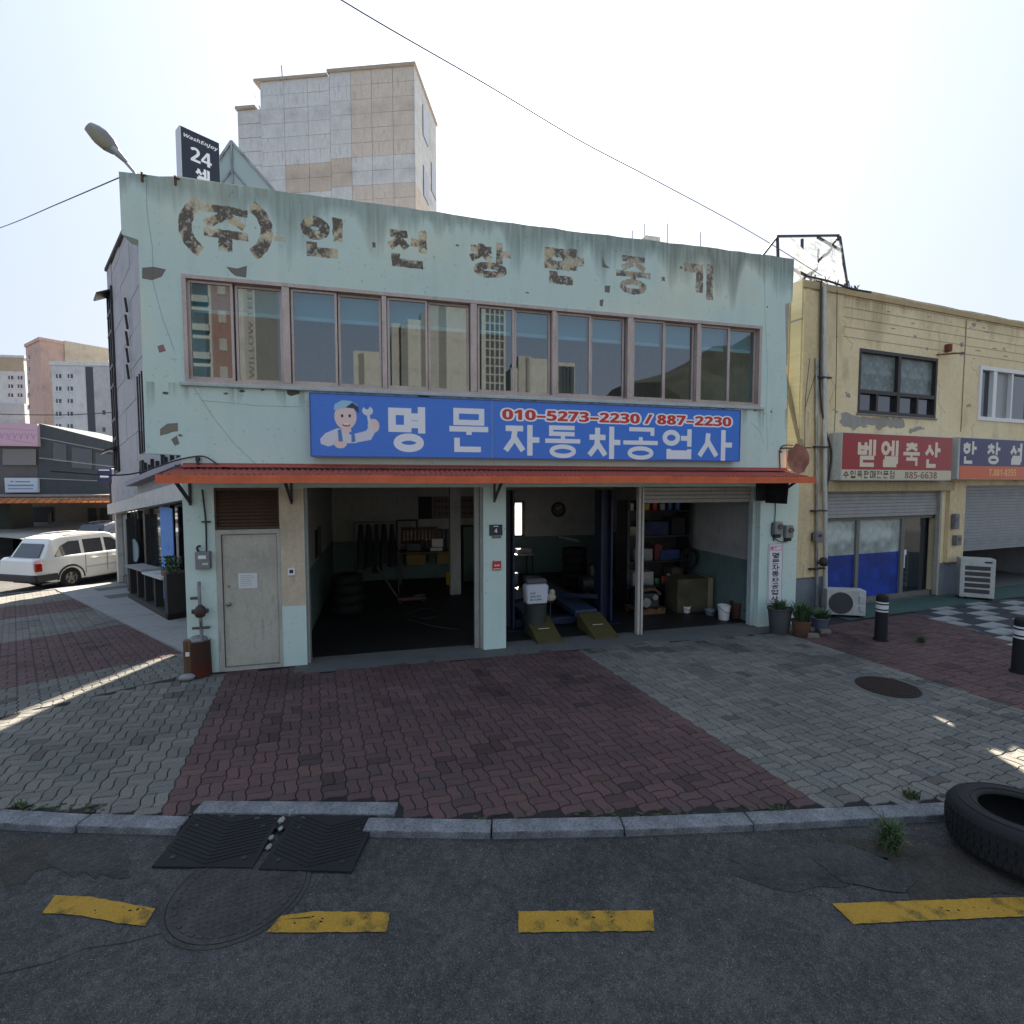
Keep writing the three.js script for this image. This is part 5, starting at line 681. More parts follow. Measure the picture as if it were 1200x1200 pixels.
{
  const b = onY('yellow_shop_row', 'weathered yellow two storey shop row with half lowered shutters', 'building');
  const L = -0.98, Rr = 14, TOP = 6.72;
  const out = [[L, 0], [-0.08, 0], [-0.08, 2.6], [3.72, 2.6], [3.72, 0], [4.5, 0], [4.5, 2.62], [9.2, 2.62], [9.2, 0], [Rr, 0], [Rr, TOP + 0.02]];
  for (let i = 1; i < 30; i++) { const u = Rr - i * (Rr - L) / 30; out.push([u, TOP + rr(-0.01, 0.02)]); } out.push([L, TOP]);
  const W1 = [0.72, 3.32, 4.17, 5.53], W2 = [4.9, 8.4, 4.2, 5.5];
  const fw = ext(out, 0.25, [rect(...W1), rect(...W2)]).translate(0, 0, -0.25); { const p = fw.attributes.position, uv = new Float32Array(p.count * 2); for (let i = 0; i < p.count; i++) { uv[2 * i] = clamp((p.getX(i) + 1) / 15, 0.001, 0.999); uv[2 * i + 1] = clamp(p.getY(i) / 6.8, 0.001, 0.999); } fw.setAttribute('uv', new THREE.BufferAttribute(uv, 2)); }
  mesh('front_wall', fw, mat([1, 1, 1], 0.9, { map: yellowTexture() }), b);
  mesh('coping', [rb(L - 0.02, Rr, TOP - 0.16, TOP - 0.04, 0.002, 0.03, 0.01)], dirty([0.55, 0.42, 0.23], 0.9), b);
  for (let i = 0; i < 5; i++) mesh('render_joint', bb(0.2, Rr, 5.72 + i * 0.2, 5.728 + i * 0.2, 0.001, 0.006), dirty([0.42, 0.33, 0.18], 0.9), b);
  mesh('render_joint', bb(4.28, 4.31, 3.9, 6.5, 0.001, 0.008), dirty([0.35, 0.26, 0.15], 0.9), b);
  // dark bare side of the gap and the body of the block
  const back = (X, D) => { const [u, o] = YE.loc(X, D); return [u, o]; }, s1 = back(6.1, 16.5);
  const sl = Math.hypot(s1[0] - L, s1[1] + 0.26), sw = mesh('side_wall', rb(0, sl, 0, 6.6, -0.1, 0.1, 0.004), M.yellowWall, b); sw.position.set(L + 0.1, 0, -0.26); sw.rotation.y = -Math.atan2(s1[1] + 0.26, s1[0] - L - 0.1);
  mesh('cement_render', bb(0.02, 1.6, 5.1, 6.62, -0.112, -0.101), dirty([0.30, 0.31, 0.31], 0.9), sw); mesh('cement_render', bb(0.02, 1.6, 5.1, 6.62, 0.101, 0.112), dirty([0.30, 0.31, 0.31], 0.9), sw);
  mesh('roof', bb(L + 0.9, Rr, 6.0, 6.15, -6, -0.26), M.conc, b); mesh('upper_floor', bb(L + 0.9, Rr, 2.7, 2.85, -6, -0.26), M.conc, b); mesh('rear_wall', bb(L + 0.9, Rr, 0, 6.1, -6.2, -6), M.conc, b); mesh('partition', [bb(4.0, 4.15, 0, 2.7, -6, -0.26), bb(9.3, 9.4, 0, 6, -6, -0.26)], M.conc, b); mesh('room_floor', bb(-0.4, Rr, -0.02, 0.006, -6, -0.05), M.concDark, b); mesh('upper_room_wall', bb(0, Rr, 2.86, 6, -3.1, -3), M.conc, b);
  mesh('grey_plinth', bb(L + 0.01, -0.09, 0.0, 0.72, 0.002, 0.012), dirty([0.22, 0.24, 0.27], 0.9), b); mesh('grey_plinth', bb(3.73, 4.49, 0.003, 0.78, 0.002, 0.012), dirty([0.22, 0.24, 0.27], 0.9), b);
  mesh('lintel', rb(-0.2, 4.0, 2.5, 2.72, 0.001, 0.10, 0.01), dirty([0.52, 0.42, 0.24], 0.9), b);
  mesh('pilaster', rb(3.86, 4.46, 0.79, 2.9, 0.001, 0.09, 0.01), M.yellowWall, b); mesh('pilaster', rb(L + 0.02, -0.42, 0.73, 6.5, 0.001, 0.05, 0.01), M.yellowWall, b);
  // dark casement window
  const w1 = mesh('window', [bb(W1[0], W1[1], W1[3] - 0.07, W1[3], -0.14, 0.01), bb(W1[0], W1[1], W1[2], W1[2] + 0.07, -0.14, 0.01), bb(W1[0], W1[0] + 0.06, W1[2] + 0.071, W1[3] - 0.071, -0.14, 0.01), bb(W1[1] - 0.06, W1[1], W1[2] + 0.071, W1[3] - 0.071, -0.14, 0.01), bb(1.97, 2.06, W1[2] + 0.071, W1[3] - 0.071, -0.139, 0.008), bb(W1[0] + 0.061, W1[1] - 0.061, 4.6, 4.68, -0.138, 0.006), bb(1.3, 1.36, 4.241, 4.6, -0.13, 0), bb(2.65, 2.71, 4.241, 4.6, -0.13, 0)], mat([0.028, 0.022, 0.02], 0.55), b);
  for (const [a, c] of [[0.78, 1.97], [2.06, 3.26]]) mesh('pane', bb(a, c, 4.68, 5.46, -0.08, -0.072), mat([0.2, 0.25, 0.24], 0.35, { map: sized(T.mottle, 0.5) }), w1);
  for (const [a, c] of [[0.78, 1.3], [1.36, 1.97], [2.06, 2.65], [2.71, 3.26]]) mesh('pane', bb(a, c, 4.24, 4.6, -0.08, -0.072), M.darkGlass, w1);
  const w2 = mesh('window', [bb(W2[0], W2[1], W2[3] - 0.09, W2[3], -0.14, 0.03), bb(W2[0], W2[1], W2[2], W2[2] + 0.09, -0.14, 0.03), bb(W2[0], W2[0] + 0.08, W2[2] + 0.091, W2[3] - 0.091, -0.14, 0.03), bb(W2[1] - 0.08, W2[1], W2[2] + 0.091, W2[3] - 0.091, -0.14, 0.03), bb(5.46, 5.6, W2[2] + 0.091, W2[3] - 0.091, -0.139, 0.02), bb(6.24, 6.3, W2[2] + 0.091, W2[3] - 0.091, -0.135, 0.012), bb(7.2, 7.3, W2[2] + 0.091, W2[3] - 0.091, -0.139, 0.02)], M.white, b);
  for (const [a, c, m] of [[4.98, 5.46, M.darkGlass], [5.6, 6.24, mat([0.25, 0.26, 0.26], 0.3)], [6.3, 7.2, M.darkGlass], [7.3, 8.32, M.darkGlass]]) mesh('pane', bb(a, c, W2[2] + 0.09, W2[3] - 0.09, -0.08, -0.072), m, w2);
  mesh('window_sill', rb(0.68, 3.36, 4.13, 4.168, 0.001, 0.03, 0.01), dirty([0.3, 0.28, 0.24], 0.95, 0.7), b);
  // roller shutters, slat by slat
  const slats = (u0, u1, v0, v1, m, z) => { const n = Math.round((v1 - v0) / 0.075); for (let i = 0; i < n; i++) mesh('shutter_slat', rb(u0, u1, v0 + i * 0.075, v0 + i * 0.075 + 0.073, z - 0.02, z, 0.01), m, b); };
  slats(-0.05, 3.68, 1.93, 2.6, dirty([0.38, 0.37, 0.36], 0.5, 1.2, 0.001), -0.06); slats(4.52, 9.18, 1.0, 2.62, dirty([0.33, 0.33, 0.34], 0.5, 1.2, 0.001), -0.06);
  mesh('shutter_guide', rb(3.64, 3.71, 0.01, 2.5, -0.08, 0.02, 0.008), dirty([0.5, 0.46, 0.38], 0.6), b); mesh('shutter_guide', rb(4.51, 4.57, 0.01, 2.6, -0.12, -0.03, 0.008), M.galv, b);
  // shop front under the first shutter
  const fr = mesh('shop_front', [bb(-0.07, 3.7, 0.01, 0.12, -0.2, -0.12), bb(1.02, 1.12, 0.121, 1.95, -0.2, -0.12), bb(2.52, 2.64, 0.121, 1.95, -0.2, -0.12), bb(-0.07, 0.02, 0.121, 1.95, -0.2, -0.12), bb(-0.07, 3.7, 1.86, 1.93, -0.201, -0.121)], dirty([0.2, 0.19, 0.17], 0.6), b);
  for (const [a, c] of [[0.02, 1.02], [1.12, 2.52]]) { mesh('blue_panel', bb(a, c, 0.12, 1.1, -0.17, -0.165), M.blue, fr); mesh('pale_panel', bb(a, c, 1.102, 1.86, -0.17, -0.165), mat([0.5, 0.56, 0.52], 0.5, { map: T.mottle }), fr); }
  mesh('glass_door', bb(2.66, 3.5, 0.12, 1.86, -0.19, -0.183), M.darkGlass, b); mesh('door_handle', [bb(2.7, 2.73, 0.7, 1.1, -0.18, -0.15), bb(2.72, 2.82, 1.0, 1.12, -0.182, -0.178)], M.white, b);
  mesh('low_counter', rb(5.4, 6.4, 0.008, 0.5, -0.7, -0.3, 0.01), mat([0.1, 0.1, 0.1], 0.7), b);
  // brace in the gap
  const [bx, by] = YE.px(921, 400, -1.2), [cx, cy] = YE.px(943, 520, 0.02);
  const br = onY('timber_brace', 'long pale timber brace leaning in the gap between the buildings', 'brace'); mesh('brace', bar([-1.12, 5.4, -0.4], [-0.92, 3.15, 0.12], 0.09, 0.05), dirty([0.35, 0.28, 0.17], 0.9), br);
}
{ // shop signs
  const s = onY('butcher_sign', 'red boxed signboard with white Korean letters above the lowered shutter', 'signboard'), z = 0.3, [x0, y1] = YE.px(988, 507, z), [x1] = YE.px(1116.5, 516, z), y0 = YE.px(988, 562, z)[1], w = 1024, h = Math.round(1024 * (y1 - y0) / (x1 - x0));
  const [c, x] = canvas(w, h, 'rgb(152,30,34)'), st = h * 0.78; x.fillStyle = 'rgb(196,186,160)'; x.fillRect(0, st, w, h); x.strokeStyle = 'rgb(216,200,176)';
  [...'벧엘축산'].forEach((ch, i) => syllable(x, ch, 130 + i * 205, h * 0.12, 158, h * 0.6, 27)); x.strokeStyle = 'rgb(30,28,30)'; [...'수입육판매전문점'].forEach((ch, i) => syllable(x, ch, 14 + i * 58, st + 6, 48, h - st - 14, 7)); x.fillStyle = 'rgb(120,70,50)'; x.font = `bold ${Math.round((h - st) * 0.95)}px sans-serif`; x.textBaseline = 'middle'; x.save(); x.translate(560, st + (h - st) / 2 + 2); x.scale(1.35, 1); x.fillText('885-6638', 0, 0); x.restore(); grain(x, w, h, 900, 0.14);
  mesh('sign_box', rb(x0 - 0.01, x1 + 0.01, y0 - 0.02, y1 + 0.015, 0.005, z - 0.004, 0.012), dirty([0.6, 0.6, 0.57], 0.5), s); face('sign_face', x0, x1, y0, y1, z, ctex(c), s, 0.35);
  const t = onY('supply_sign', 'navy signboard with white letters over an orange phone strip', 'signboard'), [a0, b1] = YE.px(1126, 513, z), a1 = a0 + 3.9, b0 = YE.px(1126, 561, z)[1], hh = Math.round(1024 * (b1 - b0) / 3.9);
  const [d, y] = canvas(1024, hh, 'rgb(22,32,88)'), so = hh * 0.68; y.fillStyle = 'rgb(206,88,44)'; y.fillRect(0, so, 1024, hh); y.strokeStyle = 'rgb(212,206,190)'; [...'한창설비'].forEach((ch, i) => syllable(y, ch, 22 + i * 245, hh * 0.07, 140, hh * 0.56, 25)); y.fillStyle = 'rgb(230,170,80)'; y.font = `bold ${Math.round(hh * 0.24)}px sans-serif`; y.textBaseline = 'middle'; y.fillText('T.881-8355', 300, so + (hh - so) / 2); grain(y, 1024, hh, 900, 0.12);
  mesh('sign_box', rb(a0 - 0.05, a1 + 0.01, b0 - 0.02, b1 + 0.02, 0.005, z - 0.004, 0.012), dirty([0.6, 0.6, 0.57], 0.5), t); face('sign_face', a0, a1, b0, b1, z, ctex(d), t, 0.35);
}
{ // pipes, cables, meters on the yellow corner
  const p = onY('drain_pipes', 'bundle of white and black pipes down the yellow corner', 'pipe'), P = (x, y, o = 0.09) => { const [u, v] = YE.px(x, y, o); return [u, v, o]; };
  mesh('white_pipe', tube([P(966, 336), P(966, 420), P(966.5, 560), P(967, 640), P(967, 716)], 0.045, 40, 10), M.offWhite, p);
  mesh('grey_pipe', tube([P(957, 420), P(957, 560), P(957, 712)], 0.03, 30, 8), M.galv, p);
  mesh('black_hose', [tube([P(962, 330), P(962, 470), P(968, 505), P(974, 530), P(971, 560), P(966, 585)], 0.02, 50, 6), tube([P(949, 420), P(944, 468), P(943, 530)], 0.006, 20, 5), tube([P(981, 340), P(980, 430), P(978, 500), P(976, 520)], 0.007, 30, 5), tube([P(963, 420), P(952, 450), P(943, 480)], 0.006, 20, 5)], M.wire, p);
  mesh('pipe_clip', [0.9, 2.1, 3.4, 4.8].map((v) => bb(P(957, 500)[0] - 0.06, P(968, 500)[0] + 0.06, v, v + 0.03, 0.05, 0.14)), M.darkSteel, p);
  const g = (px, py, w, h, label, nm = 'meter_box') => { const o = onY(nm, label, 'meter', ...YE.px(px, py, 0.14), 0.0, 'meters on the yellow walls'); mesh('case', rb(-w / 2, w / 2, -h / 2, h / 2, 0.1, 0.2, 0.015), dirty([0.25, 0.24, 0.25], 0.6), o); mesh('mount', bb(-w / 3, w / 3, -h / 3, h / 3, 0.004, 0.1), M.darkSteel, o); mesh('window', rb(-w / 4, w / 4, 0, h / 4, 0.2, 0.206, 0.002), M.darkGlass, o); };
  g(958, 629, 0.2, 0.22, 'grey meter box on pipes at the yellow corner'); g(1119, 611, 0.15, 0.36, 'tall dark meter box beside the second shutter'); g(1121, 633, 0.18, 0.24, 'grey meter box below the tall dark one');
  const rg = onY('gas_regulator', 'dark gas regulator low on the white pipe', 'regulator', ...YE.px(963, 658, 0.16), 0); mesh('body', [lathe([[0, -0.1], [0.07, -0.08], [0.09, 0], [0.06, 0.08], [0, 0.1]], 14).translate(0, 0, 0.2), cylX(0.025, 0.26, 0, -0.02, 0.18, 10)], mat([0.03, 0.025, 0.025], 0.7), rg);
  const bx = onY('wall_speaker', 'small bracket arm fixed between the two yellow windows', 'bracket', ...YE.px(1113, 411, 0.1), 0); mesh('arm', [bar([-0.3, -0.1, 0.02], [0.25, -0.06, 0.25], 0.03), rb(-0.03, 0.1, 0, 0.16, 0.01, 0.1, 0.01)], M.rust, bx);
  // scaffold with torn sheet on the roof
  const s = onY('roof_scaffold', 'rough pole frame with torn plastic sheet on the roof corner', 'scaffold'), z = -1.2, S = (x, y, o = z) => { const [u, v] = YE.px(x, y, o); return [u, v, o]; };
  for (const [a, q] of [[[911, 276], [913, 345]], [[982, 275], [991, 335]], [[911, 277], [983, 276]], [[982, 278], [935, 335]], [[983, 292], [958, 278]], [[911, 277], [893, 300]], [[911, 306], [965, 333]]]) mesh('pole', bar(S(...a), S(...q), 0.045), M.darkSteel, s);
  for (const [a, q] of [[[984, 277], [993, 336]], [[940, 280], [940, 335]]]) mesh('pole', bar(S(...a, z - 0.7), S(...q, z - 0.7), 0.05), M.darkSteel, s);
  const q = [], A = S(925, 279), B = S(981, 279), C = S(988, 333), D = S(925, 330), n = 14, pt = (i, j) => { const a = i / n, b = j / n, X = [0, 1, 2].map((k) => (A[k] * (1 - a) + B[k] * a) * (1 - b) + (D[k] * (1 - a) + C[k] * a) * b); X[2] += 0.10 * Math.sin(a * 19) * (0.3 + b) + 0.06 * fbm(i, j, 2) + 0.02; X[1] -= 0.32 * Math.sin(Math.PI * (1 - a)) * (1 - b) * (a < 0.35 ? 1 : 0.3); return X; };
  for (let i = 0; i < n; i++) for (let j = 0; j < n; j++) { if (hash(i + 3, j) < 0.06) continue; q.push([pt(i, j), pt(i, j + 1), pt(i + 1, j + 1), pt(i + 1, j)]); }
  mesh('plastic_sheet', quads(q), new THREE.MeshPhysicalMaterial({ color: lin(0.5, 0.53, 0.56), roughness: 0.8, transmission: 0.3, side: THREE.DoubleSide }), s);
  const db = onY('roof_debris', 'tangled cables and dry twigs along the yellow coping', 'debris'); seed = 555; const tw = []; for (let i = 0; i < 26; i++) { const u = -0.7 + 1.6 * rnd(), l = rr(0.06, 0.2); tw.push(bar([u, 6.72, -0.1], [u + rr(-0.2, 0.2), 6.72 + l, -0.1 + rr(-0.1, 0.1)], 0.012)); } mesh('twigs', [...tw, tube([[-0.95, 6.78, 0.02], [-0.3, 6.76, 0.03], [0.4, 6.7, 0.03], [1.0, 6.72, 0]], 0.02, 30, 6)], M.wire, db);
}
{ // air conditioners
  const gp = (x, y) => { const p = G(x, y); return W3(p[0], 0.0, p[1]); };
  const unit = (label, pos, w, h, d, turn, tall) => {
    const o = thing('air_conditioner', label, 'air conditioner', pos, turn); mesh('case', rb(-w / 2, w / 2, 0.05, h, -d, 0, 0.015), dirty([0.56, 0.56, 0.53], 0.5), o);
    if (!tall) { mesh('fan_grille', [...Array.from({ length: 7 }, (_, i) => fin(new THREE.TorusGeometry(0.03 + i * 0.03, 0.003, 5, 24)).translate(-w * 0.14, h * 0.52, 0.008)), cylZ(0.22, 0.006, -w * 0.14, h * 0.52, 0.002, 28)], mat([0.05, 0.05, 0.05], 0.6), o); mesh('service_cover', [rb(w * 0.33, w * 0.45, h * 0.55, h * 0.8, 0, 0.02, 0.006), rb(w * 0.33, w * 0.45, h * 0.25, h * 0.45, 0, 0.02, 0.006)], mat([0.4, 0.42, 0.44], 0.5), o); }
    else { for (let i = 0; i < 5; i++) mesh('grille_slot', rb(-w * 0.36, w * 0.36, h * 0.16 + i * h * 0.14, h * 0.16 + i * h * 0.14 + h * 0.1, -0.002, 0.005, 0.006), mat([0.045, 0.045, 0.045], 0.6), o); mesh('badge', rb(w * 0.18, w * 0.4, h * 0.9, h * 0.94, 0, 0.004, 0.002), M.dark, o); }
    for (const x of [-w / 2 + 0.06, w / 2 - 0.06]) mesh('foot', bb(x - 0.03, x + 0.03, 0, 0.052, -d + 0.02, -0.02), M.dark, o); return o;
  };
  unit('low white outdoor unit with round fan beside the plant pots', gp(991, 724), 0.7, 0.56, 0.28, -0.22);
  unit('tall white outdoor unit with slotted grille by the second shutter', gp(1144, 703), 0.62, 0.95, 0.36, -0.5, true);
}
{ // bollards
  const p = G(1032, 750), o = thing('bollard', 'black bollard with white bands in front of low air conditioner', 'bollard', W3(p[0], 0, p[1]), 0, 'bollards on the pavement');
  mesh('post', lathe([[0, 0], [0.115, 0], [0.115, 0.02], [0.095, 0.03], [0.09, 0.74], [0.08, 0.775], [0.045, 0.795], [0, 0.8]], 24), M.rubber, o);
  for (const [a, b] of [[0.5, 0.525], [0.55, 0.62], [0.645, 0.67]]) mesh('reflective_band', fin(new THREE.CylinderGeometry(0.0925, 0.0935, b - a, 24, 1, true)).translate(0, (a + b) / 2, 0), mat([0.6, 0.6, 0.6], 0.35), o);
  const q = G(1195, 788); copyOf(o, W3(q[0], 0, q[1]), 0.7, 'black bollard with white bands standing past the tiled forecourt corner');
}
{ // manhole covers
  const cover = (pos, r, label, m) => {
    const o = thing('manhole_cover', label, 'manhole cover', pos, 0.4); mesh('frame_ring', lathe([[r, 0], [r, 0.006], [r * 0.94, 0.006], [r * 0.94, 0]], 40), m, o); mesh('lid', cyl(r * 0.925, r * 0.925, 0.006, 0, 0, 0, 40), m, o);
    const st = []; for (let a = -9; a <= 9; a++) for (let b = -9; b <= 9; b++) { const x = a * r * 0.092, z = b * r * 0.092; if (Math.hypot(x, z) < r * 0.74) st.push(bb(x - r * 0.022, x + r * 0.022, 0.006, 0.0085, z - r * 0.022, z + r * 0.022)); } for (let i = 0; i < 36; i++) st.push(box(r * 0.05, 0.005, r * 0.09, r * 0.82, 0.0085, 0).rotateY(i / 36 * 6.283)); mesh('tread_studs', st, m, o).userData.kind = 'stuff'; return o; };
  cover(W3(MAN[0], -0.009, MAN[1]), 0.36, 'round iron manhole cover set in the grey paving', mat([0.05, 0.043, 0.035], 0.75, { metalness: 0.2, map: T.rust }));
  const q = G(281, 1043, ROAD); cover(W3(q[0], ROAD + 0.001, q[1]), 0.45, 'large iron manhole cover in the asphalt half under rubber ramps', mat([0.13, 0.12, 0.108], 0.9, { map: sized(T.asphalt, 0.9) }));
  const c = thing('concrete_collar', 'broken concrete collar round the manhole in the grey paving', 'collar', W3(MAN[0], -0.0135, MAN[1])); mesh('collar', lathe([[0.365, 0], [0.365, 0.003], [0.53, 0.003], [0.53, 0]], 30), M.concDark, c);
}
{ // rubber kerb ramps with chevron ribs
  const mk = (c0, c1, label, tw) => { // c0, c1: near corners on the road
    const a = G(...c0, ROAD), b = G(...c1, ROAD), w = Math.hypot(b[0] - a[0], b[1] - a[1]), o = thing('kerb_ramp', label, 'kerb ramp', W3(a[0], ROAD + 0.006, a[1]), Math.atan2(b[1] - a[1], b[0] - a[0]), 'rubber kerb ramps'), dp = 0.57, h = 0.05, sk = tw;
    const top = (x, d) => [x + sk * d, 0.012 + (h - 0.012) * d / dp, -d];
    mesh('wedge', quads([[top(0, 0), top(w, 0), top(w, dp), top(0, dp)], [[0, 0, 0], [w, 0, 0], top(w, 0), top(0, 0)], [[w, 0, 0], [w + sk * dp, 0, -dp], top(w, dp), top(w, 0)], [[sk * dp, 0, -dp], [0, 0, 0], top(0, 0), top(0, dp)], [[w + sk * dp, 0, -dp], [sk * dp, 0, -dp], top(0, dp), top(w, dp)]]), M.rubber, o);
    const ribs = []; for (let i = 0; i < 12; i++) { const d = 0.03 + i * 0.036; for (const s of [-1, 1]) { const xm = w / 2, xe = w / 2 + s * (w / 2 - 0.03), de = Math.min(dp - 0.02, d + 0.12), A = top(xm, d), B = top(xe, de); if (d + 0.12 > dp - 0.01) continue; ribs.push(bar([A[0], A[1] + 0.001, A[2]], [B[0], B[1] + 0.001, B[2]], 0.012, 0.008)); } } mesh('chevron_ribs', ribs, M.rubber, o).userData.kind = 'stuff';
    const bolts = []; for (const [x, d] of [[0.1, 0.4], [w - 0.1, 0.4], [0.1, 0.08], [w - 0.1, 0.08]]) { const p = top(x, d); mesh('bolt_recess', cyl(0.018, 0.018, 0.008, p[0], p[1] - 0.003, p[2], 12), M.black, o); } };
  mk([178, 1018], [296, 1019], 'black rubber kerb ramp nearer the plain kerb stones', -0.06); mk([303, 1021], [412, 1024], 'black rubber kerb ramp nearer the raised kerb end', 0.03);
  const p = G(303, 985, -0.02), o = thing('concrete_rubble', 'pale chips of concrete wedged between the rubber ramps', 'rubble', W3(p[0] + 0.09, ROAD + 0.004, p[1] - 0.06)); seed = 91; for (let i = 0; i < 5; i++) mesh('chip', fin(new THREE.IcosahedronGeometry(rr(0.018, 0.035), 0)).scale(1, 0.7, 1.5).translate(rr(-0.01, 0.04), 0.02 + i * 0.008, -i * 0.09), M.conc, o);
}
{ // old tyre on the gutter, far side up on the kerb
  const o = thing('old_tyre', 'worn black tyre lying in the gutter against the kerb', 'tyre', W3(3.74, ROAD + 0.012, 3.6), 0.3); o.rotation.x = -0.05; o.position.y = ROAD + 0.024;
  const Rr = 0.43, w = 0.34, pr = [[0.245, 0.03], [0.26, 0.012], [0.30, 0.0], [0.36, 0.004], [0.405, 0.025], [0.425, 0.06], [Rr, 0.1], [Rr, w - 0.1], [0.425, w - 0.06], [0.405, w - 0.025], [0.36, w - 0.004], [0.30, w], [0.26, w - 0.012], [0.245, w - 0.03], [0.255, w - 0.04], [0.33, w - 0.06], [0.385, w / 2], [0.33, 0.06], [0.255, 0.04], [0.245, 0.03]];
  mesh('carcass', lathe(pr, 56), M.rubber, o);
  const bl = []; for (const y of [0.08, 0.14, 0.2, 0.26]) for (let i = 0; i < 60; i++) bl.push(box(0.012, 0.034, 0.034, Rr + (Math.abs(y - 0.17) > 0.06 ? -0.004 : 0.003), y, 0).rotateY((i + (y > 0.12 ? 0.5 : 0)) / 60 * 6.283)); mesh('tread_blocks', bl, M.rubber, o).userData.kind = 'stuff';
  mesh('sidewall_rib', [fin(new THREE.TorusGeometry(0.36, 0.004, 5, 56)).rotateX(Math.PI / 2).translate(0, w - 0.003, 0), fin(new THREE.TorusGeometry(0.285, 0.005, 5, 56)).rotateX(Math.PI / 2).translate(0, w - 0.003, 0)], M.rubber, o);
}
{ // weeds by the kerb
  const weed = (X, D, y, n, h, label) => { const o = thing('weed_clump', label, 'weeds', W3(X, y, D), 0); const A = [], B = []; for (let i = 0; i < n; i++) { const a = rnd() * 6.28, l = rr(0.35, 1) * h, s = rr(0.1, 0.6) * h, w = rr(0.003, 0.008), x = rr(-0.05, 0.05), z = rr(-0.04, 0.04), n2 = [-Math.sin(a) * w, Math.cos(a) * w], mid = [x + s * 0.4 * Math.cos(a), l * 0.7, z + s * 0.4 * Math.sin(a)], tip = [x + s * Math.cos(a), l * rr(0.75, 1.02), z + s * Math.sin(a)]; (rnd() < 0.75 ? A : B).push([[x - n2[0], 0, z - n2[1]], [x + n2[0], 0, z + n2[1]], [mid[0] + n2[0], mid[1], mid[2] + n2[1]], [mid[0] - n2[0], mid[1], mid[2] - n2[1]]], [[mid[0] - n2[0], mid[1], mid[2] - n2[1]], [mid[0] + n2[0], mid[1], mid[2] + n2[1]], tip, tip.map((v, k) => v + (k === 1 ? 0.001 : 0.001))]); } mesh('green_blades', quads(A), M.leaf, o); mesh('dry_blades', quads(B), M.leafDry, o); };
  seed = 31; const p = G(1042, 995, ROAD); weed(p[0], p[1], ROAD + 0.004, 190, 0.26, 'tuft of green weeds in the gutter next to the tyre'); weed(3.42, 4.24, 0, 60, 0.09, 'low weeds behind the kerb above the tyre'); weed(2.2, 4.08, 0, 30, 0.05, 'tiny weeds in joint behind the kerb before grey paving'); weed(-4.1, 4.14, 0, 30, 0.06, 'tiny weeds behind the kerb of the side pavement');
  weed(6.9, 8.5, 0.004, 60, 0.14, 'low grass growing by the foot of the bollard');
}

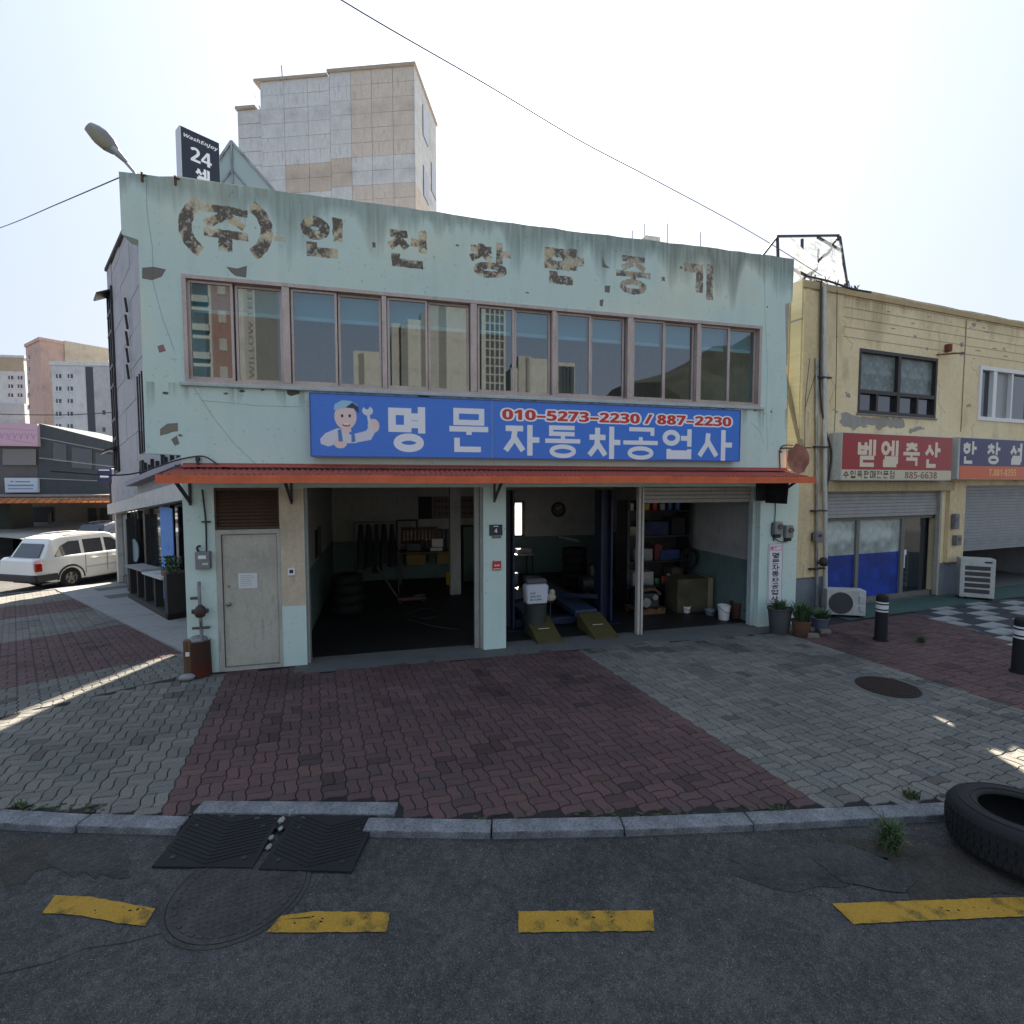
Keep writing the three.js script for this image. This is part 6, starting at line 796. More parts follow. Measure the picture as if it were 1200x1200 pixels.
// ---------------------------------------------------------------- corner cafe building down the side street
const c0 = QE(15.9, -1.25), CA = frame([c0.x, -c0.z], -45.65), CB = c0.y;
const onC = (name, label, cat, u = 0, v = 0, out = 0, group) => thing(name, label, cat, CA.at(u, v, out), CA.a, group);
const skew = (g) => { const p = g.attributes.position; for (let i = 0; i < p.count; i++) p.setY(i, p.getY(i) + CB + SLOPE * p.getX(i)); g.computeVertexNormals(); return g; };
{
  const b = onC('corner_cafe', 'pale clad cafe building with dark glazed stair strip and white fascia', 'building');
  const clad = dirty([0.46, 0.45, 0.47], 0.7, 3.2, 0.001), fascia = dirty([0.42, 0.42, 0.44], 0.7, 2.4, 0.001), gl = M.darkGlass;
  const HT = 11.55, HA = 4.6, TU = 6.4, loc = (X, D) => CA.loc(X, D), e0 = loc(-5.98, 10.2), e1 = loc(-5.45, 16), e2 = loc(-9, 22);
  const foot = (pts, y0, y1, m, nm) => mesh(nm, ext(pts.map(([u, o]) => [u, -o]), y1 - y0).rotateX(-Math.PI / 2).translate(0, y0, 0), m, b);
  foot([[0.02, -0.6], [TU, -0.6], [TU, -6], [0.02, -6]], CB - 0.5, CB + HT, clad, 'tower_body'); foot([[TU + 0.02, -0.6], [e0[0], e0[1] - 0.3], e1, e2, [TU + 0.02, -6]], CB - 0.2, CB + HA + 0.8, clad, 'annex_body');
  const wall = (u0, u1, v0, v1, z0, z1, m, nm, par = b) => mesh(nm, skew(bb(u0, u1, v0, v1, z0, z1)), m, par);
  // cladding panels of the upper floors, each its own piece with open joints
  for (let r = 0; r < 8; r++) for (let k = 0; k < 3; k++) { const u0 = 0.95 + k * 1.82, v0 = 4.05 + r * 1.0, tp = HT - SLOPE * u0 - 0.1; if (v0 > tp - 0.1) continue; wall(u0, u0 + 1.8, v0, Math.min(tp, v0 + 0.98), -0.58, -0.02 + 0.004 * ((r + k) % 2), clad, 'cladding_panel'); }
  wall(-0.1, 0.94, 10.7, HT, -0.58, 0, clad, 'cladding_panel'); mesh('coping', bb(-0.14, TU + 0.05, CB + HT, CB + HT + 0.1, -0.6, 0.06), M.concDark, b);
  // glazed strip at the far end
  wall(0.02, 0.9, 4.1, 10.7, -0.5, -0.16, gl, 'stair_glass'); for (let i = 0; i < 7; i++) wall(-0.06, 0.94, 4.1 + i * 0.95 + (i % 2) * 0.25, 4.2 + i * 0.95 + (i % 2) * 0.25, -0.2, 0.06, M.darkSteel, 'transom'); for (const u of [-0.08, 0.4, 0.86]) wall(u, u + 0.09, 4.1, 10.7, -0.19, 0.05, M.darkSteel, 'mullion');
  mesh('open_vent', skew(box(0.85, 0.05, 0.5).rotateX(0.5).translate(0.4, 4.95, 0.24)), M.darkSteel, b); mesh('open_vent', skew(box(0.85, 0.05, 0.5).rotateX(0.5).translate(0.4, 10.5, 0.2)), M.darkSteel, b);
  for (const [u0, u1, v0, v1] of [[5.2, 6.3, 4.3, 6.6], [7.0, 12.4, 4.15, 5.0]]) { const w = wall(u0, u1, v0, v1, -0.05, 0.01, gl, 'window'); for (let k = 0; k <= 3; k++) { const u = u0 + (u1 - u0) * k / 3; wall(u - 0.04, u + 0.04, v0, v1, 0.011, 0.03, M.darkSteel, 'window_bar', w); } }
  for (let i = 0; i < 5; i++) mesh('wall_letter', skew(box(0.06, 0.55, 0.06).rotateZ(0.5).translate(4.0 + i * 0.05, 7.0 + i * 0.5, 0.06)), M.dark, b);
  wall(TU + 0.02, 12.75, 4.05, HA + 0.8, -0.58, -0.02, clad, 'annex_wall');
  // fascia and canopy over the shop front
  wall(-0.1, 12.75, 3.05, 4.04, -0.55, 0.12, fascia, 'fascia'); wall(5.2, 12.6, 3.32, 3.46, 0.121, 0.42, mat([0.24, 0.23, 0.28], 0.6), 'light_shelf'); for (let i = 0; i < 9; i++) wall(6.2 + i * 0.55 + (i % 3) * 0.1, 6.26 + i * 0.55 + (i % 3) * 0.12, 3.5, 3.75 + 0.12 * (i % 2), 0.13, 0.2, M.dark, 'fascia_letter'); wall(6.1, 6.5, 3.5, 3.98, 0.13, 0.18, M.dark, 'fascia_letter');
  wall(-0.05, 6.0, 2.62, 2.98, 0.02, 0.3, M.offWhite, 'canopy_valance'); wall(6.06, 12.7, 2.62, 3.0, 0.02, 0.32, M.offWhite, 'canopy_valance');
  // glazed shop front
  wall(-0.05, 0.35, 0.05, 2.65, -0.3, 0.1, M.offWhite, 'corner_post'); wall(0.4, 12.7, 0.02, 0.3, -0.3, -0.02, M.concDark, 'stall_riser');
  for (const u of [2.0, 4.2, 6.1, 8.8, 11.3]) wall(u, u + 0.1, 0.3, 2.62, -0.12, 0, M.darkSteel, 'shop_mullion');
  for (const [u0, u1] of [[0.4, 2], [2.1, 4.2], [6.2, 8.8], [8.9, 11.3], [11.4, 12.7]]) wall(u0, u1, 0.31, 2.62, -0.07, -0.055, M.darkGlass, 'shop_window');
  wall(4.32, 4.62, 0.1, 2.35, 0.0, 0.35, M.black, 'door_leaf'); wall(5.9, 6.08, 0.1, 2.45, 0.0, 0.1, M.black, 'door_leaf');
  for (const u of [1.1, 1.5]) wall(u, u + 0.35, 0.4, 2.55, -0.05, -0.02, mat([0.16, 0.22, 0.23], 0.6), 'curtain');
}
{
  const bn = onC('blue_banner', 'tall pale blue printed banner in front of the cafe window', 'banner'), [cv, x] = canvas(96, 320, 'rgb(96,138,196)'); for (let i = 0; i < 60; i++) { x.fillStyle = `rgba(${rnd() < 0.5 ? '190,120,170' : '70,110,190'},${0.5 * rnd()})`; x.beginPath(); x.arc(rr(40, 96), rr(130, 320), rr(3, 14), 0, 7); x.fill(); }
  const u0 = CA.px(188.5, 640, 0.15)[0], u1 = CA.px(203, 640, 0.15)[0], yb = CB + SLOPE * u0; mesh('cloth', bb(u0, u1, yb + 0.25, yb + 2.6, 0.13, 0.145), mat([0.12, 0.22, 0.5], 0.8), bn); face('print', u0 + 0.002, u1 - 0.002, yb + 0.252, yb + 2.598, 0.147, ctex(cv), bn, 0.8);
  mesh('stand', [bb(u0, u1, yb + 0.02, yb + 0.25, 0.12, 0.15)], M.darkSteel, bn);
  const sg = onC('oval_sign', 'grey green oval sign hanging in the cafe doorway window', 'sign'), [ou] = CA.px(158, 645, 0.2), oy = CA.px(158, 645, 0.2)[1]; mesh('oval', cylZ(0.5, 0.03, 0, 0, 0, 28).scale(1.35, 0.7, 1).translate(ou, oy, 0.2), mat([0.16, 0.24, 0.25], 0.6), sg); mesh('hanger', [bar([ou - 0.3, oy + 0.3, 0.2], [ou - 0.3, CB + SLOPE * ou + 2.62, 0.2], 0.02), bar([ou + 0.3, oy + 0.3, 0.2], [ou + 0.3, CB + SLOPE * ou + 2.62, 0.2], 0.02)], M.darkSteel, sg);
  // planter rail in front of the cafe
  const pl = onC('planter_rail', 'dark timber planter rail with ledge in front of the cafe', 'planter'), w = (u0, u1, v0, v1, z0, z1, m, nm) => mesh(nm, skew(bb(u0, u1, v0, v1, z0, z1)), m, pl), dk = mat([0.02, 0.018, 0.017], 0.7);
  w(5.6, 11.0, 0.0, 0.16, 0.02, 0.5, dk, 'base_rail'); for (const u of [5.6, 6.9, 8.0, 9.3, 10.6]) w(u, u + 0.16, 0.16, 0.95, 0.3, 0.46, dk, 'post'); w(10.7, 11.0, 0.0, 1.05, 0.02, 0.5, dk, 'end_panel'); w(5.5, 8.3, 0.95, 1.0, 0.1, 0.55, M.conc, 'ledge'); w(8.32, 10.7, 0.9, 0.95, 0.1, 0.55, M.offWhite, 'ledge'); for (let i = 0; i < 6; i++) w(6.2 + i * 0.72, 6.28 + i * 0.72, 0.16, 0.88, 0.1, 0.16, M.galv, 'bar');
  seed = 41; const L = []; for (let i = 0; i < 160; i++) { const u = rr(9.8, 10.9), y = CB + SLOPE * u + 0.95 + rr(0, 0.4), z = rr(0.1, 0.4), s = rr(0.03, 0.07), a = rnd() * 6.28; L.push([[u, y, z], [u + s * Math.cos(a), y + s * 0.5, z + s * Math.sin(a)], [u + s * 1.2 * Math.cos(a), y + s, z + s], [u, y + s, z]]); }
  const pt = onC('cafe_plant', 'dark leafy plant on the end of the planter rail', 'plant'); mesh('leaves', quads(L), M.leaf, pt); mesh('pot', rb(10.1, 10.6, CB + SLOPE * 10.3 + 0.95, CB + SLOPE * 10.3 + 1.08, 0.15, 0.45, 0.02), M.clay, pt);
}
// added walls in the slots beside the repair shop, sized to stop the sun strips
{ const a = thing('sun_block_wall', 'added concrete wall blocking low sun between cafe and repair shop', 'wall', W3(-6.0, 0, 11.2)); mesh('wall', rb(-0.1, 1.1, -0.5, 2.1, -0.1, 0.1, 0.01), M.conc, a); const b = thing('sun_block_gap_wall', 'added dark wall blocking low sun in the gap beside the yellow corner', 'wall', W3(5.35, 0, 10.75)); mesh('wall', rb(-0.35, 0.55, 0, 3.45, -0.1, 0.1, 0.01), dirty([0.16, 0.14, 0.10], 0.95, 0.8), b); }

// ---------------------------------------------------------------- vehicles
function car(name, label, pos, turn, paint, pickup) { // local x forward, y up, z to its right
  const o = thing(name, label, 'car', pos, turn), L = 4.85, W = 1.86, pm = new THREE.MeshPhysicalMaterial({ color: lin(...paint), roughness: 0.35, clearcoat: 0.8, clearcoatRoughness: 0.08 });
  const low = [[-2.32, 0.5], [-2.38, 0.62], [-2.36, 1.0], [-2.3, 1.04], [-1.2, 1.06], [1.05, 1.04], [1.3, 1.0], [2.2, 0.86], [2.38, 0.72], [2.4, 0.5], [2.3, 0.36], [1.98, 0.34]];
  const arch = (cx) => Array.from({ length: 9 }, (_, i) => { const a = Math.PI * i / 8; return [cx + 0.42 * Math.cos(a), 0.34 + 0.42 * Math.sin(a)]; });
  const g = ext([...low, ...arch(1.46).slice(0), [0.9, 0.32], [-0.7, 0.32], ...arch(-1.28), [-1.9, 0.36]], W - 0.14, [], 0.07).translate(0, 0, -(W - 0.14) / 2); { const p = g.attributes.position; for (let i = 0; i < p.count; i++) { const x = p.getX(i), k = 1 - 0.1 * Math.pow(Math.abs(x) / 2.4, 4) - 0.05 * clamp((p.getY(i) - 0.75) / 0.3); p.setZ(i, p.getZ(i) * k); } g.computeVertexNormals(); }
  mesh('body', g, pm, o);
  const tp = (y) => 1 - 0.22 * clamp((y - 1.02) / 0.72), cab = [[-2.1, 1.03], [-1.72, 1.66], [-1.4, 1.72], [0.1, 1.74], [0.35, 1.69], [1.12, 1.03]];
  const cg = ext(cab, W - 0.3, [], 0.05).translate(0, 0, -(W - 0.3) / 2); { const p = cg.attributes.position; for (let i = 0; i < p.count; i++) p.setZ(i, p.getZ(i) * tp(p.getY(i))); cg.computeVertexNormals(); } mesh('cabin', cg, pm, o);
  const side = (pts, s) => { const e = ext(pts, 0.012); const p = e.attributes.position; for (let i = 0; i < p.count; i++) p.setZ(i, s * ((W / 2 - 0.098) * tp(p.getY(i)) + 0.004 + p.getZ(i))); e.computeVertexNormals(); return e; };
  for (const s of [-1, 1]) { mesh('side_window', side([[-1.75, 1.12], [-0.85, 1.12], [-0.85, 1.58], [-1.2, 1.58], [-1.5, 1.45]], s), M.darkGlass, o); mesh('side_window', side([[-0.72, 1.12], [-0.05, 1.12], [-0.05, 1.6], [-0.72, 1.6]], s), M.darkGlass, o); mesh('side_window', side([[0.06, 1.12], [0.92, 1.12], [0.36, 1.57], [0.06, 1.6]], s), M.darkGlass, o); mesh('mirror', rb(0.75, 0.9, 1.08, 1.24, s * 0.92 - 0.1, s * 0.92 + 0.1, 0.04), pm, o); mesh('side_trim', bb(-0.8, 1.0, 0.62, 0.68, s * (W / 2 + 0.001) - 0.006, s * (W / 2 + 0.001) + 0.006), mat([0.5, 0.5, 0.5], 0.4), o); for (const x of [-1.28, 1.46]) mesh('arch_trim', fin(new THREE.TorusGeometry(0.44, 0.035, 6, 20, Math.PI)).translate(x, 0.34, s * 0.915), mat([0.03, 0.03, 0.032], 0.7), o); mesh('rear_corner', rb(-2.36, -1.72, 0.36, 0.58, s * 0.87 - 0.06, s * 0.87 + 0.06, 0.03), mat([0.03, 0.03, 0.032], 0.7), o); mesh('sill', rb(-0.85, 1.0, 0.26, 0.42, s * 0.86 - 0.05, s * 0.86 + 0.05, 0.02), M.dark, o); mesh('tail_light', rb(-2.40, -2.2, 0.7, 0.98, s * 0.86 - 0.05, s * 0.86 + 0.06, 0.03), mat([0.26, 0.012, 0.012], 0.2), o); mesh('head_light', rb(2.05, 2.36, 0.66, 0.84, s * 0.72 - 0.16, s * 0.72 + 0.12, 0.04), mat([0.6, 0.6, 0.6], 0.1), o); mesh('door_gap', [bb(-0.79, -0.775, 0.45, 1.1, s * 0.932 - 0.003, s * 0.932 + 0.003), bb(0.005, 0.02, 0.45, 1.1, s * 0.935 - 0.003, s * 0.935 + 0.003)], M.dark, o); }
  mesh('rear_window', ext([[-0.62, 0], [0.62, 0], [0.54, 0.5], [-0.54, 0.5]], 0.014).rotateY(-Math.PI / 2).rotateZ(-0.54).translate(-2.13, 1.11, 0), M.darkGlass, o); mesh('windscreen', ext([[-0.7, 0], [0.7, 0], [0.58, 0.85], [-0.58, 0.85]], 0.014).rotateY(Math.PI / 2).rotateZ(0.84).translate(1.14, 1.09, 0), M.darkGlass, o);
  mesh('rear_bumper', rb(-2.5, -2.2, 0.36, 0.6, -0.86, 0.86, 0.05), mat([0.03, 0.03, 0.032], 0.6), o); mesh('front_bumper', rb(2.2, 2.48, 0.32, 0.58, -0.86, 0.86, 0.06), pm, o); mesh('number_plate', rb(-2.41, -2.385, 0.74, 0.84, -0.26, 0.26, 0.004), mat([0.3, 0.3, 0.3], 0.5), o); for (const s of [-1, 1]) mesh('roof_rail', tube([[-1.4, 1.745, s * 0.6], [-1.2, 1.8, s * 0.6], [-0.2, 1.81, s * 0.6], [0.1, 1.76, s * 0.6]], 0.018, 20, 6), M.galv, o); for (const s of [-1, 1]) for (const x of [-0.55, 0.25]) mesh('door_handle', rb(x, x + 0.2, 0.92, 0.95, s * 0.935 - 0.02, s * 0.935 + 0.02, 0.01), pm, o); mesh('underbody', bb(-2.1, 2.1, 0.25, 0.4, -0.7, 0.7), M.dark, o);
  for (const x of [-1.28, 1.46]) for (const s of [-1, 1]) { const w = mesh('wheel', lathe([[0.2, -0.11], [0.3, -0.115], [0.345, -0.09], [0.355, 0], [0.345, 0.09], [0.3, 0.115], [0.2, 0.11]], 26).rotateX(Math.PI / 2).translate(x, 0.355, s * 0.79), M.rubber, o); mesh('rim', [...Array.from({ length: 5 }, (_, i) => box(0.05, 0.2, 0.03, 0, 0.11, 0).rotateZ(i / 5 * 6.283).translate(x, 0.355, s * 0.87)), cylZ(0.06, 0.06, x, 0.355, s * 0.87, 14), fin(new THREE.TorusGeometry(0.21, 0.02, 6, 24)).translate(x, 0.355, s * 0.87), cylZ(0.2, 0.02, x, 0.355, s * 0.8, 20)], mat([0.32, 0.32, 0.33], 0.35, { metalness: 0.7 }), w); }
  return o;
}
const heading = (X, D) => Math.atan2(D, X);
car('parked_car', 'white estate style pickup with dark rear window on the side street', W3(-17.02, -1.245, 20.45), heading(0.25, 0.97), [0.72, 0.72, 0.70]).scale.set(1.02, 1.1, 1.02);
car('parked_car', 'dark blue car parked beyond the white pickup', W3(-21.9, -1.245, 28.6), heading(0.1, 0.98), [0.012, 0.016, 0.035]);

// ---------------------------------------------------------------- far side of the side street
{
  const BG = frame([-27.5, 29.8], 12), onB = (n, l, c) => thing(n, l, c, BG.at(0, 0, 0), BG.a), P = (px, py, o = 0) => BG.px(px, py, o);
  const b = onB('grey_hall', 'dark grey two storey hall with covered arcade across the side street', 'building'), gm = dirty([0.085, 0.095, 0.105], 0.8, 4), gm2 = dirty([0.15, 0.14, 0.135], 0.8, 4);
  const poly = (pts, d, m, nm, o = 0, par = b) => mesh(nm, ext(pts.map(([x, y]) => P(x, y, o)), d).translate(0, 0, o - d), m, par);
  poly([[45, 496], [140, 520], [140, 585], [45, 585]], 6, gm, 'upper_wall'); poly([[-60, 523], [44.5, 523], [44.5, 585], [-60, 585]], 5.8, gm2, 'upper_wall', -0.1);
  for (const [x0, x1, y0, y1] of [[62, 78, 518, 540], [84, 108, 524, 548], [112, 132, 530, 552]]) poly([[x0, y0], [x1, y0 + 3], [x1, y1 + 2], [x0, y1]], 0.05, M.darkGlass, 'window', 0.04); for (let i = 0; i < 3; i++) poly([[46, 512 + i * 24], [138, 530 + i * 17], [138, 531 + i * 17], [46, 513.2 + i * 24]], 0.05, mat([0.3, 0.31, 0.32]), 'string_line', 0.05);
  poly([[3, 526], [42, 526], [42, 545], [3, 545]], 0.05, mat([0.2, 0.19, 0.18], 0.6), 'panel', 0.0);
  const y = (v) => v; mesh('arcade_back', bb(P(-60, 640, -6)[0], P(150, 640, -6)[0], -1.25, 1.9, -6.2, -6), dirty([0.2, 0.17, 0.14], 0.9, 3), b); mesh('pillar', bb(P(-12, 620)[0], P(11, 620)[0], -1.25, 1.9, -2, -0.2), dirty([0.045, 0.05, 0.04], 0.8), b); for (const px of [104, 118]) mesh('doorway', bb(P(px, 620, -5.9)[0], P(px + 9, 620, -5.9)[0], -1.2, 0.9, -5.98, -5.9), M.dark, b); mesh('painted_shade_bay', bb(P(14, 620, -5.9)[0], P(62, 620, -5.9)[0], -1.2, 1.0, -5.97, -5.9), M.dark, b);  // dark flat panels paint the shade inside the arcade bay and doorways
  mesh('shelf_of_goods', [bb(P(30, 640, -4)[0], P(95, 640, -4)[0], -1.25, -0.3, -4.6, -4), bb(P(57, 620, -4)[0], P(59.5, 620, -4)[0], -0.3, 0.7, -4.1, -4)], mat([0.12, 0.10, 0.08], 0.9), b);
  const u0 = P(-60, 590, 2)[0], u1 = P(150, 590, 2)[0], tl = mat([0.55, 0.16, 0.03], 0.7, { map: T.mottle }), rf = mesh('arcade_roof', [bar([u0, 1.75, 2], [u1, 1.75, 2], 0.1, 0.12), bb(u0, u1, 1.9, 2.0, -6, 1.9)], dirty([0.3, 0.27, 0.24], 0.8), b); for (let i = 0; i < 24; i++) { const a = u0 + (u1 - u0) * i / 24; mesh('roof_tile', box((u1 - u0) / 24 - 0.06, 0.05, 0.7).rotateX(0.42).translate(a + (u1 - u0) / 48, 1.72, 2.1), tl, rf); }
  const s = onB('white_board', 'white notice board on the grey hall above the arcade', 'sign'), [cv, x] = canvas(160, 66, 'rgb(196,204,216)'); x.fillStyle = 'rgb(150,70,70)'; x.fillRect(28, 13, 14, 5); x.fillStyle = 'rgba(90,95,110,.8)'; x.fillRect(50, 14, 76, 5); x.fillRect(12, 31, 130, 6); x.fillRect(14, 48, 124, 4); { const [a, q] = P(5, 560, 0.2), [c, d] = P(44.5, 577, 0.2); mesh('board', bb(a, c, d, q, 0.02, 0.19), M.white, s); face('print', a + 0.02, c - 0.02, d + 0.02, q - 0.02, 0.2, ctex(cv), s); }
  const k = onB('pink_sign', 'long faded pink signboard on top of the grey hall', 'sign'); { const [a, q] = P(-30, 495, 0.2), [c, d] = P(45, 523, 0.2); const [cv2, z] = canvas(256, 96, 'rgb(206,168,184)'); z.strokeStyle = 'rgb(176,140,172)'; z.lineWidth = 5; for (let i = 0; i < 6; i++) { z.beginPath(); z.moveTo(100 + i * 26, 40); z.lineTo(108 + i * 26, 64); z.lineTo(118 + i * 26, 42); z.stroke(); } z.lineWidth = 3; z.beginPath(); z.moveTo(0, 16); z.lineTo(256, 30); z.stroke(); z.beginPath(); z.moveTo(120, 66); z.lineTo(256, 90); z.stroke(); mesh('box', bb(a, c, d, q, -0.3, 0.19), mat([0.5, 0.4, 0.43], 0.6), k); face('print', a + 0.02, c - 0.02, d + 0.02, q - 0.02, 0.2, ctex(cv2), k); }
  const hut = thing('rooftop_hut', 'cream and pale green rooftop hut over the arcade', 'hut', BG.at(0, 0, -1), BG.a); poly([[92, 563], [118, 563], [118, 585], [92, 585]], 2, M.cream, 'cream_wall', 0, hut); poly([[118, 563], [140, 563], [140, 585], [118, 585]], 2, dirty([0.3, 0.38, 0.34]), 'green_wall', 0, hut); poly([[82, 573], [92, 572], [92, 585], [82, 585]], 1, M.dark, 'water_tank', 0.5, hut);
  const ns = onC('projecting_sign', 'small navy projecting sign beyond the cafe corner', 'sign'); { const q = G(125, 640, -1.2); const p = W3(-22, 0, 28); ns.position.copy(p); ns.rotation.y = 0.2; const FR = frame([0, 28], 0), [a, t] = FR.px(116, 549), [c, d] = FR.px(132, 565); mesh('box', rb(a + 22, c + 22, d, t, -0.2, 0.1, 0.03), mat([0.02, 0.025, 0.09], 0.4), ns); mesh('border', [bb(a + 22.1, c + 21.9, t - 0.12, t - 0.06, 0.1, 0.11), bb(a + 22.15, c + 21.85, d + 0.25, d + 0.4, 0.1, 0.11)], M.white, ns); mesh('post', bb(c + 21.8, c + 21.9, -1.25, t, -0.1, 0), M.darkSteel, ns); }
}
// ---------------------------------------------------------------- far apartment blocks
function block(name, label, px0, px1, pyTop, D, depth, m, turn, wins, extra) {
  const FR = frame([(((px0 + px1) / 2 - 600) / 600) * D, D], turn), [a, top] = FR.px(px0, pyTop), [c] = FR.px(px1, pyTop), o = thing(name, label, 'apartment block', FR.at(0, 0, 0), FR.a), B = -1.25;
  mesh('wall', bb(a, c, B, top, -depth, 0), m, o); mesh('parapet', [bb(a - 0.15, c + 0.15, top, top + 0.5, -depth - 0.15, 0.15)], m, o);
  for (const [x0, y0, x1, y1] of wins) { const [p, q] = FR.px(x0, y0), [r, s] = FR.px(x1, y1), w = mesh('window', bb(p, r, s, q, 0, 0.06), M.darkGlass, o); mesh('frame', [bb(p - 0.1, r + 0.1, s - 0.12, s - 0.005, 0.0, 0.1), bb((p + r) / 2 - 0.05, (p + r) / 2 + 0.05, s, q, 0.061, 0.1)], M.white, w); }
  if (extra) extra(o, FR, B, top, a, c); return o;
}
{
  const gw = (xs, ys, w, h) => xs.flatMap((x) => ys.map((y) => [x, y, x + w, y + h]));
  block('apartment_block', 'pale green and white apartment block at the far left edge', -60, 28, 417, 105, 14, dirty([0.7, 0.74, 0.74], 0.9, 6), 8, gw([-14, 10, 21], [430, 440.5, 450.5, 461], 5.5, 4.5), (o, FR, B, top, a, c) => { mesh('top_band', bb(a, c, top - 2.6, top - 0.1, 0.0, 0.2), dirty([0.5, 0.42, 0.3], 0.9, 5), o); mesh('lower_band', bb(a, c, FR.px(10, 500)[1], FR.px(10, 473)[1], 0, 0.6), dirty([0.55, 0.58, 0.6], 0.9, 5), o); });
  block('apartment_block', 'salmon and tan stair block rising behind the grey hall', 30, 47, 407, 88, 22, dirty([0.78, 0.52, 0.42], 0.9, 6), -34, gw([32.5], [417, 431, 446, 461, 475], 2.5, 4), (o, FR, B, top, a, c) => { mesh('tan_side', bb(c, c + 0.3, B, top + 0.6, -22, -3), dirty([0.72, 0.6, 0.45], 0.9, 6), o); });
  block('apartment_block', 'white mid rise with small square windows and black strip', 60, 134, 428, 72, 12, dirty([0.78, 0.78, 0.78], 0.9, 6), 4, gw([66, 79.5], [438.5, 453, 467.5, 482.5, 497], 6, 5), (o, FR) => { const [a, t] = FR.px(100.5, 430), [c] = FR.px(109.5, 430), b = FR.px(105, 520)[1]; mesh('black_strip', bb(a, c, b, t, 0, 0.12), mat([0.06, 0.06, 0.07], 0.6), o); const [p] = FR.px(110, 430), [q] = FR.px(134, 430); mesh('grey_wing', bb(p, q, -1.25, t, 0, 0.2), dirty([0.58, 0.58, 0.58], 0.9, 5), o); for (const yy of [481, 501]) { const [u, v] = FR.px(121.5, yy); mesh('small_window', bb(u, u + 0.35, v - 0.6, v, 0.2, 0.26), M.darkGlass, o); } mesh('roof_tank', [bar([q - 3, t + 0.6, -3], [q - 0.5, t + 1.6, -3], 0.3), cyl(0.7, 0.7, 1.2, q - 2, t + 0.4, -3, 14)], M.offWhite, o); });
}
{ // panelled tower behind the shop
  const TW = frame([-115 / 600 * 26, 26], -6), o = thing('panelled_tower', 'tall grey and tan panelled tower behind the repair shop', 'building', TW.at(0, 0, 0), TW.a), P = (x, y) => TW.px(x, y), B = -1.25;
  const top = P(484, 77)[1], top2 = P(400, 84)[1], lowT = P(290, 127)[1], xs = [306, 333.5, 361.5, 387, 411.7, 436, 460.7, 485].map((x) => P(x, 150)[0]), xl = [277.5, 303].map((x) => P(x, 160)[0]);
  const tan = dirty([0.76, 0.66, 0.57], 0.85, 3, 0.001), grey = dirty([0.76, 0.76, 0.75], 0.85, 3, 0.001), tan2 = dirty([0.68, 0.57, 0.47], 0.85, 3, 0.001), core = dirty([0.5, 0.5, 0.5], 0.9);  // panel tones lifted: the pale sun glare is put into these colours
  mesh('core', [bb(xs[0], xs[7], B, top - 0.2, -4.2, -0.05), bb(xl[0], xs[0] - 0.001, B, lowT - 0.1, -4.2, -0.2)], core, o); const RH = 0.68;
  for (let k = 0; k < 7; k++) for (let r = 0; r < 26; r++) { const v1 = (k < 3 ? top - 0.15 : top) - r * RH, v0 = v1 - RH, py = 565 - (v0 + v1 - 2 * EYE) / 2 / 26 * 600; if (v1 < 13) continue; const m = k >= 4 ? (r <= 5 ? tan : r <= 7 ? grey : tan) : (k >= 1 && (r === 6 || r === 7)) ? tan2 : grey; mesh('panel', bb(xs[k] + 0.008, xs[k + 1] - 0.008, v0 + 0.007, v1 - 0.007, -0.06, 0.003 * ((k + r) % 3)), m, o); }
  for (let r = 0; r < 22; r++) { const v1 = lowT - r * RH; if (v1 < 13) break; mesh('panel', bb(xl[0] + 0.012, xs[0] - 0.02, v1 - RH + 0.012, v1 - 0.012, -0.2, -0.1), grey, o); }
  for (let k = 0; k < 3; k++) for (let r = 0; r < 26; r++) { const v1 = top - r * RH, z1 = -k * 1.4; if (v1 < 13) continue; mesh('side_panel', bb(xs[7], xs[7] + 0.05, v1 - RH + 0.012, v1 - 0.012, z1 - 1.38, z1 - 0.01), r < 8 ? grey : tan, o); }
  for (const [z, v] of [[-1.4, 20.5], [-1.4, 17.5], [-3, 18.6], [-3, 15.6], [-3, 12.4]]) mesh('side_window', bb(xs[7] + 0.05, xs[7] + 0.09, v, v + 1.5, z - 1, z), M.darkGlass, o);
  mesh('coping', [bb(xs[3] - 0.1, xs[7] + 0.12, top, top + 0.14, -4.3, 0.08), bb(xs[0] - 0.3, xs[3] - 0.11, top - 0.15, top - 0.02, -4.2, 0.08), bb(xl[0] - 0.05, xs[0] - 0.32, lowT, lowT + 0.14, -4.2, 0.02)], dirty([0.52, 0.44, 0.36], 0.85), o); mesh('antenna', [bar([xs[1] - 0.2, top - 0.2, -0.3], [xs[1] - 0.25, top + 0.8, -0.3], 0.04), bar([xs[0] - 0.2, lowT + 0.14, -0.3], [xs[0] - 0.5, lowT + 1, -0.3], 0.04)], M.galv, o); mesh('vent_pipe', tube([[xs[7] + 0.05, 12.8, -3.8], [xs[7] + 0.4, 13.1, -3.8], [xs[7] + 0.7, 13.1, -3.8]], 0.08, 12, 8), M.galv, o);
}
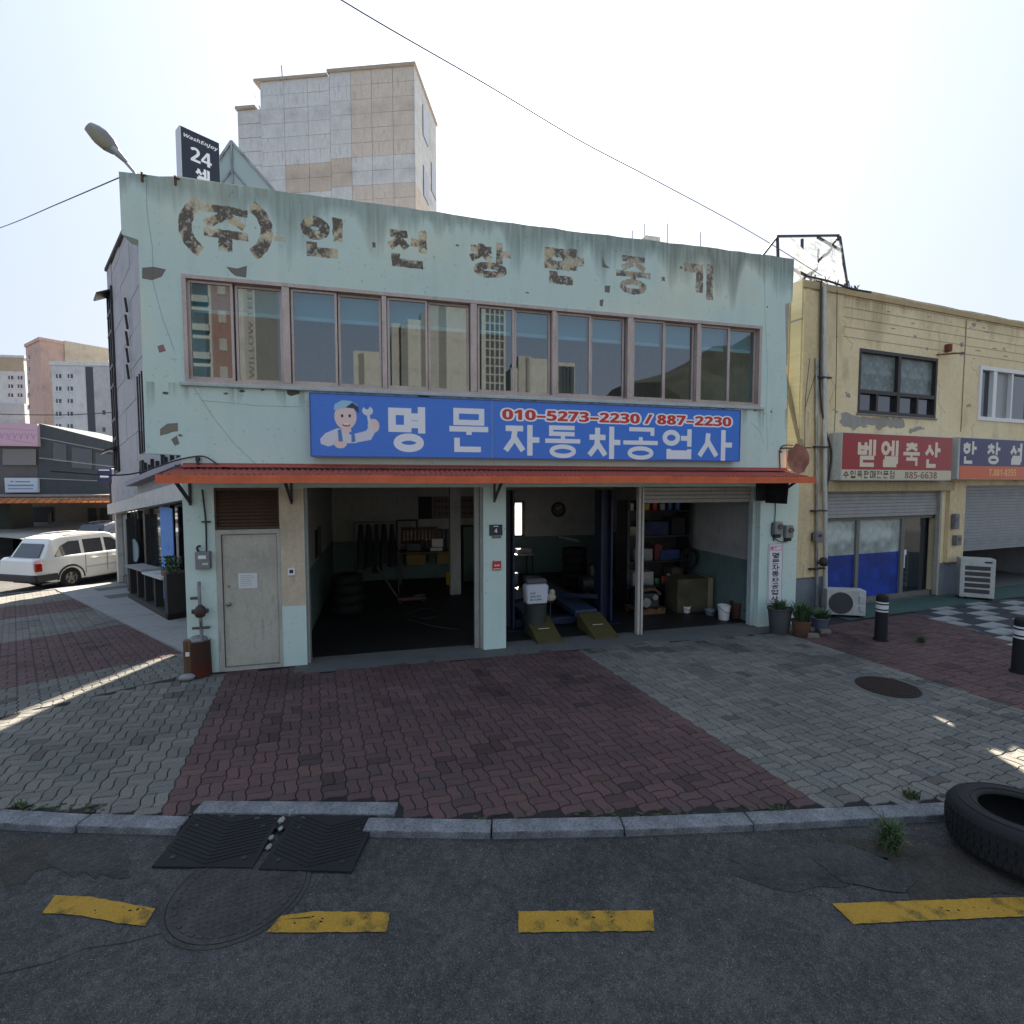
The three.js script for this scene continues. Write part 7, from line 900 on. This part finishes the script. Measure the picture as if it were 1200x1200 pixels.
{ // rooftop black sign, glazed gable, lamp and small roof fittings
  const SG = frame([-8.17, 12.5], 49), s = thing('rooftop_sign', 'black rooftop signboard with white number 24 behind the parapet', 'signboard', SG.at(0, 0, 0), SG.a), [a, t] = SG.px(210, 146), [c] = SG.px(257, 167), b = t - (c - a) * 2.5;
  const [cv, x] = canvas(256, 640, 'rgb(34,40,52)'); x.fillStyle = '#e6e8ee'; x.strokeStyle = '#e6e8ee'; x.font = 'italic bold 34px sans-serif'; x.save(); x.translate(10, 62); x.scale(232 / x.measureText('WashEnJoy').width, 1); x.fillText('WashEnJoy', 0, 0); x.restore(); x.font = 'bold 136px sans-serif'; x.textAlign = 'center'; x.fillText('24', 128, 206); syllable(x, '셀', 84, 232, 100, 100, 19); syllable(x, '프', 84, 380, 100, 100, 19);
  mesh('sign_box', rb(a, c, b, t, -0.3, -0.005, 0.01), mat([0.55, 0.56, 0.58], 0.4), s); face('sign_face', a + 0.03, c - 0.01, b + 0.01, t - 0.01, 0, ctex(cv), s, 0.4); for (const u of [a + 0.2, c - 0.2]) mesh('post', bb(u - 0.05, u + 0.05, 4.5, b, -0.2, -0.1), M.darkSteel, s);
  const GF = frame([-8.3, 14.6], 10), g = thing('glazed_gable', 'pale green glazed gable rising behind the parapet', 'roof light', GF.at(0, 0, 0), GF.a), A = GF.px(271.5, 166), L = GF.px(240, 213), Rr = GF.px(322, 224), bot = 5.9;
  mesh('front_glazing', ext([[L[0], bot], [Rr[0], bot], [Rr[0], Rr[1]], A, [L[0], L[1]]], 0.05).translate(0, 0, -0.05), mat([0.34, 0.42, 0.42], 0.3), g); mesh('slope_glazing', quads([[[A[0], A[1], 0], [Rr[0], Rr[1], 0], [Rr[0], Rr[1], -3], [A[0], A[1], -3]], [[L[0], L[1], 0], [A[0], A[1], 0], [A[0], A[1], -3], [L[0], L[1], -3]]]), mat([0.4, 0.48, 0.48], 0.3), g);
  mesh('glazing_bar', [bar([A[0], A[1], 0.02], [A[0], bot, 0.02], 0.05), bar([A[0], A[1] - 0.75, 0.02], [Rr[0] - 0.2, Rr[1] - 0.6, 0.02], 0.04), bar([A[0], A[1] - 0.75, 0.02], [L[0], L[1] - 0.6, 0.02], 0.04), bar([A[0], A[1], 0.02], [Rr[0], Rr[1], 0.02], 0.06), bar([A[0], A[1], 0.02], [L[0], L[1], 0.02], 0.06)], M.galv, g); mesh('base_block', bb(L[0], Rr[0], 0, bot, -3, -0.06), M.conc, g);
  const l = onF('street_lamp', 'grey cobra head street lamp leaning out over the roof corner', 'street lamp'), P = (px, py, o) => { const [u, v] = FA.px(px, py, o); return new THREE.Vector3(u, v, o); }, h0 = P(104, 146, -0.1), h1 = P(136, 178, -0.1), ar = P(158, 203, -0.12), dir = h1.clone().sub(h0), len = dir.length();
  const hd = lathe([[0, 0], [0.05, 0.01], [0.095, 0.1], [0.115, len * 0.45], [0.1, len * 0.75], [0.06, len * 0.98], [0, len]], 22).scale(1, 1, 0.62); hd.applyQuaternion(new THREE.Quaternion().setFromUnitVectors(new THREE.Vector3(0, 1, 0), dir.clone().normalize())).translate(...h0); mesh('lamp_head', hd, dirty([0.30, 0.30, 0.29], 0.5, 0.6), l);
  const len2 = lathe([[0, 0], [0.06, 0.03], [0.085, len * 0.4], [0.07, len * 0.75], [0, len * 0.85]], 18).scale(1, 1, 0.5); len2.applyQuaternion(new THREE.Quaternion().setFromUnitVectors(new THREE.Vector3(0, 1, 0), dir.clone().normalize())).translate(h0.x - 0.012, h0.y - 0.03, h0.z + 0.035); mesh('lens', len2, mat([0.25, 0.22, 0.14], 0.25), l);
  mesh('neck', fin(new THREE.CylinderGeometry(0.025, 0.055, 0.2, 12)).applyQuaternion(new THREE.Quaternion().setFromUnitVectors(new THREE.Vector3(0, 1, 0), dir.clone().normalize())).translate(...h1.clone().addScaledVector(dir.clone().normalize(), 0.06)), M.galv, l); mesh('arm', tube([h1, P(147, 190, -0.1), ar, P(165, 215, -0.2)], 0.02, 20, 8), M.galv, l); mesh('base_plate', rb(ar.x - 0.02, ar.x + 0.18, 6.72, 6.78, -0.2, -0.08, 0.01), M.rust, l);
  const f = onF('parapet_bracket', 'small rusty brackets on the parapet beside the lamp', 'bracket'); for (const [x1, y1] of [[166, 206], [205, 210]]) { const p = P(x1, y1, 0.02); mesh('bracket', [bb(p.x - 0.012, p.x + 0.012, p.y - 0.07, p.y + 0.05, -0.06, 0.02), bb(p.x - 0.012, p.x + 0.05, p.y + 0.01, p.y + 0.025, 0.0, 0.02)], M.rust, f); }
  const an = onF('roof_aerials', 'thin aerial rods and vent on the parapet of the repair shop', 'aerial'); for (const [x1, y1, y2] of [[741, 270, 280], [782, 262, 283], [821, 272, 288], [755, 262, 282]]) { const p = P(x1, y1, -0.5), q = P(x1, y2 + 20, -0.5); mesh('rod', bar([p.x, p.y, p.z], [q.x, q.y, q.z], 0.012), M.galv, an); } { const p = P(762, 284, -0.8); mesh('vent', [rb(p.x - 0.16, p.x + 0.16, 6.2, p.y + 0.08, -0.95, -0.7, 0.03)], M.offWhite, an); }
}
{ // overhead cables
  const w = (name, label, pts, r) => { const o = thing(name, label, 'cable', W3(0, 0, 0), 0, 'overhead cables'); mesh('cable', tube(pts, r, 60, 6), M.wire, o); };
  const at = (px, py, D) => { const r = ray(px, py), t = D / r[2]; return W3(r[0] * t, EYE + r[1] * t, D); };
  w('overhead_cable', 'black cable running from yellow roof corner up over the street', [at(963, 323, 10.7), at(880, 272, 9.6), at(760, 207, 8.3), at(680, 165, 7.6), at(575, 102, 6.8), at(400, 0, 5.8), at(150, -160, 4.9)], 0.007);
  w('overhead_cable', 'thin cable from the parapet corner towards the side street', [at(140, 208, 7.0), at(70, 238, 9), at(0, 267, 12), at(-120, 305, 18)], 0.008);
  w('overhead_cable', 'thin cable crossing low before the far apartment blocks', [at(-40, 484, 24), at(30, 486, 24), at(80, 486, 24), at(138, 483, 24)], 0.02);
}
// ---------------------------------------------------------------- across the street, seen only in the shop windows
{
  const [uc, zc] = FA.loc(0, 0), K = (L) => (L + zc) / zc, mu = (px, L) => uc + (FA.px(px, 420, -0.08)[0] - uc) * K(L), mv = (px, py, L) => EYE + (FA.px(px, py, -0.08)[1] - EYE) * K(L);
  const mk = (label, px0, px1, top, L, depth, m, turn = 0) => { const a = mu(px0, L), c = mu(px1, L), o = onF('opposite_apartment', label, 'apartment block', (a + c) / 2, 0, L); mesh('wall', bb(-(c - a) / 2, (c - a) / 2, -1.25, top, 0, depth), m, o); return [o, (c - a) / 2, top, L]; };
  const wins = (o, x0, x1, y0, y1, nx, ny, w, h, m = M.darkGlass) => { for (let i = 0; i < nx; i++) for (let j = 0; j < ny; j++) { const x = x0 + (x1 - x0) * (i + 0.5) / nx, y = y0 + (y1 - y0) * (j + 0.5) / ny, f = mesh('window', bb(x - w / 2, x + w / 2, y - h / 2, y + h / 2, -0.06, 0), m, o); } };
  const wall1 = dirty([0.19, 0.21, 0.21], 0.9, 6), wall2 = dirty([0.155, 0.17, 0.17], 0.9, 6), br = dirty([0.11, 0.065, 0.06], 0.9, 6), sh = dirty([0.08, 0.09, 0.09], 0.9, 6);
  { const L = 55, t = 42, [o, h] = mk('cream and brick red apartment tower with vertical lettering opposite', 200, 303, t, L, 14, wall1), s = (px) => mu(px, L) - (mu(200, L) + mu(303, L)) / 2;
    mesh('brick_strip', bb(s(249), s(272), 0, t - 6, -0.25, 0), br, o); wins(o, s(222), s(245), 13, 40, 2, 9, 0.95, 1.5); for (let j = 0; j < 9; j++) mesh('window', bb(s(257), s(266), 14 + j * 3, 15.3 + j * 3, -0.31, -0.25), wall2, o); mesh('balcony', Array.from({ length: 9 }, (_, j) => bb(s(221), s(246), 13 + j * 3, 13.7 + j * 3, -0.5, -0.065)), wall2, o);
    const [cv, x] = canvas(96, 1024, 'rgb(94,98,97)'); x.save(); x.translate(48, 512); x.rotate(Math.PI); x.translate(-48, -512); x.translate(20, 1000); x.rotate(-Math.PI / 2); x.scale(-1, 1); x.translate(-980, 0); x.fillStyle = 'rgb(46,48,48)'; x.font = '64px sans-serif'; x.scale(980 / x.measureText('WILLOW TREE').width, 1); x.fillText('WILLOW TREE', 0, 64); x.restore();
    const f = face('lettering', -0.5, 0.5, 14, 24.6, 0, ctex(cv), o, 0.9); f.rotation.y = Math.PI; f.position.set(s(296), 0, -0.02); }
  { const [o, h] = mk('small distant white tower opposite beside blue sky', 413, 446, 0, 150, 12, wall1); o.children[0].geometry = uvm(bb(-h, h, -1.25, mv(430, 413, 150), 0, 12)); mesh('grey_strip', bb(-h * 0.62, -h * 0.25, 0, mv(430, 416, 150), -0.3, 0), sh, o); }
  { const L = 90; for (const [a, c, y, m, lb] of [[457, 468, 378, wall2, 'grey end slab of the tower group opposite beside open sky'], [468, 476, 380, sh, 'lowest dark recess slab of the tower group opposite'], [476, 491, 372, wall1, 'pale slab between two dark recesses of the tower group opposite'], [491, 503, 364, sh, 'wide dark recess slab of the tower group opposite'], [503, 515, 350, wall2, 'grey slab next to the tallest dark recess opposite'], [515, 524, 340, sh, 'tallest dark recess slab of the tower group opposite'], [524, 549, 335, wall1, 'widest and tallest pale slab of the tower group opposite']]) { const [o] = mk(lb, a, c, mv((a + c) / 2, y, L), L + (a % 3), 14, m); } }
  { const L = 110, t = mv(575, 330, 110), [o, h] = mk('tall slim white tower opposite with many small windows', 560, 588, t, L, 12, wall1); wins(o, -h * 0.7, h * 0.9, 18, t - 2, 4, 15, 0.8, 1.6); }
  { const L = 130; for (const [a, c, y, lb] of [[594, 604, 432, 'low pale block opposite next to slim tower'], [605, 620, 418, 'pale block opposite with dark stair strip'], [620, 646, 421, 'wide plain pale block opposite']]) { const [o, h] = mk(lb, a, c, mv(a, y, L), L, 12, a === 605 ? wall2 : wall1); if (a === 605) mesh('dark_strip', bb(h * 0.2, h * 0.6, 0, mv(610, 420, L), -0.3, 0), sh, o); } const t = mv(660, 426, L), [o, h] = mk('white block opposite with rows of dark windows', 653, 673, t, L, 12, wall1); wins(o, -h * 0.8, h * 0.8, 26, t - 1, 4, 6, 1.6, 1.5); }
  // wooded hill
  const pts = [], L = 230, N = 40, M2 = 12; const prof = (u) => { const a = mu(735, L), c = mu(890, L), t = (u - a) / (c - a); return Math.max(-1, (mv(745, 440, L) + (mv(890, 386, L) - mv(745, 440, L)) * t) * clamp((t + 0.35) * 2.5) * clamp((3.4 - t) * 0.8)); };
  const hp = (i, j) => { const u = mu(690, L) + i * 14, w = j / M2; return [u, prof(u) * Math.sin(Math.PI * Math.min(1, w)) * (0.9 + 0.2 * fbm(i * 0.8, j * 0.8, 3)) - 1.3, L - 90 + w * 220]; };
  for (let i = 0; i < N; i++) for (let j = 0; j < M2; j++) pts.push([hp(i, j), hp(i, j + 1), hp(i + 1, j + 1), hp(i + 1, j)]);
  const hill = structure('hill', quads(pts), mat([0.018, 0.024, 0.018], 1, { map: sized(T.mottle, 30), side: THREE.DoubleSide })); hill.position.copy(FA.at(0, 0, 0)); hill.rotation.y = FA.a;
}
renderer.render(scene, camera);
